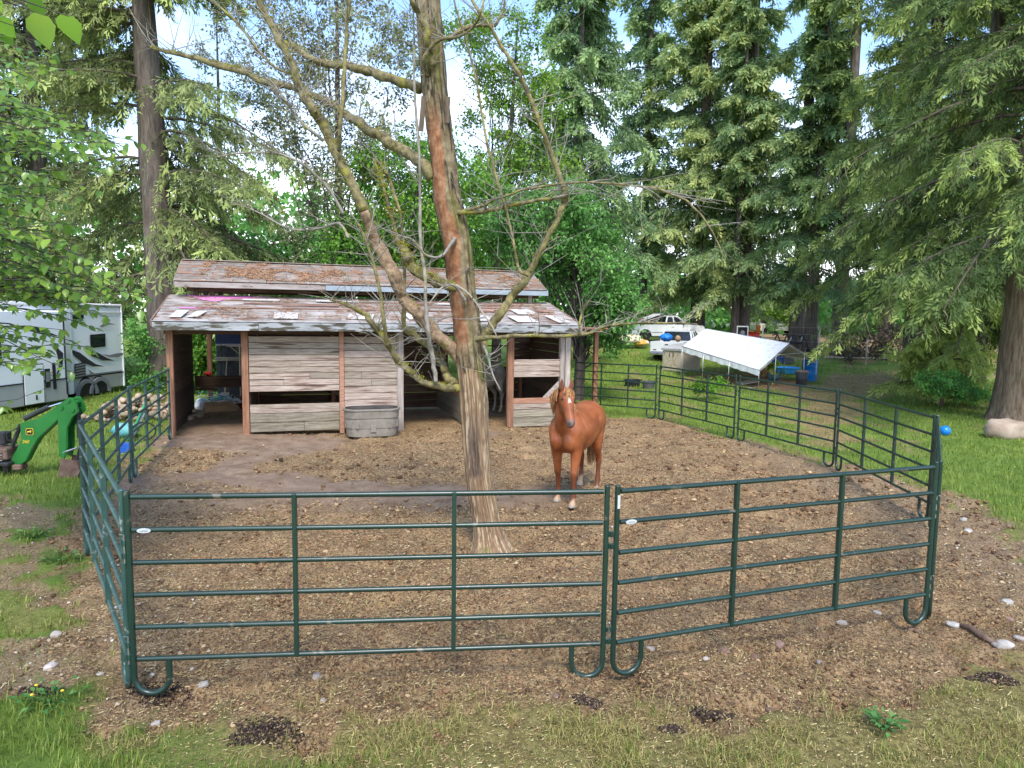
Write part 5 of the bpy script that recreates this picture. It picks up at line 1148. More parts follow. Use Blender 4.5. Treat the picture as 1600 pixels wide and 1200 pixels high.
# discarded dryer, red mower, frame, far cars
q = at(1160, 514, 46.5); dr = thing('appliance', 'white discarded appliance with an open front standing before the dark trunk', 'appliance', (q[0], q[1], low(q[0], q[1])), -.25)
for c, d in (((-.34, 0, .62), (.06, .6, 1.24)), ((.34, 0, .62), (.06, .6, 1.24)), ((0, 0, 1.2), (.68, .6, .08)), ((0, 0, .2), (.68, .6, .4))): MB().bbox(c, d, .015).build('casing_panel', CARW, dr)
MB().bbox((0, .1, .8), (.6, .3, .8), .01).build('dark_interior', BLACKP, dr); MB().ball((.02, -.1, .75), (.15, .06, .2), 10, 8).build('drum', SW2, dr); MB().bbox((0, -.31, .3), (.4, .02, .1), .006).build('vent', SW2, dr)
q = at(1176, 511, 47.5); mw = thing('lawn_mower', 'red and orange lawn machine parked among junk by the trunk', 'mower', (q[0], q[1], low(q[0], q[1])), .5)
mb = MB(); mb.ball((0, 0, .45), (.62, .38, .3), 14, 8, .15, 3); mb.build('hood', REDP, mw, True); MB().bbox((.55, 0, .9), (.12, .4, .7), .05).build('seat_back', M('orange_plastic', (.6, .16, .03), (.65, .22, .05)), mw); MB().bbox((-.2, 0, .8), (.5, .4, .12), .04).build('seat', M('orange_cover', (.62, .25, .06)), mw)
for sx_ in (-.45, .45):
    for sy_ in (-.4, .4): wheel(mw, sx_, sy_, .24, .16)
MB().tube([(-.3, 0, .7), (-.42, 0, 1.1)], .025, 6).build('steering_column', BLK, mw)
for px_, py_, Y, w, lab in ((1222, 519, 44.0, .5, 'black folding walker frame lying upright on the bare earth'), (1246, 521, 43.0, .55, 'black and silver wheeled walker frame beside the big trunk')):
    q = at(px_, py_, Y); wk = thing('walker_frame', lab, 'walker', (q[0], q[1], low(q[0], q[1])), .4)
    for s in (-1, 1):
        MB().tube([(s * w, -.4, .1), (s * w * .9, -.3, .6), (s * w * .8, 0, 1.0), (s * w * .9, .35, .9)], .045, 6).build('side_frame', BLACKP, wk, True); MB().tube([(s * w, .45, .1), (s * w * .85, .2, .55), (s * w * .8, 0, .95)], .04, 6).build('side_frame', BLACKP if px_ < 1230 else STEEL, wk, True)
        for yy in (-.4, .45): wheel(wk, s * w, yy, .13, .06)
    MB().tube([(-w * .85, .1, .55), (w * .85, .1, .55)], .045, 6).build('cross_bar', BLACKP, wk); MB().bbox((0, .1, .5), (w * 1.5, .3, .06), .02).build('seat', BLACKP, wk); MB().tube([(-w, -.4, .1), (w, .45, .12)], .03, 6).build('brace', STEEL, wk)
def car(label, px, py, Y, rz, mat, s=1.0, van=False):
    q = at(px, py, Y); r = thing('parked_car', label, 'car', (q[0], q[1], low(q[0], q[1])), rz); Lc, W = 4.4 * s, 1.75 * s; ht = 1.45 * s if not van else 2.0 * s
    pr = [(0, .3)] + arch(.8 * s, .38, .3)[::-1] + arch(Lc - .85 * s, .38, .3)[::-1] + [(Lc, .35), (Lc, .75), (Lc - .25, .85), (Lc - 1.25 * s, .95), (0.05, .95), (0, .8)]
    mb = MB(); mb.prism(pr, -W / 2, W / 2, 'y'); mb.build('body', mat, r)
    mb = MB(); mb.prism([(.15, .95), (.55, ht), (Lc - 2.0 * s, ht), (Lc - 1.25 * s, .95)], -W / 2 + .09, W / 2 - .09, 'y'); cb = mb.build('cabin', mat, r)
    for s_ in (-1, 1):
        mb = MB(); mb.prism([(.4, 1.0), (.68, ht - .1), (Lc - 2.1 * s, ht - .1), (Lc - 1.5 * s, 1.0)], s_ * (W / 2 - .085) - .004, s_ * (W / 2 - .085) + .004, 'y'); mb.build('side_window', GLASS, cb)
        for ax_ in (.8 * s, Lc - .85 * s): wheel(r, ax_, s_ * (W / 2 - .1), .32, .2)
    return r
car('small red car far back between the trunks', 1084, 492, 84, .5, M('red_car_paint', (.5, .03, .02), (.55, .045, .03), rough=.3), .85)
car('white estate car far back with a loaded roof, left of the dark trunk', 1104, 487, 80, .3, CARW, 1.15)
car('cream camper van far back beyond the junk, right of the dark trunk', 1176, 482, 70, .1, M('cream_paint', (.55, .52, .42), (.62, .58, .48), rough=.4), 1.35, True)
car('grey van far back behind the wide trunk', 1213, 484, 72, -.2, M('silver_paint', (.35, .36, .38), (.42, .43, .44), rough=.3), 1.3, True)
# wire fence at the back right
wf = thing('wire_fence', 'thin wire field fence on slim pale posts along the back of the lawn', 'fence', (18.4, 41.0, low(18.4, 41)))
FP = [at(px_, py_, Y) for px_, py_, Y in ((1190, 548, 44), (1278, 556, 41.5), (1353, 562, 38.5), (1440, 570, 36.5), (1530, 580, 34.5), (1640, 592, 33))]
PALE = M('pale_fence_post', (.40, .34, .26), (.52, .46, .37), scale=6, bump=.1)
tops = []
for k, q in enumerate(FP):
    zz = low(q[0], q[1]); hh = (1.55, 1.75, 1.45, 1.5, 1.5, 1.5)[k]; tops.append((q[0], q[1], zz, hh))
    MB().tube([(q[0], q[1], zz - .1), (q[0] + .02, q[1], zz + hh)], .05, 7).build('fence_post', PALE, wf, True, tuple(wf.location))
for f in (.2, .45, .7, .95):
    mb = MB(); mb.tube([(x, y, z + hh * f) for x, y, z, hh in tops], .006, 4); mb.build('wire', STEEL, wf, True, tuple(wf.location))
mb = MB(); q = at(1290, 560, 40.5); mb.tube([(q[0], q[1], low(q[0], q[1]) + .06), (q[0] + 3.6, q[1] - 1.2, low(q[0] + 3, q[1]) + .08)], .05, 6); tag(mb.build('fallen_rail', PALE, None), 'pale fallen rail lying along the grass below the wire fence', 'rail')
# ================================================================== HORSES
def ring_loft(bm, secs, n=20):
    """closed skin through elliptic sections: centre, up half-axis vector, side half-width (y)"""
    rings = []
    for c, up, w in secs:
        c = Vector(c); up = Vector(up); rings.append([bm.verts.new(c + up * math.sin(2 * PI * k / n) + Vector((0, w, 0)) * math.cos(2 * PI * k / n)) for k in range(n)])
    for a, b in zip(rings[:-1], rings[1:]):
        for k in range(n): bm.faces.new((a[k], a[(k + 1) % n], b[(k + 1) % n], b[k]))
    bm.faces.new(rings[0][::-1]); bm.faces.new(rings[-1])
def limb(bm, pts, n=14):
    """pts: (x,y,z, half fore-aft, half side)"""
    pts = [(*p[:3], p[3] * 1.12, p[4] * 1.14) for p in pts]; P = [Vector(p[:3]) for p in pts]; rings = []
    for i, p in enumerate(P):
        t = (P[min(i + 1, len(P) - 1)] - P[max(i - 1, 0)]).normalized(); sd = Vector((0, 1, 0)); f = sd.cross(t).normalized(); sd = t.cross(f)
        rings.append([bm.verts.new(p + f * (pts[i][3] * math.cos(2 * PI * k / n)) + sd * (pts[i][4] * math.sin(2 * PI * k / n))) for k in range(n)])
    for a, b in zip(rings[:-1], rings[1:]):
        for k in range(n): bm.faces.new((a[k], a[(k + 1) % n], b[(k + 1) % n], b[k]))
    bm.faces.new(rings[0][::-1]); bm.faces.new(rings[-1])
def blob(bm, c, r, rot=None):
    m_ = Matrix.Translation(c) @ (rot or Matrix.Identity(4)) @ Matrix.Diagonal((*r, 1)); bmesh.ops.create_uvsphere(bm, u_segments=16, v_segments=10, radius=1, matrix=m_)
# head axis: poll to muzzle
POLL = Vector((.90, 0, 1.775)); MUZ = Vector((1.20, 0, 1.325)); HD = (MUZ - POLL).normalized(); HU = Vector((-HD.z, 0, HD.x)) * 1.0   # HU: out of the forehead
if HU.x < 0: HU = -HU
HTURN = R_(37)
def turn_head(v):
    """turn about the poll, fading into the neck"""
    v = Vector(v); s = max(0.0, min(1.0, ((v.x - .5) * .62 + (v.z - 1.3) * .78 - .10) / .32)); s = s * s * (3 - 2 * s); a = HTURN * s
    c = Vector((.74, 0, 0)); x, y = v.x - c.x, v.y; return Vector((c.x + x * math.cos(a) - y * math.sin(a), x * math.sin(a) + y * math.cos(a), v.z))
def HP(t, u=0.0, y=0.0):
    """place on the head: t poll->muzzle, u out of the forehead, y to its side"""
    return POLL + (MUZ - POLL) * t + HU * u + Vector((0, y, 0))
def horse_body(front=(0, 0), hind=(0, 0)):
    bm = bmesh.new()
    T = [(-.84, 1.20, .12, .13), (-.78, 1.185, .23, .21), (-.64, 1.185, .305, .275), (-.45, 1.18, .32, .295), (-.25, 1.145, .325, .295), (-.02, 1.105, .345, .31), (.18, 1.10, .355, .305), (.38, 1.13, .355, .275), (.52, 1.14, .33, .25), (.64, 1.13, .27, .225), (.72, 1.12, .17, .15)]
    ring_loft(bm, [((x, 0, z), (0, 0, h), w * 1.07) for x, z, h, w in T], 24)
    N = [((.40, 0, 1.22), (-.13, 0, .28), .17), ((.54, 0, 1.35), (-.20, 0, .24), .145), ((.67, 0, 1.49), (-.18, 0, .19), .118), ((.78, 0, 1.62), (-.135, 0, .145), .098), ((.86, 0, 1.715), (-.085, 0, .115), .088), ((.91, 0, 1.76), (-.05, 0, .09), .08)]
    ring_loft(bm, N, 20)
    H = [(-.06, .0, .07, .075), (.05, -.01, .105, .098), (.18, -.022, .125, .108), (.32, -.03, .128, .103), (.48, -.02, .105, .082), (.64, -.01, .083, .066), (.80, -.004, .072, .06), (.92, -.004, .068, .062), (1.0, -.006, .052, .052), (1.04, -.006, .03, .032)]
    ring_loft(bm, [(HP(t, u), HU * h * 1.1, w * 1.05) for t, u, h, w in H], 18)
    blob(bm, HP(.36, -.10, .045), (.085, .04, .085)); blob(bm, HP(.36, -.10, -.045), (.085, .04, .085))       # cheeks
    for s in (-1, 1): blob(bm, HP(.235, .068, s * .075), (.04, .03, .03))       # brow
    blob(bm, HP(.97, -.055, 0), (.05, .045, .035))                               # chin
    for s in (-1, 1):
        blob(bm, (.53, s * .155, 1.02), (.15, .095, .21)); blob(bm, (-.52, s * .17, 1.07), (.21, .125, .27)); blob(bm, (.66, s * .095, 1.0), (.11, .10, .14))
        fx, hx = (front[0] if s > 0 else front[1]), (hind[0] if s > 0 else hind[1])
        limb(bm, [(.50, s * .165, 1.02, .13, .085), (.49 + fx * .2, s * .165, .86, .098, .078), (.495 + fx * .4, s * .16, .70, .072, .062), (.505 + fx * .6, s * .158, .56, .056, .052), (.51 + fx * .7, s * .158, .49, .056, .052), (.505 + fx * .8, s * .158, .43, .041, .040), (.50 + fx * .95, s * .16, .26, .034, .031), (.495 + fx, s * .16, .19, .044, .040), (.505 + fx, s * .16, .15, .043, .040), (.525 + fx, s * .16, .10, .036, .037), (.54 + fx, s * .16, .065, .050, .050), (.555 + fx, s * .16, .0, .068, .062)])
        limb(bm, [(-.50, s * .17, 1.10, .20, .11), (-.50 + hx * .2, s * .175, .92, .17, .095), (-.55 + hx * .4, s * .175, .76, .112, .074), (-.645 + hx * .7, s * .17, .62, .070, .052), (-.70 + hx * .8, s * .165, .54, .064, .048), (-.705 + hx * .85, s * .165, .47, .050, .042), (-.695 + hx, s * .165, .32, .038, .033), (-.685 + hx, s * .165, .20, .047, .041), (-.67 + hx, s * .165, .155, .045, .041), (-.645 + hx, s * .165, .10, .037, .038), (-.63 + hx, s * .165, .065, .050, .050), (-.615 + hx, s * .165, .0, .066, .060)])
    bmesh.ops.recalc_face_normals(bm, faces=bm.faces)
    me = bpy.data.meshes.new('horse_tmp'); bm.to_mesh(me); bm.free()
    o = bpy.data.objects.new('horse_tmp', me); COL.objects.link(o)
    r = o.modifiers.new('r', 'REMESH'); r.mode = 'VOXEL'; r.voxel_size = .019; s = o.modifiers.new('s', 'SMOOTH'); s.factor = .5; s.iterations = 9
    dg = bpy.context.evaluated_depsgraph_get(); me2 = bpy.data.meshes.new_from_object(o.evaluated_get(dg)); bpy.data.objects.remove(o)
    return me2
def horse(label, loc, rz, coat, hairc, socks, star, muzz, front, hind, turn=True):
    r = thing('horse', label, 'horse', loc, rz)
    me = horse_body(front, hind); n = len(me.vertices); co = np.empty(n * 3); me.vertices.foreach_get('co', co); co = co.reshape(-1, 3)
    P = np.array([(p.x, p.y, p.z) for p in (POLL, MUZ, HD, HU)]); d = co - P[0]; tl = np.linalg.norm(P[1] - P[0]); t = d @ P[2] / tl; u = d @ P[3]; hd = (t > -.1) & (co[:, 0] > .78) & (np.abs(co[:, 1]) < .2) & (co[:, 2] > 1.2)
    # small shaping: nostrils, mouth line, chest groove, shoulder and flank lines
    nor = np.empty(n * 3); me.vertices.foreach_get('normal', nor); nor = nor.reshape(-1, 3); disp = np.zeros(n)
    for s in (-1, 1):
        c = np.array(HP(.965, .026, s * .036)); disp -= .02 * np.exp(-((co - c) ** 2).sum(1) / .016 ** 2)
        c = np.array(HP(.25, .03, s * .10)); disp -= .010 * np.exp(-((co - c) ** 2).sum(1) / .024 ** 2)
    disp -= .007 * np.exp(-((u + .036) / .008) ** 2) * hd * (t > .82)
    disp -= .016 * np.exp(-(co[:, 1] / .03) ** 2) * (co[:, 0] > .55) * np.exp(-((co[:, 2] - 1.03) / .13) ** 2)
    sh = (co[:, 0] - (.34 + .28 * (co[:, 2] - .9))); disp -= .010 * np.exp(-(sh / .035) ** 2) * (co[:, 2] > .85) * (co[:, 2] < 1.4)
    fl = (co[:, 0] + .30 - .25 * (co[:, 2] - 1.0)); disp -= .012 * np.exp(-(fl / .05) ** 2) * (co[:, 2] > .85) * (co[:, 2] < 1.3)
    disp += (fbm(co[:, 0] * 3 + 5, co[:, 2] * 3 + co[:, 1], 3, 2) - .5) * .014 * (co[:, 2] > .5)
    co = co + nor * disp[:, None]
    # markings: 0 coat, socks, muzzle, star as separate attributes
    z = co[:, 2]; y = co[:, 1]; x = co[:, 0]
    sock = np.zeros(n); hoof = sst(.062, .05, z)
    for (front_leg, side), top in socks.items():
        q = ((x > 0) == front_leg) & ((y > 0) == side); sock[q] = np.maximum(sock[q], sst(top + .03, top - .02, z[q] + .02 * np.sin(y[q] * 90 + x[q] * 70)))
    st = np.zeros(n); 
    if star:
        su, sv_ = (t - .33) * tl, y - .0; rr_ = np.hypot(su * .55, sv_); an = np.arctan2(sv_, su * .55); st = hd * (u > .03) * sst(.027, .020, rr_ * (1 + .28 * np.cos(4 * an)))
        st = np.maximum(st, 0 * hd * (u > .0) * sst(.012, .006, np.abs(y + .012)) * sst(.5, .56, t) * sst(.9, .8, t) * .5)
    mz = hd * sst(.80, .97, t + .05 * (np.abs(y) > .03)); nos = np.zeros(n)
    for s in (-1, 1): nos += np.exp(-((co - np.array(HP(.965, .02, s * .038))) ** 2).sum(1) / .017 ** 2)
    lower = sst(.62, .40, z) * (z > .06)
    me.vertices.foreach_set('co', np.array([turn_head(p)[:] for p in co]).ravel() if turn else co.ravel()); me.name = 'body'
    for nm, a in (('sock', sock), ('hoof', hoof), ('star', st), ('muzzle', mz), ('nostril', np.clip(nos, 0, 1)), ('leg', lower)):
        k = me.attributes.new(nm, 'FLOAT', 'POINT'); k.data.foreach_set('value', a.astype(np.float32))
    m_ = bpy.data.materials.new('horse_coat'); m_.use_nodes = True; nn = m_.node_tree.nodes; l = m_.node_tree.links.new; b = nn['Principled BSDF']
    tcn = nn.new('ShaderNodeTexCoord'); nz_ = nn.new('ShaderNodeTexNoise'); nz_.inputs['Scale'].default_value = 5; nz_.inputs['Detail'].default_value = 5; l(tcn.outputs['Object'], nz_.inputs['Vector'])
    rp = nn.new('ShaderNodeValToRGB'); rp.color_ramp.elements[0].position = .35; rp.color_ramp.elements[1].position = .68; rp.color_ramp.elements[0].color = (*coat[0], 1); rp.color_ramp.elements[1].color = (*coat[1], 1); l(nz_.outputs['Fac'], rp.inputs[0]); c_ = rp.outputs[0]
    for nm, colr in (('leg', coat[2]), ('sock', (.42, .27, .16)), ('star', (.60, .52, .44)), ('muzzle', muzz), ('nostril', (.02, .015, .015)), ('hoof', (.30, .25, .2))):
        a = nn.new('ShaderNodeAttribute'); a.attribute_name = nm; mm = nn.new('ShaderNodeMix'); mm.data_type = 'RGBA'; mm.inputs['B'].default_value = (*colr, 1); l(a.outputs['Fac'], mm.inputs['Factor']); l(c_, mm.inputs['A']); c_ = mm.outputs['Result']
    l(c_, b.inputs['Base Color']); b.inputs['Roughness'].default_value = .42; b.inputs['Specular IOR Level'].default_value = .35; b.inputs['Sheen Weight'].default_value = 0
    n2 = nn.new('ShaderNodeTexNoise'); n2.inputs['Scale'].default_value = 160; mpn = nn.new('ShaderNodeMapping'); mpn.inputs['Scale'].default_value = (1, 1, .25); l(tcn.outputs['Object'], mpn.inputs[0]); l(mpn.outputs[0], n2.inputs['Vector'])
    bp_ = nn.new('ShaderNodeBump'); bp_.inputs['Strength'].default_value = .35; bp_.inputs['Distance'].default_value = .01; l(n2.outputs['Fac'], bp_.inputs['Height']); l(bp_.outputs[0], b.inputs['Normal'])
    me.materials.clear(); me.materials.append(m_); me.polygons.foreach_set('use_smooth', np.ones(len(me.polygons), bool)); meshobj('body', me, r)
    TH = turn_head if turn else (lambda v: Vector(v))
    for s in (-1, 1):
        mb = MB(); c = TH(HP(.25, .045, s * .094)); mb.ball(c, (.021, .015, .021), 12, 8); mb.build('eye', M('eye_dark', (.012, .008, .006), rough=.08, spec=.7), r, True)
        # ear: open leaf shape
        b0 = HP(-.02, .035, s * .052); V = []; nE = 9
        mb = MB(); tip = Vector((.015, s * .02, .17)); rings = []
        for i in range(nE):
            f = i / (nE - 1); w = .036 * math.sin(PI * min(1, .28 + f * .72)) ** .8 + .002; c = b0 + tip * f + Vector((.01 * f * f, s * .012 * math.sin(PI * f), -.02 * (1 - f)))
            rings.append([c + Vector((math.cos(a) * w * .55, math.sin(a) * w, 0)) for a in [2 * PI * k / 10 for k in range(10)]])
        mb2 = [[TH(p) for p in rg_] for rg_ in rings]; stack(mb, mb2); mb.build('ear', m_, r, True)
        mb = MB(); rr_ = [[TH(c_ + Vector((.012, 0, 0))) for c_ in [sum(rg_, Vector()) / 10 + (p - sum(rg_, Vector()) / 10) * .62 for p in rg_]] for rg_ in rings[1:-1]]; stack(mb, rr_); mb.build('inner_ear', M('inner_ear', (.10, .045, .03), (.16, .08, .05)), r, True)
    HAIR = rampmat('horse_hair', [(0, hairc[0]), (.5, hairc[1]), (1, hairc[2])], .5, spec=.4)
    rnd = random.Random(7)
    def strands(name, fn, n_, w0):
        V = []; F = []; T = []
        for k in range(n_):
            pts = [Vector(p) for p in fn(k / max(1, n_ - 1), rnd)]; o0 = len(V); tn = rnd.random(); w = w0 * rnd.uniform(.6, 1.4); dside = Vector((rnd.uniform(-1, 1), rnd.uniform(-1, 1), 0)).normalized()
            for i, p in enumerate(pts):
                ww = w * (1 - .85 * (i / (len(pts) - 1)) ** 2); V += [p - dside * ww, p + dside * ww]; T += [tn, tn]
            F += [(o0 + 2 * i, o0 + 2 * i + 1, o0 + 2 * i + 3, o0 + 2 * i + 2) for i in range(len(pts) - 1)]
        me_ = npmesh(name, [v[:] for v in V], F, HAIR, True, {'tint': T}); meshobj(name, me_, r)
    def mane(f, q):
        # root along the crest, falling to the horse's right (image left)
        cr_ = [Vector((.38, 0, 1.50)), Vector((.50, 0, 1.62)), Vector((.62, 0, 1.72)), Vector((.74, 0, 1.79)), Vector((.86, 0, 1.83))]; x = f * 3.999; i = int(x); p = cr_[i].lerp(cr_[i + 1], x - i) + Vector((q.uniform(-.01, .01), q.uniform(-.015, .012), 0)); s = -1 if q.random() < .86 else 1; ln_ = q.uniform(.24, .42) * (.6 + .4 * math.sin(PI * min(1, .2 + f))); sway = q.uniform(-.05, .08)
        out = [.0, .085, .125, .135, .14, .145]
        return [TH(p + Vector((sway * t_, s * out[j] * q.uniform(.9, 1.1) , .03 * math.sin(PI * t_ * .7) - ln_ * t_ ** 1.25))) for j, t_ in enumerate((0, .15, .35, .55, .78, 1.0))]
    strands('mane', mane, 560, .007)
    def fore(f, q):
        p = HP(-.03, .05, q.uniform(-.04, .04)); y1 = p.y + q.uniform(-.07, .05); ln_ = q.uniform(.09, .20)
        return [TH(p + HD * (ln_ * t_) + HU * (.035 + .05 * math.sin(PI * min(1, t_ * .75))) + Vector((0, (y1 - p.y) * t_, 0))) for t_ in (0, .2, .4, .6, .8, 1)]
    strands('forelock', fore, 90, .005)
    def tail(f, q):
        a = q.uniform(0, 2 * PI); rr_ = q.random() ** .5; ln_ = q.uniform(.68, .98); ox, oy = math.cos(a) * rr_, math.sin(a) * rr_
        return [Vector((-.83 - .10 * math.sin(PI * min(1, t_ * 1.0)) * 1.0 + ox * (.02 + .07 * math.sin(PI * t_ * .85)), oy * (.03 + .085 * math.sin(PI * (t_ * .8 + .05))), 1.32 - ln_ * t_)) for t_ in (0, .12, .28, .45, .62, .8, 1)]
    strands('tail', tail, 420, .008)
    return r
hx_, hy_ = .86, 10.60; HR = math.atan2(-.915, -.40)
# x forward in the horse's own frame; its front hooves stand under the picture place
fo = Vector((.55 * math.cos(HR), .55 * math.sin(HR), 0))
horse('chestnut horse with flaxen mane and white star standing in the paddock facing the camera', (hx_ - fo.x, hy_ - fo.y, float(gz(hx_, hy_)) - .01), HR,
      ((.225, .058, .017), (.37, .115, .036), (.13, .038, .014)), ((.24, .09, .03), (.40, .19, .07), (.56, .33, .14)),
      {(True, True): .12, (True, False): .10, (False, False): .17, (False, True): .05}, True, (.17, .115, .10), (.10, -.12), (.02, -.10))
bpy.data.objects['horse'].scale = (1.04, 1.04, 1.04)
sh_ = BW(8.72 - .50, 2.75 - .36)
horse('pale grey horse standing in the shade of the barn stall behind the bare tree trunk', (sh_.x, sh_.y, .04), BA + R_(216),
      ((.30, .255, .20), (.40, .35, .28), (.28, .23, .175)), ((.06, .05, .04), (.14, .12, .1), (.3, .27, .22)), {(False, True): .2}, False, (.1, .09, .08), (.0, .06), (.06, -.05), False)
# ================================================================== TREES
def np_tubes(name, P, Rd, mat, parent, sides=4, tint=None):
    """P (n,k,3) polylines, Rd (n,k)"""
    n, k, _ = P.shape; T = np.gradient(P, axis=1); T /= np.linalg.norm(T, axis=2, keepdims=True) + 1e-9
    ref = np.where(np.abs(T[..., 2:3]) < .9, np.array([0, 0, 1.0]), np.array([1.0, 0, 0])); A_ = np.cross(T, ref); A_ /= np.linalg.norm(A_, axis=2, keepdims=True) + 1e-9; B_ = np.cross(A_, T)
    q = 2 * PI * np.arange(sides) / sides
    V = P[:, :, None] + Rd[:, :, None, None] * (A_[:, :, None] * np.cos(q)[None, None, :, None] + B_[:, :, None] * np.sin(q)[None, None, :, None])
    i, j, s = np.meshgrid(np.arange(n), np.arange(k - 1), np.arange(sides), indexing='ij'); s2 = (s + 1) % sides
    F = np.stack([(i * k + j) * sides + s, (i * k + j) * sides + s2, (i * k + j + 1) * sides + s2, (i * k + j + 1) * sides + s], -1).reshape(-1, 4)
    me = npmesh(name, V.reshape(-1, 3), F, mat, True, None if tint is None else {'tint': np.repeat(tint, k * sides)})
    return tag(meshobj(name, me, parent), kind='stuff')
def np_leaves(name, P, D, U, Ln, Wd, tint, mat, parent, fold=.25):
    """rhombic leaves: base P, direction D, up U"""
    D = D / (np.linalg.norm(D, axis=1, keepdims=True) + 1e-9); S = np.cross(D, U); S /= np.linalg.norm(S, axis=1, keepdims=True) + 1e-9; N = np.cross(S, D)
    m = P + D * (Ln * .45)[:, None]; w = S * (Wd * .5)[:, None]; f = N * (Wd * fold)[:, None]
    V = np.stack([P, m + w + f, P + D * Ln[:, None], m - w + f], 1).reshape(-1, 3); n = len(P); o = (np.arange(n) * 4)[:, None]
    F = np.concatenate([o + np.array([[0, 1, 2]]), o + np.array([[0, 2, 3]])], 0)
    me = npmesh(name, V, F, mat, False, {'tint': np.repeat(np.clip(tint, 0, 1), 4)})
    return tag(meshobj(name, me, parent), kind='stuff')
def np_fans(name, P, D, U, Ln, tint, mat, parent, k=4, ang=.8, wd=.2):
    """needle sprays: short blades set alternately along a drooping spine, one at its tip"""
    D = D / (np.linalg.norm(D, axis=1, keepdims=True) + 1e-9); S = np.cross(D, U); S /= np.linalg.norm(S, axis=1, keepdims=True) + 1e-9; N = np.cross(S, D); V = []; n = len(P); rg = np.random.default_rng(n)
    for j in range(k):
        f = j / k; tip = j == k - 1; a = (0 if tip else ang * (1 if j % 2 else -1)) + rg.normal(0, .22, n); o = P + D * (Ln * f * .78)[:, None] - np.array([0, 0, 1.0]) * (Ln * .16 * f * f)[:, None]
        d = D * np.cos(a)[:, None] + S * np.sin(a)[:, None] + N * rg.normal(0, .25, n)[:, None] - np.array([0, 0, .12 + .2 * f]); s = np.cross(N, d); l = Ln * rg.uniform(.38, .62, n) * (1.15 - .35 * f); w = (l * wd * rg.uniform(.7, 1.3, n))[:, None]
        V.append(np.stack([o - s * w, o + d * l[:, None], o + d * (l * .5)[:, None] + s * w * 1.1], 1) if j % 2 else np.stack([o + s * w, o + d * (l * .5)[:, None] - s * w * 1.1, o + d * l[:, None]], 1))
    V = np.stack(V, 1).reshape(-1, 3)
    me = npmesh(name, V, np.arange(len(V)).reshape(-1, 3), mat, False, {'tint': np.repeat(np.clip(tint, 0, 1), 3 * k)})
    return tag(meshobj(name, me, parent), kind='stuff')
BARK_C = M('conifer_bark', (.065, .05, .041), (.155, .122, .10), scale=3, stretch=(3, 3, .5), rough=.95, bump=.6, bscale=9, spots=(.17, .16, .13), spot_scale=5, spot_lo=.58, spot_hi=.7)
BARK_R = M('ridged_brown_bark', (.075, .055, .038), (.20, .145, .10), scale=4, stretch=(4, 4, .5), rough=.95, bump=.8, bscale=12, spots=(.17, .18, .10), spot_scale=3, spot_lo=.6, spot_hi=.75)
BARK_D = M('dark_bark', (.04, .032, .028), (.10, .08, .07), scale=3, stretch=(3, 3, .5), rough=.95, bump=.5)
TWIG_C = M('conifer_twig', (.06, .045, .035), (.13, .10, .08), scale=3, rough=.95)
LICH = rampmat('grey_lichen_twig', [(0, (.13, .105, .07)), (.5, (.24, .20, .135)), (1, (.37, .32, .22))], .95)
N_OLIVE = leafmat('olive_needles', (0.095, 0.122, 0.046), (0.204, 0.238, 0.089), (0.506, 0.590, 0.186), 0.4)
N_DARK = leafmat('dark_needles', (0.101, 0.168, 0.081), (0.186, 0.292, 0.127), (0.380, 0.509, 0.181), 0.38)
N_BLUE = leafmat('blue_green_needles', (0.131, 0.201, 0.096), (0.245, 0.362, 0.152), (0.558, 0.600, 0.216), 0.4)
N_YEL = leafmat('yellow_tip_needles', (0.074, 0.115, 0.041), (0.138, 0.204, 0.064), (0.400, 0.480, 0.120), .42)
def trunk(parent, pts, mat, n=14, ridge=.06, seed=0, flare=0.0):
    """pts (x,y,z,r) in the tree's frame"""
    P = np.array(pts, float); k = max(12, int((P[-1, 2] - P[0, 2]) / .35)); zz = P[0, 2] + (P[-1, 2] - P[0, 2]) * np.linspace(0, 1, k) ** 1.3
    X = np.interp(zz, P[:, 2], P[:, 0]); Y = np.interp(zz, P[:, 2], P[:, 1]); R0 = np.interp(zz, P[:, 2], P[:, 3])
    q = 2 * PI * np.arange(n) / n; rd = R0[:, None] * (1 + ridge * 2 * (vn(np.cos(q)[None] * 4 + seed + zz[:, None] * .15, np.sin(q)[None] * 4 + zz[:, None] * .5) - .5)) * (1 + flare * np.exp(-(zz[:, None] - P[0, 2]) / .35) * (.6 + .8 * vn(q[None] * 1.9 + seed, np.zeros((1, n)))))
    V = np.stack([X[:, None] + rd * np.cos(q), Y[:, None] + rd * np.sin(q), np.repeat(zz[:, None], n, 1)], -1).reshape(-1, 3); idx = np.arange(k * n).reshape(k, n)
    F = np.stack([idx[:-1], np.roll(idx, -1, 1)[:-1], np.roll(idx, -1, 1)[1:], idx[1:]], -1).reshape(-1, 4)
    return meshobj('trunk', npmesh('trunk', V, F, mat, True), parent)
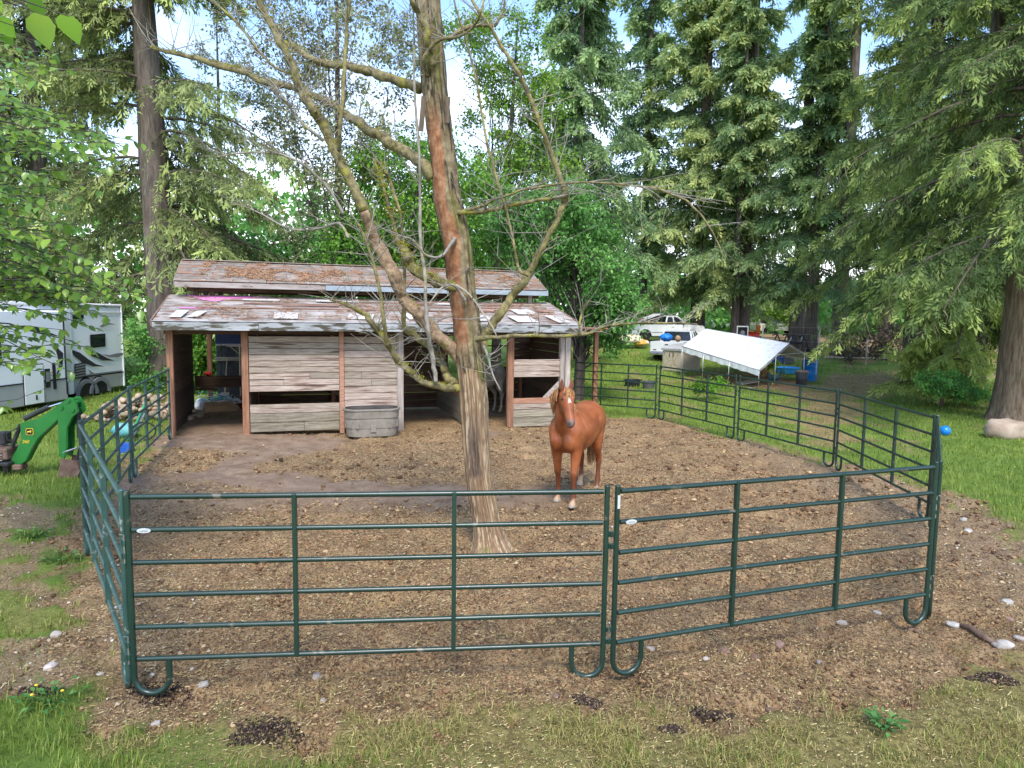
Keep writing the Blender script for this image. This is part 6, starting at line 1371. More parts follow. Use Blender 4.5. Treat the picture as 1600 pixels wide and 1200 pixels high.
def conifer(label, px, Y, H, r0, L0, seed, nb=110, dens=1.0, h_lo=3.0, droop=.55, rise=.25, needles=N_DARK, spray=.40, nt=13, ns=5, hang=.3, lichen=0, bias=0.0, bark=BARK_C, lean=0.0, name='conifer_tree', flare=.3, power=.75, x=None, tn=14, sect=None):
    ns += 1; rng = np.random.default_rng(seed); q = at(px, 500, Y); X0 = q[0] if x is None else x; zg = low(X0, Y)
    r = thing(name, label, 'tree', (X0, Y, zg), 0, 'trees round the yard')
    trunk(r, [(0, 0, -.3, r0 * 1.15), (lean * 1, 0, 1.5, r0), (lean * H * .5, 0, H * .5, r0 * .62), (lean * H, 0, H, .04)], bark, tn, .10, seed, flare)
    zv = CAM_H - zg + Y * .52; nb = int(nb * dens)
    h = h_lo + (H - h_lo) * (np.arange(nb) + rng.random(nb)) / nb; keep = (h < zv + 1.0) | (rng.random(nb) < .3); h = h[keep]; n = len(h)
    f = (h - h_lo) / (H - h_lo); Lb = L0 * np.clip(1 - f, .03, 1) ** power * rng.uniform(.62, 1.15, n) * np.where(f < .06, .8, 1); a = rng.uniform(0, 2 * PI, n) if sect is None else rng.uniform(sect[0], sect[1], n)
    dh = np.stack([np.cos(a), np.sin(a), np.zeros(n)], -1); dp = droop * rng.uniform(.6, 1.4, n) * (1.15 - .6 * f); ri = rise * rng.uniform(.4, 1.4, n)
    t = np.linspace(0, 1, 6); base = np.stack([lean * h, np.zeros(n), h], -1)
    def axis(tt):   # tt (n,k)
        up = Lb[:, None] * (ri[:, None] * tt - dp[:, None] * tt ** 2 + .22 * dp[:, None] * tt ** 4)
        return base[:, None] + dh[:, None] * (Lb[:, None] * tt)[..., None] + np.array([0, 0, 1.0]) * up[..., None]
    P = axis(np.repeat(t[None], n, 0)); np_tubes('branches', P, (r0 * .13 * (Lb / L0) ** .7)[:, None] * (1.08 - t[None]) + .006, TWIG_C, r, 4)
    # twigs
    tt = np.clip((np.arange(nt)[None] + rng.random((n, nt))) / nt * .94 + .06, 0, 1); B0 = np.repeat(axis(tt), 2, 1); tt2 = np.repeat(tt, 2, 1); sgn_ = np.tile([1., -1.], nt)[None]
    sd = np.stack([-np.sin(a), np.cos(a), np.zeros(n)], -1)
    TD = dh[:, None] * rng.uniform(.5, 1.0, (n, 2 * nt, 1)) + sd[:, None] * (sgn_ * rng.uniform(.45, 1.0, (n, 2 * nt)))[..., None] + np.array([0, 0, 1.0]) * rng.uniform(-.75, .02, (n, 2 * nt, 1)) * (hang + .35)
    TD /= np.linalg.norm(TD, axis=2, keepdims=True); TL = (Lb[:, None] * .27 * (1 - .6 * tt2) + .22) * rng.uniform(.6, 1.25, tt2.shape)
    # sprays
    ss = (np.arange(ns) + .5)[None, None] / ns + rng.uniform(-.4 / ns, .4 / ns, (n, 2 * nt, ns)); SP = B0[:, :, None] + TD[:, :, None] * (TL[..., None] * ss)[..., None] - np.array([0, 0, 1.0]) * (TL[..., None] * hang * ss ** 2)[..., None]
    SD = TD[:, :, None] * .9 + rng.normal(0, .45, SP.shape) + np.array([0, 0, -1.0]) * (hang * (.3 + ss))[..., None]; N = SP.reshape(-1, 3).shape[0]
    U = np.array([0, 0, 1.0]) + rng.normal(0, .55, (N, 3)); Ls = spray * .80 * rng.uniform(.6, 1.35, N); 
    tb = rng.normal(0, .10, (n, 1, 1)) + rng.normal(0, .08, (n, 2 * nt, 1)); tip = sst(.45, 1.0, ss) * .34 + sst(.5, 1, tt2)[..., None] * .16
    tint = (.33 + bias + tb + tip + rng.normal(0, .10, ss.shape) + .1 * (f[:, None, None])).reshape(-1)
    np_fans('foliage', SP.reshape(-1, 3), SD.reshape(-1, 3), U, Ls * (1.5 if Y > 36 else 1.6), tint, needles, r, 4 if Y > 36 else 6, .75, .23 if Y > 36 else .18)
    if lichen:
        m_ = int(lichen); i = rng.integers(0, n, m_); tq = rng.uniform(.1, 1, m_); p0 = base[i] + dh[i] * (Lb[i] * tq)[:, None] + np.array([0, 0, 1.0]) * (Lb[i] * (ri[i] * tq - dp[i] * tq ** 2 + .22 * dp[i] * tq ** 4))[:, None]
        k = 4; s = np.linspace(0, 1, k); dl = rng.uniform(.25, 1.0, m_); dr = rng.normal(0, .35, (m_, 3)); dr[:, 2] = -1
        Pt = p0[:, None] + dr[:, None] * (dl[:, None] * s[None])[..., None] + rng.normal(0, .03, (m_, k, 3)); np_tubes('hanging_twigs', Pt, np.full((m_, k), .009) * (1.15 - s)[None] * max(1, Y / 22), LICH, r, 3, rng.random(m_))
    return r
# left
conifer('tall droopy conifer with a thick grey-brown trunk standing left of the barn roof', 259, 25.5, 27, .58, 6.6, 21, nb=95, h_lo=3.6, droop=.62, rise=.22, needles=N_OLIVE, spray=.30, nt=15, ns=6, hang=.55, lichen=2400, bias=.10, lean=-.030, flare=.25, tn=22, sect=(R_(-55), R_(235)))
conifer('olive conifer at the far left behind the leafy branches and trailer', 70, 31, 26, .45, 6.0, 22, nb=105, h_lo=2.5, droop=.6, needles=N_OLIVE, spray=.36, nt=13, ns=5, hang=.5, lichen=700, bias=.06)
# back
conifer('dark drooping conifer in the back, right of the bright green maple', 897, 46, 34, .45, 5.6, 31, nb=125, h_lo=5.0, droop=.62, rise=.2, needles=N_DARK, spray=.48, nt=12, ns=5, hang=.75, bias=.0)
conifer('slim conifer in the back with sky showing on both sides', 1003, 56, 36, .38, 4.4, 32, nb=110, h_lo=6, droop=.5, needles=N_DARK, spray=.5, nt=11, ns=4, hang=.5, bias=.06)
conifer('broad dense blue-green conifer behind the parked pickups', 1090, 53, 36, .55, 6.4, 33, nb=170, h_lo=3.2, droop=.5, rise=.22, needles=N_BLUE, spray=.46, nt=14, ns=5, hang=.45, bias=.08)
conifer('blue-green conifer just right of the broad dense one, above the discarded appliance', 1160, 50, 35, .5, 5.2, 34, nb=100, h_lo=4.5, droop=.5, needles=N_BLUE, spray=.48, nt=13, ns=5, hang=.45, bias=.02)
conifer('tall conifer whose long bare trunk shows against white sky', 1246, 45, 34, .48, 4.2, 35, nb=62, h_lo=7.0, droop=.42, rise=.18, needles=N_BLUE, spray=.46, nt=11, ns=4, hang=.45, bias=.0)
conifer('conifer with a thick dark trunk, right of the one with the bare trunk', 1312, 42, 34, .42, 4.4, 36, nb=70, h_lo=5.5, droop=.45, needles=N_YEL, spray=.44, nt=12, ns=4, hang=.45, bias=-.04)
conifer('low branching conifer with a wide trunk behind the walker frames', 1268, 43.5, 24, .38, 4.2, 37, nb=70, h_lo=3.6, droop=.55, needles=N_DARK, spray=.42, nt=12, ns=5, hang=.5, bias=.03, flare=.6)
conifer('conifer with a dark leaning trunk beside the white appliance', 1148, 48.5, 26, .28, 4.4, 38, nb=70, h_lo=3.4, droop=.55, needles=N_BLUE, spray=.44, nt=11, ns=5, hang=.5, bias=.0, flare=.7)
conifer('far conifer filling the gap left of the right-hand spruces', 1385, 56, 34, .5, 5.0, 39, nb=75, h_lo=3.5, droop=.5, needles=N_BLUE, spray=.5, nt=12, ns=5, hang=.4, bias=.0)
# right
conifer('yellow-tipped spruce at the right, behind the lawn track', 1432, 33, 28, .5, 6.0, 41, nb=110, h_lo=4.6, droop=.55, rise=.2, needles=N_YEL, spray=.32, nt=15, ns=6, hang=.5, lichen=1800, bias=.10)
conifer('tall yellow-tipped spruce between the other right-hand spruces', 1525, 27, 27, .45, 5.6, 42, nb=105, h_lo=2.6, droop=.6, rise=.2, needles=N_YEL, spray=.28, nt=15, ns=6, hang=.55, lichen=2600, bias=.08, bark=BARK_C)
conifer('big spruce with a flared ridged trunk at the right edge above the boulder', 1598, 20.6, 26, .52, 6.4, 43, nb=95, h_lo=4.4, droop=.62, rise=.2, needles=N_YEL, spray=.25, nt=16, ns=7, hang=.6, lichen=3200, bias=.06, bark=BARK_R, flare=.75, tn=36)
conifer('young bushy spruce with bright yellow-green tips in front of the right spruces', 1478, 24.5, 4.4, .10, 1.9, 44, nb=60, h_lo=.5, droop=.35, rise=.2, needles=N_YEL, spray=.20, nt=10, ns=6, hang=.2, bias=.5, name='young_spruce', power=.6)
0 and conifer('spruce just outside the right edge whose branches reach into view', 1800, 24, 24, .5, 6.5, 45, nb=90, h_lo=3, droop=.6, needles=N_YEL, spray=.28, nt=14, ns=6, hang=.5, lichen=700, bias=.06)

# ---- broadleaved trees
L_MAPLE = leafmat('maple_leaf', (0.066, 0.166, 0.021), (0.159, 0.344, 0.039), (0.330, 0.555, 0.066), 0.45)
L_LIGHT = leafmat('light_maple_leaf', (0.094, 0.198, 0.022), (0.209, 0.374, 0.044), (0.363, 0.528, 0.077), 0.45)
L_DENSE = leafmat('dense_green_leaf', (0.061, 0.169, 0.039), (0.146, 0.343, 0.072), (0.332, 0.570, 0.143), 0.42)
L_PALE = leafmat('pale_olive_leaf', (0.134, 0.142, 0.070), (0.300, 0.316, 0.158), (0.538, 0.554, 0.270), 0.42)
L_HEDGE = leafmat('hedge_leaf', (0.057, 0.164, 0.044), (0.141, 0.359, 0.077), (0.369, 0.600, 0.152), 0.42)
def leafy(label, name, cat, foot_px, Y, spots, leaf, mat, nl, seed, r0=.2, bark=BARK_D, group=None, tw=14, dens=1.0, clump_r=None, spread=1.0, limbs=True):
    """spots: (px, py, depth offset, radius in metres) places of leaf clumps"""
    rng = np.random.default_rng(seed); q = at(foot_px, 520, Y); X0 = q[0]; zg = low(X0, Y)
    r = thing(name, label, cat, (X0, Y, zg), 0, group)
    C_ = []; R0 = []
    for sx_, sy_, dy, rr_ in spots:
        p = at(sx_, sy_, Y + dy); C_.append((p[0] - X0, dy, p[2] - zg)); R0.append(rr_)
    C_ = np.array(C_); R0 = np.array(R0); n = len(C_); top = C_[:, 2].max()
    if limbs:
        C_all = C_; C_ = C_[::4]; n = len(C_)
        trunk(r, [(0, 0, -.2, r0 * 1.3), (.1, 0, top * .3, r0), (C_[:, 0].mean() * .6, 0, top * .7, r0 * .5), (C_[:, 0].mean() * .8, 0, top * .95, r0 * .15)], bark, 12, .08, seed)
        k = 7; s = np.linspace(0, 1, k); b0 = np.stack([C_[:, 0] * .12, C_[:, 1] * .1, np.clip(C_[:, 2] * rng.uniform(.25, .75, n) - .3, .3, None)], -1); P = b0[:, None] * (1 - s)[None, :, None] + C_[:, None] * s[None, :, None] + np.array([0, 0, .25]) * (np.sin(PI * s)[None] * np.linalg.norm(C_ - b0, axis=1)[:, None] * .3)[..., None]
        P[:, 1:] += rng.normal(0, .16, P[:, 1:].shape); np_tubes('limbs', P, r0 * .2 * (1.1 - s)[None] * np.ones((n, 1)), bark, r, 5); C_ = C_all; n = len(C_)
    # twigs in every clump, leaves along them
    ci = np.repeat(np.arange(n), tw); m_ = len(ci); d = rng.normal(0, 1, (m_, 3)); d[:, 2] = d[:, 2] * .8 + .15; d /= np.linalg.norm(d, axis=1, keepdims=True)
    st_ = C_[ci] + d * (R0[ci] * .12)[:, None]; ln_ = R0[ci] * rng.uniform(.65, 1.2, m_) * spread
    nlv = max(4, int(nl / m_)); li = np.repeat(np.arange(m_), nlv); N = len(li); s = .2 + .8 * rng.random(N) ** .8
    P = st_[li] + d[li] * (ln_[li] * s)[:, None] - np.array([0, 0, 1.0]) * (ln_[li] * .22 * s ** 2)[:, None] + rng.normal(0, 1, (N, 3)) * (leaf * .7)
    D = d[li] * .5 + rng.normal(0, .6, (N, 3)) + np.array([0, 0, -.45]); U = d[li] * .5 + np.array([0, 0, .8]) + rng.normal(0, .45, (N, 3))
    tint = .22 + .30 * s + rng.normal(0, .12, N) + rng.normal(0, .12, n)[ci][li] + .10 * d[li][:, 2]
    np_leaves('foliage', P, D, U, leaf * rng.uniform(.6, 1.3, N), leaf * rng.uniform(.45, .8, N), tint, mat, r, .2)
    s3 = np.linspace(0, 1, 3); PT = st_[:, None] + d[:, None] * (ln_[:, None] * s3[None])[..., None] - np.array([0, 0, 1.0]) * (ln_[:, None] * .22 * s3[None] ** 2)[..., None]
    np_tubes('twigs', PT, np.full((m_, 3), .010) * (1.2 - s3)[None] * Y / 26, bark, r, 3)
    return r
def spots_in(poly, n, seed, dy, r0, r1):
    rng = np.random.default_rng(seed); P = np.array(poly); lo_, hi_ = P.min(0), P.max(0); out = []
    while len(out) < n:
        x, y = rng.uniform(lo_, hi_)
        if sd_poly(np.array([x]), np.array([y]), poly)[0] < 0: out.append((x, y, rng.uniform(-dy, dy), rng.uniform(r0, r1)))
    return out
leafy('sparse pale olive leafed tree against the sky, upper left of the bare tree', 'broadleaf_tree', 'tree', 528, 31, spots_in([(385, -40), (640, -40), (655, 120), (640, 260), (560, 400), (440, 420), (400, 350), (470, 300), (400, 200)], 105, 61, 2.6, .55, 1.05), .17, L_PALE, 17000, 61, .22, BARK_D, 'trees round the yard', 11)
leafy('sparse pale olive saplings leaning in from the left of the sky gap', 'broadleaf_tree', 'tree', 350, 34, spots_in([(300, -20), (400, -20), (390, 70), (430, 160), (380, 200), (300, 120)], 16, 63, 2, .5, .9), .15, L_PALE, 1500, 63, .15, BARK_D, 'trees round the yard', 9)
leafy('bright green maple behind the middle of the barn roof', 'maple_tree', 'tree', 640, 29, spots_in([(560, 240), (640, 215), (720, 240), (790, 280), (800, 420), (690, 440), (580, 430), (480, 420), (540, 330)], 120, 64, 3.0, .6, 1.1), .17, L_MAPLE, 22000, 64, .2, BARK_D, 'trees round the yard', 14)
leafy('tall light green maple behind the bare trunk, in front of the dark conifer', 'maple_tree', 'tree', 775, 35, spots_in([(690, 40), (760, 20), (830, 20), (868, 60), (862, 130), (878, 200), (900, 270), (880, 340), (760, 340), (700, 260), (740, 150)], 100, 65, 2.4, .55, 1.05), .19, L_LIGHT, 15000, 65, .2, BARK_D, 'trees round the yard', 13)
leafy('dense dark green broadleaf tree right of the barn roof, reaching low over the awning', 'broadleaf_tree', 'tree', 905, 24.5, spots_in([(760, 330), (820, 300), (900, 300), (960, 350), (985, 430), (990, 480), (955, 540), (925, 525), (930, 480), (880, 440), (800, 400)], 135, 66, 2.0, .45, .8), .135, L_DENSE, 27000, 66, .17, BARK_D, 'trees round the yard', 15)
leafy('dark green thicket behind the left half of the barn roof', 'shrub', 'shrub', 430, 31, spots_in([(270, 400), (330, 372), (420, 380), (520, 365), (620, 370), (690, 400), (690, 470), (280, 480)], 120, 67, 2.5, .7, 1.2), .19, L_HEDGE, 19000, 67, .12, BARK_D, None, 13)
leafy('leafy green laurel hedge between the trailer and the barn', 'hedge', 'hedge', 235, 25.8, spots_in([(196, 548), (225, 520), (270, 530), (300, 520), (330, 540), (330, 600), (290, 615), (196, 612)], 55, 68, 1.6, .45, .75), .14, L_HEDGE, 12000, 68, .08, BARK_D, None, 12)
leafy('bright green bush behind the first stall seen through its opening', 'shrub', 'shrub', 312, 25.0, spots_in([(288, 500), (335, 500), (335, 590), (290, 590)], 22, 69, .8, .4, .65), .15, L_MAPLE, 5000, 69, .06, BARK_D, None, 12)
leafy('broad mixed green thicket low behind the barn and its right end', 'shrub', 'shrub', 640, 36, spots_in([(560, 400), (760, 380), (900, 400), (990, 440), (985, 500), (560, 500)], 90, 70, 2.5, .8, 1.3), .22, L_HEDGE, 14000, 70, .12, BARK_D, None, 12)
leafy('dark ivy mound under the young spruce on the lawn', 'shrub', 'shrub', 1490, 22.3, [(x, y, d, .38) for x, y, d in ((1455, 592, 0), (1475, 600, -.3), (1495, 606, 0), (1515, 612, -.2), (1535, 618, 0), (1440, 596, .3), (1505, 598, .5), (1480, 590, .6))], .09, L_HEDGE, 3500, 71, .03, BARK_D, None, 12, limbs=False)
leafy('low weedy shrub on the lawn behind the right side panels', 'weed', 'weed', 1113, 25, [(1100, 600, 0, .3), (1113, 604, -.3, .3), (1125, 598, .2, .3), (1090, 604, .2, .22)], .09, L_MAPLE, 1400, 72, .02, BARK_D, None, 10, limbs=False)
leafy('leafy green plant growing in the dark blue planter', 'potted_plant', 'plant', 1210, 31.0, [(1208, 570, 0, .14), (1214, 567, 0, .15), (1203, 573, .1, .12)], .07, L_LIGHT, 700, 73, .02, BARK_D, None, 10, limbs=False)
leafy('weeds growing along the foot of the far left corral panel', 'weed', 'weed', 935, 21.9, [(x, 644 + (x % 7), 0, .2) for x in range(908, 1040, 14)], .07, L_MAPLE, 1300, 74, .02, BARK_D, None, 8, limbs=False)
# undergrowth round the back trunks
leafy('tangle of brushwood and ferns under the right spruces by the wire fence', 'brush', 'brush', 1390, 40, spots_in([(1290, 520), (1400, 500), (1480, 520), (1490, 550), (1300, 560)], 30, 75, 2, .5, .9), .2, leafmat('brush_leaf', (.05, .04, .02), (.11, .085, .045), (.2, .2, .07), .2), 3000, 75, .05, BARK_D, None, 10, limbs=False)
leafy('bright ferns behind the bare earth between the back trunks', 'fern_patch', 'ferns', 1215, 58, spots_in([(1170, 484), (1250, 480), (1255, 494), (1170, 496)], 14, 76, 1, .5, .8), .3, L_LIGHT, 1500, 76, .05, BARK_D, None, 9, limbs=False)
# far wood: one mass
def far_wood():
    rng = np.random.default_rng(90); n = 42000; a = np.radians(rng.uniform(-62, 62, n)); rr_ = rng.uniform(72, 108, n); x = np.sin(a) * rr_; y = np.cos(a) * rr_
    hmax = (6 + 9 * fbm(x, y, 3, .06) + 7 * sst(10, -20, x) ) * (1 - .45 * sst(8, 25, x) * sst(75, 45, x)); z = gz(x, y) + hmax * rng.random(n) ** .8
    P = np.stack([x, y, z], -1); D = rng.normal(0, .7, (n, 3)) + np.array([0, 0, -.3]); U = np.array([0, -.4, .7]) + rng.normal(0, .5, (n, 3)); t = .25 + .5 * (fbm(x, z * 2, 3, .25) - .2) + rng.normal(0, .12, n)
    np_leaves('far_wood', P, D, U, rng.uniform(.6, 1.3, n), rng.uniform(.4, .8, n), t, L_DENSE, None)
far_wood()
# ================================================================== BARE TREE
TY = 8.5; pm = 1 / FPX
DT0 = at(768, 862, TY); dtree = thing('bare_tree', 'half-dead bare tree with peeling trunk and mossy limbs standing inside the paddock', 'tree', (DT0[0], TY, 0.0))
def DT(px, py, dy=0.0):
    p = at(px, py, TY + dy); return Vector((p[0] - DT0[0], dy, p[2]))
TR = [(772, 872, 44), (769, 856, 37), (764, 832, 29), (759, 806, 25.5), (751, 762, 25), (746, 725, 24.5), (743, 685, 24.5), (741, 623, 25), (736, 577, 24), (732, 531, 23.5), (727, 490, 22.5), (721, 440, 23), (714, 380, 24), (699, 312, 22.5), (689, 220, 20.5), (677, 125, 20.5), (672, 50, 20), (669, 0, 19.5), (662, -100, 17), (655, -190, 13), (651, -240, 7)]
def bare_trunk():
    pts = [(DT(x, y), w * TY * pm) for x, y, w in TR]; K = 420; n = 84
    z = np.array([p.z for p, _ in pts])[::1]; xs = np.array([p.x for p, _ in pts]); ws = np.array([w for _, w in pts]); o = np.argsort(z); zz = np.linspace(z.min(), z.max(), K)
    cx = np.interp(zz, z[o], xs[o]); cw = np.interp(zz, z[o], ws[o]); ker = np.ones(9) / 9; cx = np.convolve(np.pad(cx, 4, 'edge'), ker, 'valid'); cw = np.convolve(np.pad(cw, 4, 'edge'), ker, 'valid')
    q = 2 * PI * np.arange(n) / n; Q, Z = np.meshgrid(q, zz); c, s = np.cos(Q), np.sin(Q)
    zj = DT(735, 578).z + .22 * (vn(c * 2.2 + 5, s * 2.2 + 9) - .5) - .13 * c + .07 * (vn(c * 9, s * 9) - .5); bark = sst(-.008, .008, Z - zj)
    # low grain in the bare wood, plates in the bark
    grain = (vn(c * 13 + 3, s * 13 + 8, Z * 1.6) - .5) * .030 + (vn(c * 30, s * 30, Z * 4) - .5) * .014
    plates = (np.abs(vn(c * 5 + 20, s * 5, Z * 2.4) - .5) * -.06 + (vn(c * 14, s * 14 + 40, Z * 6) - .5) * .018) + .024
    hole = -.05 * np.exp(-((Q - 4.9) / .10) ** 2 - ((Z - DT(745, 712).z) / .22) ** 2) * (1 - bark)
    flare = 1 + .18 * np.exp(-Z / .09) * (.3 + vn(Q * 1.6, Z * 0))
    # long strip on the left where the bark has gone and the wood is rusty
    strip = bark * sst(1.05, .75, np.abs(((Q - 4.0 + PI) % (2 * PI)) - PI) + .75 * (vn(c * 4 + 50, Z * 2.3) - .5) + .3 * (vn(c * 11, Z * 7) - .5)) * sst(DT(710, 560).z, DT(710, 545).z + .2, Z) * sst(DT(680, 175).z + .2, DT(680, 215).z, Z)
    R0 = .83 * cw[:, None] * flare * (1 + .10 * (vn(c * 1.6 + 70, s * 1.6, Z * .7) - .5)) + grain * (1 - bark) + (plates * (1 - strip) - .004 * strip) * bark + hole
    broke = sst(zz[-1] - .5, zz[-1], Z); R0 = R0 * (1 - .5 * broke * vn(c * 6, s * 6))
    X = cx[:, None] + R0 * c; Yy = R0 * s; V = np.stack([X, Yy, Z], -1).reshape(-1, 3); idx = np.arange(K * n).reshape(K, n); F = np.stack([idx[:-1], np.roll(idx, -1, 1)[:-1], np.roll(idx, -1, 1)[1:], idx[1:]], -1).reshape(-1, 4)
    gra = np.clip(.5 + (vn(c * 13 + 3, s * 13 + 8, Z * 1.6) - .5) * 1.1 + (vn(c * 34, s * 34, Z * 3) - .5) * .8, 0, 1); crack = sst(.10, .03, np.abs(vn(c * 5 + 20, s * 5, Z * 2.4) - .5)) * bark
    up = sst(DT(745, 735).z, DT(745, 710).z, Z); dk = np.exp(-((Q - 4.6) / .55) ** 2) * sst(DT(745, 745).z, DT(745, 738).z, Z + .06 * (vn(c * 9, s * 9) - .5)) * sst(DT(740, 620).z, DT(740, 690).z, Z) * (1 - bark)
    moss = sst(.55, .72, vn(c * 2.6 + 7, s * 2.6, Z * 1.9)) * (.12 + .6 * bark) * sst(-.2, .7, c) + sst(.42, .12, Z) * sst(.55, .7, vn(c * 3 + 4, s * 3, Z * 5)) * .6
    m_ = bpy.data.materials.new('peeling_trunk'); m_.use_nodes = True; nn = m_.node_tree.nodes; l = m_.node_tree.links.new; b = nn['Principled BSDF']; b.inputs['Roughness'].default_value = .9; b.inputs['Specular IOR Level'].default_value = .15
    def A(nm): k = nn.new('ShaderNodeAttribute'); k.attribute_name = nm; return k.outputs['Fac']
    def R(src, *st):
        k = nn.new('ShaderNodeValToRGB'); e = k.color_ramp.elements; e[0].position, e[0].color = st[0][0], (*st[0][1], 1); e[1].position, e[1].color = st[-1][0], (*st[-1][1], 1)
        for p, cc in st[1:-1]: e.new(p).color = (*cc, 1)
        l(src, k.inputs[0]); return k.outputs[0]
    def X_(f, a_, b_): k = nn.new('ShaderNodeMix'); k.data_type = 'RGBA'; l(f, k.inputs['Factor']); l(a_, k.inputs['A']); l(b_, k.inputs['B']); return k.outputs['Result']
    tcn = nn.new('ShaderNodeTexCoord'); mpn = nn.new('ShaderNodeMapping'); mpn.inputs['Scale'].default_value = (1, 1, .16); l(tcn.outputs['Object'], mpn.inputs[0])
    fn = nn.new('ShaderNodeTexNoise'); fn.inputs['Scale'].default_value = 38; fn.inputs['Detail'].default_value = 6; l(mpn.outputs[0], fn.inputs['Vector'])
    f2 = nn.new('ShaderNodeTexNoise'); f2.inputs['Scale'].default_value = 9; f2.inputs['Detail'].default_value = 7; f2.inputs['Roughness'].default_value = .7; l(tcn.outputs['Object'], f2.inputs['Vector'])
    wood = R(A('grain'), (.12, (.10, .06, .036)), (.42, (.30, .205, .12)), (.62, (.46, .345, .205)), (.88, (.60, .50, .34)))
    wood = X_(R(fn.outputs['Fac'], (.40, (0, 0, 0)), (.60, (.75, .75, .75))), R(f2.outputs['Fac'], (.3, (.14, .085, .05)), (.7, (.26, .17, .10))), wood)
    wood = X_(A('dark'), wood, R(fn.outputs['Fac'], (.35, (.055, .04, .032)), (.65, (.16, .115, .085))))
    bk_ = R(f2.outputs['Fac'], (.3, (.085, .060, .036)), (.5, (.195, .148, .085)), (.7, (.33, .275, .17)))
    bk_ = X_(A('strip'), bk_, R(f2.outputs['Fac'], (.3, (.12, .055, .032)), (.5, (.28, .125, .062)), (.72, (.42, .28, .17))))
    bk_ = X_(A('crack'), bk_, R(f2.outputs['Fac'], (.3, (.025, .019, .014)), (.7, (.05, .038, .028))))
    al = X_(A('bark'), wood, bk_); al = X_(A('moss'), al, R(f2.outputs['Fac'], (.3, (.10, .105, .018)), (.7, (.24, .235, .045)))); l(al, b.inputs['Base Color'])
    bp_ = nn.new('ShaderNodeBump'); bp_.inputs['Strength'].default_value = .7; bp_.inputs['Distance'].default_value = .02; l(fn.outputs['Fac'], bp_.inputs['Height']); l(bp_.outputs[0], b.inputs['Normal'])
    me = npmesh('trunk', V, F, m_, True, {'grain': gra.ravel(), 'bark': bark.ravel(), 'crack': (crack * (1 - strip)).ravel(), 'strip': strip.ravel(), 'dark': dk.ravel(), 'moss': np.clip(moss, 0, 1).ravel() * .75}); meshobj('trunk', me, dtree)
bare_trunk()
LIMB = M('mossy_limb', (.085, .068, .036), (.26, .22, .105), scale=15, stretch=(1, 1, 1), rough=.95, bump=.6, bscale=22, spots=(.25, .225, .045), spot_scale=6, spot_lo=.52, spot_hi=.68)
LIMB_B = M('brown_peeled_limb', (.13, .08, .05), (.38, .265, .16), scale=14, rough=.9, bump=.5, bscale=22, spots=(.24, .23, .05), spot_scale=5, spot_lo=.60, spot_hi=.7)
LIMB_Y = M('yellow_lichen_branch', (.12, .10, .045), (.29, .24, .095), scale=15, rough=.95, bump=.5, bscale=22, spots=(.10, .075, .05), spot_scale=7, spot_lo=.55, spot_hi=.7)
TWG = M('grey_twig', (.17, .15, .12), (.37, .33, .28), scale=5, rough=.9, spots=(.25, .22, .08), spot_scale=5, spot_lo=.55, spot_hi=.7)
MOSS = rampmat('moss_tuft', [(0, (.09, .09, .012)), (.5, (.24, .225, .025)), (1, (.42, .37, .05))], .95)
def smooth_pts(P, n):
    """Catmull-Rom through points (x,y,z,r)"""
    P = [np.array(p, float) for p in P]; P = [2 * P[0] - P[1]] + P + [2 * P[-1] - P[-2]]; out = []; m_ = len(P) - 3
    for i in range(n):
        u = i / (n - 1) * (m_ - 1e-6); k = int(u); t = u - k; a, b, c, d = P[k:k + 4]
        out.append(.5 * ((2 * b) + (c - a) * t + (2 * a - 5 * b + 4 * c - d) * t * t + (3 * b - a - 3 * c + d) * t ** 3))
    return np.array(out)
rl = random.Random(12); LIMBS = []; MOSSY = []; TW_P = []; TW_R = []
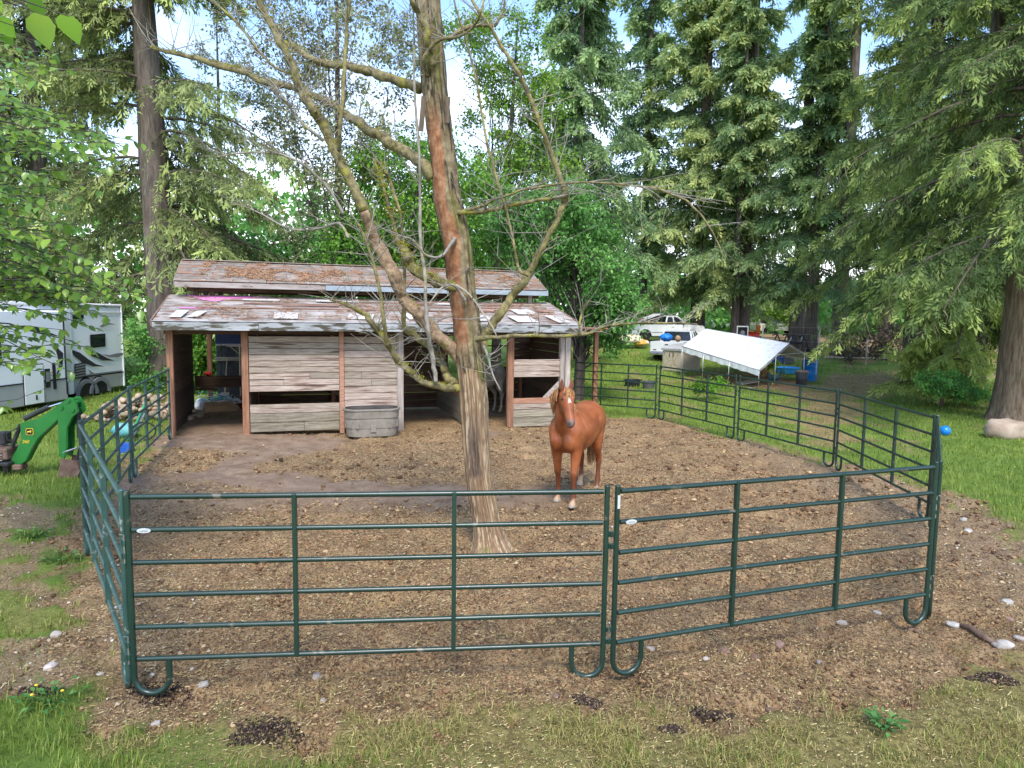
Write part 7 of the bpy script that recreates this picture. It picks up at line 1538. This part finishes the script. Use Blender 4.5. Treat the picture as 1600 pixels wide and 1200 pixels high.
def limb_(pts, mat, d0=0.0, d1=0.0, name='limb', n=None, knob=.07, twig=8, moss=0, sides=10, tl=(.15, .6), tup=.5):
    m_ = len(pts); P = []
    for i, (x, y, w) in enumerate(pts):
        f = i / (m_ - 1); p = DT(x, y, d0 + (d1 - d0) * f + .06 * math.sin(i * 2.3 + x)); P.append((*p, w * .45 * (TY + d0 + (d1 - d0) * f) * pm))
    n = n or max(14, 9 * m_); S = smooth_pts(P, n); k = np.arange(n) * .55
    jit = np.stack([fbm(k * .31 + pts[0][0], k * 0 + 3, 2) - .5, fbm(k * .31 + 50, k * 0 + pts[0][1], 2) - .5, fbm(k * .31 + 90, k * 0 + 7, 2) - .5], -1) * S[:, 3:4] * .8
    S[1:-1, :3] += jit[1:-1]; rad = S[:, 3] * (1 + knob * 2 * (vn(k * .55 + pts[0][0], k * 0 + 1) - .5))
    mb = MB(); mb.tube([tuple(p) for p in S[:, :3]], list(np.clip(rad, .002, None)), sides)
    arc = float(np.linalg.norm(np.diff(S[:, :3], axis=0), axis=1).mean())
    for vi in range(n * sides):
        ri = vi // sides; v_ = Vector(mb.v[vi]); c_ = Vector(S[ri, :3]); fi = 2 * PI * (vi % sides) / sides; u_ = ri * arc / max(.02, float(rad.mean())); mb.v[vi] = (c_ + (v_ - c_) * (1 + .26 * mnoise.noise(Vector((math.cos(fi) * 1.5, math.sin(fi) * 1.5, u_ * .22))) + .16 * mnoise.noise(Vector((math.cos(fi) * 3, math.sin(fi) * 3, u_ * .9)))))[:]
    o = mb.build(name, mat, dtree, True)
    for _ in range(int(twig * 2.5)):
        i = rl.randrange(n // 5, n); p = Vector(S[i, :3]); t = Vector(S[min(i + 1, n - 1), :3] - S[max(i - 1, 0), :3]).normalized()
        d = (t * rl.uniform(-.1, .8) + Vector((rl.uniform(-1, 1), rl.uniform(-.8, .8), rl.uniform(-.4, 1) * tup + .15))).normalized(); ln_ = rl.uniform(*tl); pp = [p]; kk = 6
        cv = Vector((rl.uniform(-.5, .5), rl.uniform(-.4, .4), rl.uniform(-.3, .5)))
        for j in range(1, kk): d = (d + cv * .22 + Vector((rl.uniform(-1, 1), rl.uniform(-1, 1), rl.uniform(-1, 1))) * .12).normalized(); pp.append(pp[-1] + d * ln_ / (kk - 1))
        r0 = min(rad[i] * .5, rl.uniform(.0032, .0072)); TW_P.append([q[:] for q in pp]); TW_R.append([r0 * (1.1 - .8 * j / (kk - 1)) for j in range(kk)])
        if rl.random() < .6:
            b = pp[rl.randrange(2, 5)]; d2 = (d + Vector((rl.uniform(-1, 1), rl.uniform(-1, 1), rl.uniform(-.6, 1)))).normalized(); TW_P.append([(b + d2 * ln_ * .5 * j / (kk - 1) + Vector((0, 0, .02 * math.sin(j)))) [:] for j in range(kk)]); TW_R.append([r0 * .6 * (1.1 - .8 * j / (kk - 1)) for j in range(kk)])
    for _ in range(moss):
        i = rl.randrange(1, n - 1); MOSSY.append((S[i, :3], rad[i]))
    return S
A1 = [(x_, y_, w_ * .88) for x_, y_, w_ in [(738, 578, 27), (716, 556, 27), (690, 530, 25), (667, 507, 24), (648, 486, 23), (630, 465, 23), (620, 445, 24), (606, 410, 24), (592, 386, 23), (569, 330, 21), (547, 281, 19), (525, 237, 18), (503, 194, 20), (486, 166, 17), (469, 140, 16), (455, 100, 15), (440, 70, 15), (424, 40, 13), (408, 5, 13), (396, -60, 10), (385, -130, 6)]]
limb_(A1[:10], LIMB_B, .0, -.35, twig=8, moss=10, sides=14); limb_(A1[9:], LIMB, -.35, -.6, twig=26, moss=34, sides=12, tl=(.2, .9))
limb_([(676, 278, 22), (650, 250, 19), (619, 228, 18), (597, 214, 17), (575, 203, 16), (555, 187, 15), (534, 175, 13), (515, 160, 12), (490, 150, 10), (450, 135, 8)], LIMB, .1, .75, twig=20, moss=14, tl=(.2, .8))
limb_([(455, 136, 11), (430, 132, 11), (406, 125, 10), (385, 115, 10), (369, 109, 11), (340, 102, 11), (312, 93, 9), (285, 86, 7), (262, 82, 5), (235, 74, 3)], LIMB, -.5, .3, twig=14, moss=22, tl=(.2, .8))
limb_([(655, 140, 19), (630, 130, 16), (603, 120, 15), (580, 113, 15), (556, 105, 14), (532, 101, 13), (509, 100, 12), (485, 90, 10), (462, 76, 9), (430, 60, 6)], LIMB, .1, .9, twig=16, moss=12, tl=(.2, .8))
limb_([(735, 562, 22), (748, 545, 20), (757, 526, 18), (772, 504, 16), (787, 482, 14), (800, 462, 13), (815, 444, 13), (827, 428, 14), (840, 400, 10), (852, 378, 10), (868, 348, 9), (881, 318, 11), (883, 300, 10), (878, 285, 8), (869, 262, 8), (858, 232, 8), (847, 203, 7), (835, 170, 7), (822, 137, 7), (804, 104, 6), (784, 72, 6), (762, 36, 5), (737, 0, 5), (715, -50, 3)], LIMB_Y, .0, -.5, twig=34, moss=8, sides=10, tl=(.2, .9))
limb_([(826, 430, 8), (814, 425, 6), (808, 410, 5), (803, 380, 5), (797, 353, 5), (786, 312, 5), (775, 275, 5), (767, 245, 5), (759, 212, 4), (753, 176, 4), (747, 140, 4), (738, 100, 4), (728, 62, 4), (718, 30, 3), (709, 0, 3), (700, -40, 2)], LIMB_Y, -.3, -.1, twig=16, sides=7, tl=(.2, .7))
limb_([(738, 534, 9), (757, 528, 8), (775, 527, 7), (802, 525, 7), (830, 524, 6), (866, 525, 6), (902, 523, 7), (912, 522, 6), (927, 519, 5), (945, 511, 5), (962, 507, 4), (987, 505, 4), (1015, 504, 4), (1040, 505, 3.5), (1065, 505, 3), (1090, 507, 2)], LIMB, -.1, -.7, twig=14, sides=8, tl=(.15, .6))
limb_([(905, 522, 4), (906, 505, 4), (909, 490, 4), (914, 480, 4), (920, 470, 3), (912, 478, 2)], LIMB, -.45, -.5, twig=3, sides=6)
limb_([(706, 336, 9), (724, 332, 8), (745, 331, 8), (770, 328, 7), (790, 322, 6.5), (812, 318, 7), (840, 313, 6), (862, 310, 6), (882, 306, 5)], LIMB, -.1, -.45, twig=14, sides=8, tl=(.2, .9))
limb_([(706, 338, 7), (726, 330, 6), (750, 322, 5), (775, 311, 4.6), (800, 303, 4.2), (815, 297, 4), (850, 291, 3.6), (885, 286, 3.4), (920, 285, 3.4), (956, 287, 3.4), (990, 290, 3.2), (1020, 293, 3.2), (1045, 302, 4), (1072, 313, 4), (1085, 326, 4), (1097, 338, 3.5), (1110, 357, 3), (1120, 376, 2.5), (1131, 402, 1.5)], LIMB, -.1, -.9, twig=14, sides=7, tl=(.3, .9), tup=-.5)
limb_([(740, 612, 15), (716, 607, 14), (700, 606, 13), (687, 604, 12), (662, 597, 11), (648, 587, 11), (637, 577, 11), (626, 567, 11), (617, 558, 11), (610, 545, 10), (604, 535, 11), (597, 523, 11), (590, 515, 10), (578, 502, 9), (567, 490, 9), (550, 480, 7), (530, 472, 5), (515, 468, 3)], LIMB, .0, -.75, twig=16, moss=24, sides=11, tl=(.15, .7))
limb_([(604, 537, 7), (600, 505, 7), (596, 470, 6), (590, 440, 6), (583, 410, 6), (575, 385, 5), (560, 350, 4)], LIMB_Y, -.55, -.9, twig=12, sides=7)
limb_([(738, 628, 16), (714, 604, 16), (704, 594, 15), (697, 585, 13), (692, 572, 12), (688, 562, 12), (676, 548, 11), (662, 535, 11), (648, 524, 11), (636, 517, 10), (631, 508, 8), (632, 470, 6.5), (632, 440, 6), (631, 410, 6), (629, 380, 6), (624, 330, 5), (612, 290, 5), (600, 265, 4), (588, 250, 3)], LIMB_Y, .1, .35, twig=18, moss=10, sides=9)
limb_([(681, 597, 7), (678, 575, 8), (675, 552, 8), (670, 525, 7), (667, 500, 7), (665, 455, 6), (662, 420, 6), (657, 375, 5.5), (656, 310, 5), (655, 250, 4.5), (651, 185, 4.5), (647, 125, 4), (647, 75, 3.5), (646, 20, 3), (645, -40, 2)], TWG, -.3, -.4, twig=10, sides=7)
limb_([(718, 452, 17), (700, 448, 17), (687, 442, 16), (674, 437, 16), (662, 431, 16), (652, 424, 17), (642, 414, 17), (636, 401, 15), (630, 388, 12), (622, 376, 9), (612, 340, 6), (601, 300, 5), (592, 270, 4), (584, 248, 3)], LIMB, -.1, .3, twig=12, moss=90, sides=10)
limb_([(529, 236, 6), (531, 205, 6.5), (534, 172, 7), (537, 125, 7), (540, 78, 6.5), (542, 40, 6), (545, 0, 5), (548, -50, 3)], LIMB_Y, -.5, -.6, twig=10, sides=7)
limb_([(682, 150, 13), (677, 120, 13), (674, 100, 13), (672, 82, 12), (668, 60, 12), (664, 42, 12), (654, 20, 10), (643, 0, 9), (630, -40, 6)], LIMB, -.05, -.6, twig=8, moss=8, sides=9)
limb_([(668, 118, 6), (663, 96, 7), (672, 76, 7), (683, 66, 6), (694, 59, 6), (706, 59, 5.5), (718, 57, 5), (733, 48, 4.5), (744, 36, 4), (751, 20, 4), (757, -5, 3)], LIMB, -.2, -.75, twig=8, sides=8)
limb_([(700, 62, 7), (722, 46, 8), (738, 40, 6), (757, 40, 5), (775, 38, 4), (786, 15, 3), (788, -20, 2)], LIMB_Y, .1, .3, twig=8, sides=7)
limb_([(494, 176, 5), (482, 160, 5), (462, 130, 4.5), (458, 118, 4), (430, 105, 4), (405, 80, 4), (378, 45, 5), (352, 18, 5), (328, 0, 5), (300, -25, 4)], LIMB, -.5, -.2, twig=14, sides=7, tl=(.2, .7))
limb_([(506, 220, 6), (480, 200, 5), (462, 180, 4), (444, 155, 3.5), (425, 128, 3), (400, 118, 2)], TWG, -.45, -.8, twig=10, sides=6)
limb_([(537, 335, 5), (520, 305, 4.5), (500, 280, 4.5), (470, 255, 4), (440, 242, 3.5), (410, 238, 3), (370, 240, 2.5), (340, 245, 2)], TWG, -.4, -.9, twig=14, sides=6)
limb_([(545, 372, 5), (530, 350, 4.5), (505, 355, 4), (470, 360, 4), (440, 352, 3.5), (410, 335, 3), (380, 322, 2)], TWG, -.4, .3, twig=12, sides=6)
limb_([(712, 372, 7), (690, 400, 5), (665, 398, 4), (645, 375, 3), (620, 368, 2)], TWG, -.25, -.6, twig=6, sides=6)
limb_([(755, 540, 5), (762, 556, 4), (766, 572, 4), (770, 586, 3), (782, 610, 1.5)], TWG, -.2, -.5, twig=6, sides=6)
limb_([(727, 470, 6), (712, 448, 4), (700, 445, 3.5), (685, 455, 3), (672, 472, 2)], TWG, -.25, -.7, twig=4, sides=6)
limb_([(712, 445, 4), (735, 462, 3.5), (755, 490, 3), (770, 512, 2.5), (778, 530, 1.5)], TWG, -.3, -.7, twig=4, sides=6)
TW_P = np.array(TW_P); np_tubes('twigs', TW_P, np.array(TW_R), TWG, dtree, 4)
# moss: little upright fibres on the tops of the limbs
def moss():
    V = []; F = []; T = []; rg = np.random.default_rng(9)
    for c, r in MOSSY:
        for _ in range(70):
            a = rg.uniform(-1.2, 1.2); d = rg.normal(0, .03, 3); d[2] = 0; p = np.array(c) + d + np.array([math.sin(a) * r * .9, rg.uniform(-.5, .5) * r, math.cos(a) * r * .92]); h = rg.uniform(.006, .024); w = .004; q = rg.uniform(0, PI); lean = rg.normal(0, .008, 2)
            o0 = len(V); V += [p + np.array([math.cos(q) * w, math.sin(q) * w, 0]), p - np.array([math.cos(q) * w, math.sin(q) * w, 0]), p + np.array([lean[0], lean[1], h])]; F.append((o0, o0 + 1, o0 + 2)); T += [rg.random()] * 3
    me = npmesh('moss', V, np.array(F), MOSS, False, {'tint': T}); tag(meshobj('moss', me, dtree), kind='stuff')
moss()
# loose bark plates on the trunk
for px_, py_, h_, w_, rz in ((660, 178, .40, .06, .3), (699, 172, .30, .055, -.2)):
    p = DT(px_, py_, -.17); mb = MB(); mb.bbox((0, 0, 0), (w_, .016, h_), .004); o = mb.build('bark_plate', BARK_R, dtree); o.location = p; o.rotation_euler = (.05, .08, rz)

# ================================================================== LEAFY TREE IN THE NEAR LEFT
L_FORE = leafmat('young_bright_leaf', (.075, .165, .025), (.17, .31, .045), (.34, .48, .06), .45, .30, .55)
def leaf_mesh(ln_, wd):
    """pointed leaf with a folded midrib, drooping tip"""
    xs = (0, .22, .48, .75, 1.0); ws = (.0, .78, 1.0, .62, .0); V = []; F = []
    for i, (x, w) in enumerate(zip(xs, ws)):
        z = -.16 * x * x; V += [(x * ln_, 0, z * ln_), (x * ln_, w * wd / 2, z * ln_ + w * wd * .13), (x * ln_, -w * wd / 2, z * ln_ + w * wd * .13)]
    for i in range(4):
        a, b = 3 * i, 3 * i + 3; F += [(a, b, b + 1, a + 1), (a, a + 2, b + 2, b)]
    return V, F
L_LIME = leafmat('lime_leaf', (.14, .28, .03), (.26, .44, .05), (.42, .58, .09), .6, .35, .4)
def leafy_branches(root, twigs, seed, leaf_px, per, rmax, nobj, L_FORE=L_FORE):
    """twigs: polylines of world points; leaves set alternately along them"""
    rg = np.random.default_rng(seed); leaves = []
    for P in twigs:
        P = np.array(P); seg = np.linalg.norm(np.diff(P, axis=0), axis=1); cum = np.concatenate([[0], np.cumsum(seg)]); n = per
        for k in range(n):
            f = .22 + .78 * (k + rg.uniform(.0, .9)) / n; s = f * cum[-1]; i = min(np.searchsorted(cum, s) - 1, len(seg) - 1); t = (s - cum[i]) / seg[i]; p = P[i] * (1 - t) + P[i + 1] * t; d = (P[i + 1] - P[i]) / seg[i]
            side = np.cross(d, [0, 0, 1.0]) * (1 if k % 2 else -1); dd = d * rg.uniform(.1, .8) + side * rg.uniform(.3, 1.0) + np.array([0, 0, rg.uniform(-.85, .15)]) + rg.normal(0, .2, 3)
            leaves.append((p, dd / np.linalg.norm(dd), leaf_px * rg.uniform(.6, 1.25), rg.random()))
    V0, F0 = leaf_mesh(1, .62)
    meshes = []
    for k in range(5):
        V_, F_ = leaf_mesh(1, .56 + .03 * k); me = npmesh('leaf', V_, F_, L_FORE, True, {'tint': np.full(len(V_), .18 + .17 * k)}); meshes.append(me)
    seen = []
    for lf in leaves:
        q = _Rm.T @ (np.array(lf[0]) - _C); px_, py_ = 800 + FPX * q[0] / -q[2], 600 - FPX * q[1] / -q[2]; seen.append((-(lf[2] / -q[2]) if (-20 < px_ < 1620 and -20 < py_ < 1220 and q[2] < 0) else 0, lf))
    order = sorted(range(len(leaves)), key=lambda i: seen[i][0]); rx, ry, rzz = root.location
    bigs, rest = order[:nobj], order[nobj:]
    for i in bigs:
        p, d, s, t = leaves[i]; x = Vector(d); up = Vector((rg.normal(0, .35), rg.normal(0, .35) - .25, 1)); y = up.cross(x).normalized(); z = x.cross(y)
        o = bpy.data.objects.new('leaf', meshes[int(t * 4.99)]); link(o, root); m_ = Matrix((x * s, y * s, z * s)).transposed().to_4x4(); m_.translation = Vector(p) - root.location; o.matrix_local = m_
    if rest:
        V = []; F = []; T = []
        for i in rest:
            p, d, s, t = leaves[i]; x = Vector(d); up = Vector((rg.normal(0, .35), rg.normal(0, .35) - .25, 1)); y = up.cross(x).normalized(); z = x.cross(y); o0 = len(V); b = Vector(p) - root.location
            for v in V0: V.append((b + x * (v[0] * s) + y * (v[1] * s) + z * (v[2] * s))[:]); T.append(.12 + .75 * t)
            F += [tuple(q + o0 for q in f) for f in F0]
        me = npmesh('foliage', V, F, L_FORE, True, {'tint': T}); tag(meshobj('foliage', me, root), kind='stuff')
    m2 = max(len(P) for P in twigs); PP = []
    for P in twigs:
        P = np.array(P) - np.array([rx, ry, rzz]); u = np.linspace(0, len(P) - 1, 9); PP.append(np.stack([np.interp(u, np.arange(len(P)), P[:, j]) for j in range(3)], -1))
    np_tubes('twigs', np.array(PP), np.linspace(rmax, rmax * .25, 9)[None] * np.ones((len(PP), 1)), BARK_D, root, 5)
lt = thing('leafy_tree', 'leafy tree whose bright green branches reach in from the left edge before the trailer', 'tree', (-8.1, 6.6, .09))
trunk(lt, [(0, 0, -.2, .17), (.1, 0, 1.5, .13), (.3, .1, 4.0, .09), (.35, .1, 6.0, .03)], BARK_D, 14, .08, 3)
ends = [(118, 108), (202, 236), (226, 220), (176, 262), (160, 300), (98, 292), (62, 124), (152, 396), (202, 432), (240, 470), (168, 482), (160, 512), (150, 552), (110, 562), (42, 402), (92, 342), (132, 352), (122, 430), (12, 640), (72, 212), (32, 262), (102, 192), (152, 206), (92, 232), (42, 332), (182, 442), (20, 160), (15, 470), (70, 470), (30, 520), (60, 430), (200, 460), (80, 395), (15, 345), (10, 215), (30, 130)]
rf = random.Random(31); tws = []
for ex, ey in ends:
    for k in range(6):
        x, y = ex - k * rf.uniform(8, 34), ey + rf.uniform(-32, 32) * (k > 0); Y = rf.uniform(5.6, 8.0); sx_ = x - rf.uniform(150, 260); sy_ = y - rf.uniform(-10, 90)
        p = []
        for j in range(5):
            f = j / 4; p.append(at(sx_ + (x - sx_) * f, sy_ + (y - sy_) * (f ** 1.3) + rf.uniform(-5, 5), Y + .5 * (1 - f)))
        tws.append(p)
for j in range(10):
    y0 = 60 + j * 62; p = [np.array([-8.0, 6.65, 1.6 + .35 * (9 - j)])] + [at(-260 + i * 85, y0 + rf.uniform(-20, 20) - 20 * (i == 0), 7.0 - .15 * i) for i in range(5)]; tws.append(p)
leafy_branches(lt, tws, 5, .102, 18, .009, 270)
lt2 = thing('leafy_tree', 'near overhanging branch with large lime green leaves in the top left corner', 'tree', (-3.6, 1.6, .05))
trunk(lt2, [(0, 0, -.2, .12), (.05, .1, 2.0, .09), (.3, .3, 3.8, .06), (.5, .5, 5.0, .02)], BARK_D, 12, .08, 5)
tws = []
for ex, ey in ((70, 24), (108, 26), (40, 8), (20, 40), (60, -10), (5, 60)):
    tws.append([np.array([-3.3, 1.9, 4.2])] + [at(ex - 200 * (1 - f), ey - 70 * (1 - f), 2.75 - .3 * (1 - f)) for f in (0, .35, .7, 1.0)])
leafy_branches(lt2, tws, 6, .135, 9, .006, 60, L_LIME)
# low broadleaved weeds with yellow flowers in the front grass
WEED = leafmat('weed_leaf', (.04, .13, .03), (.08, .21, .05), (.2, .36, .1), .3)
for px_, py_, s, fl, lab in ((78, 1105, .22, 3, 'low broadleaf weed with small yellow flowers in the grass at the lower left'), (1378, 1142, .13, 0, 'bright green leafy weed in the dry grass at the lower right'), (55, 850, .2, 0, 'leafy weed on the gravel at the left edge'), (100, 880, .22, 0, 'tufted green weed on the gravel left of the corral panels')):
    p = gp(px_, py_); w_ = thing('weed', lab, 'weed', (p[0], p[1], float(surf(p[0], p[1])))); rg = np.random.default_rng(px_); n = 46
    a = rg.uniform(0, 2 * PI, n); rr_ = s * rg.random(n) ** .6; P = np.stack([np.cos(a) * rr_, np.sin(a) * rr_, .02 + .08 * rg.random(n)], -1); D = np.stack([np.cos(a + rg.normal(0, .6, n)), np.sin(a), rg.uniform(-.2, .5, n)], -1)
    o = np_leaves('leaves', P, D, np.array([0, 0, 1.0]) + rg.normal(0, .3, (n, 3)), rg.uniform(.04, .085, n), rg.uniform(.025, .045, n), rg.uniform(.2, .8, n), WEED, w_)
    st_ = np.stack([P * np.array([.1, .1, 0]), P * .6, P], 1); np_tubes('stems', st_, np.full((n, 3), .002), WEED, w_, 3)
    for k in range(fl): mb = MB(); mb.ball((rg.uniform(-s, s) * .7, rg.uniform(-s, s) * .7, .13), (.013, .013, .008), 8, 5); mb.build('flower', YEL, w_, True)
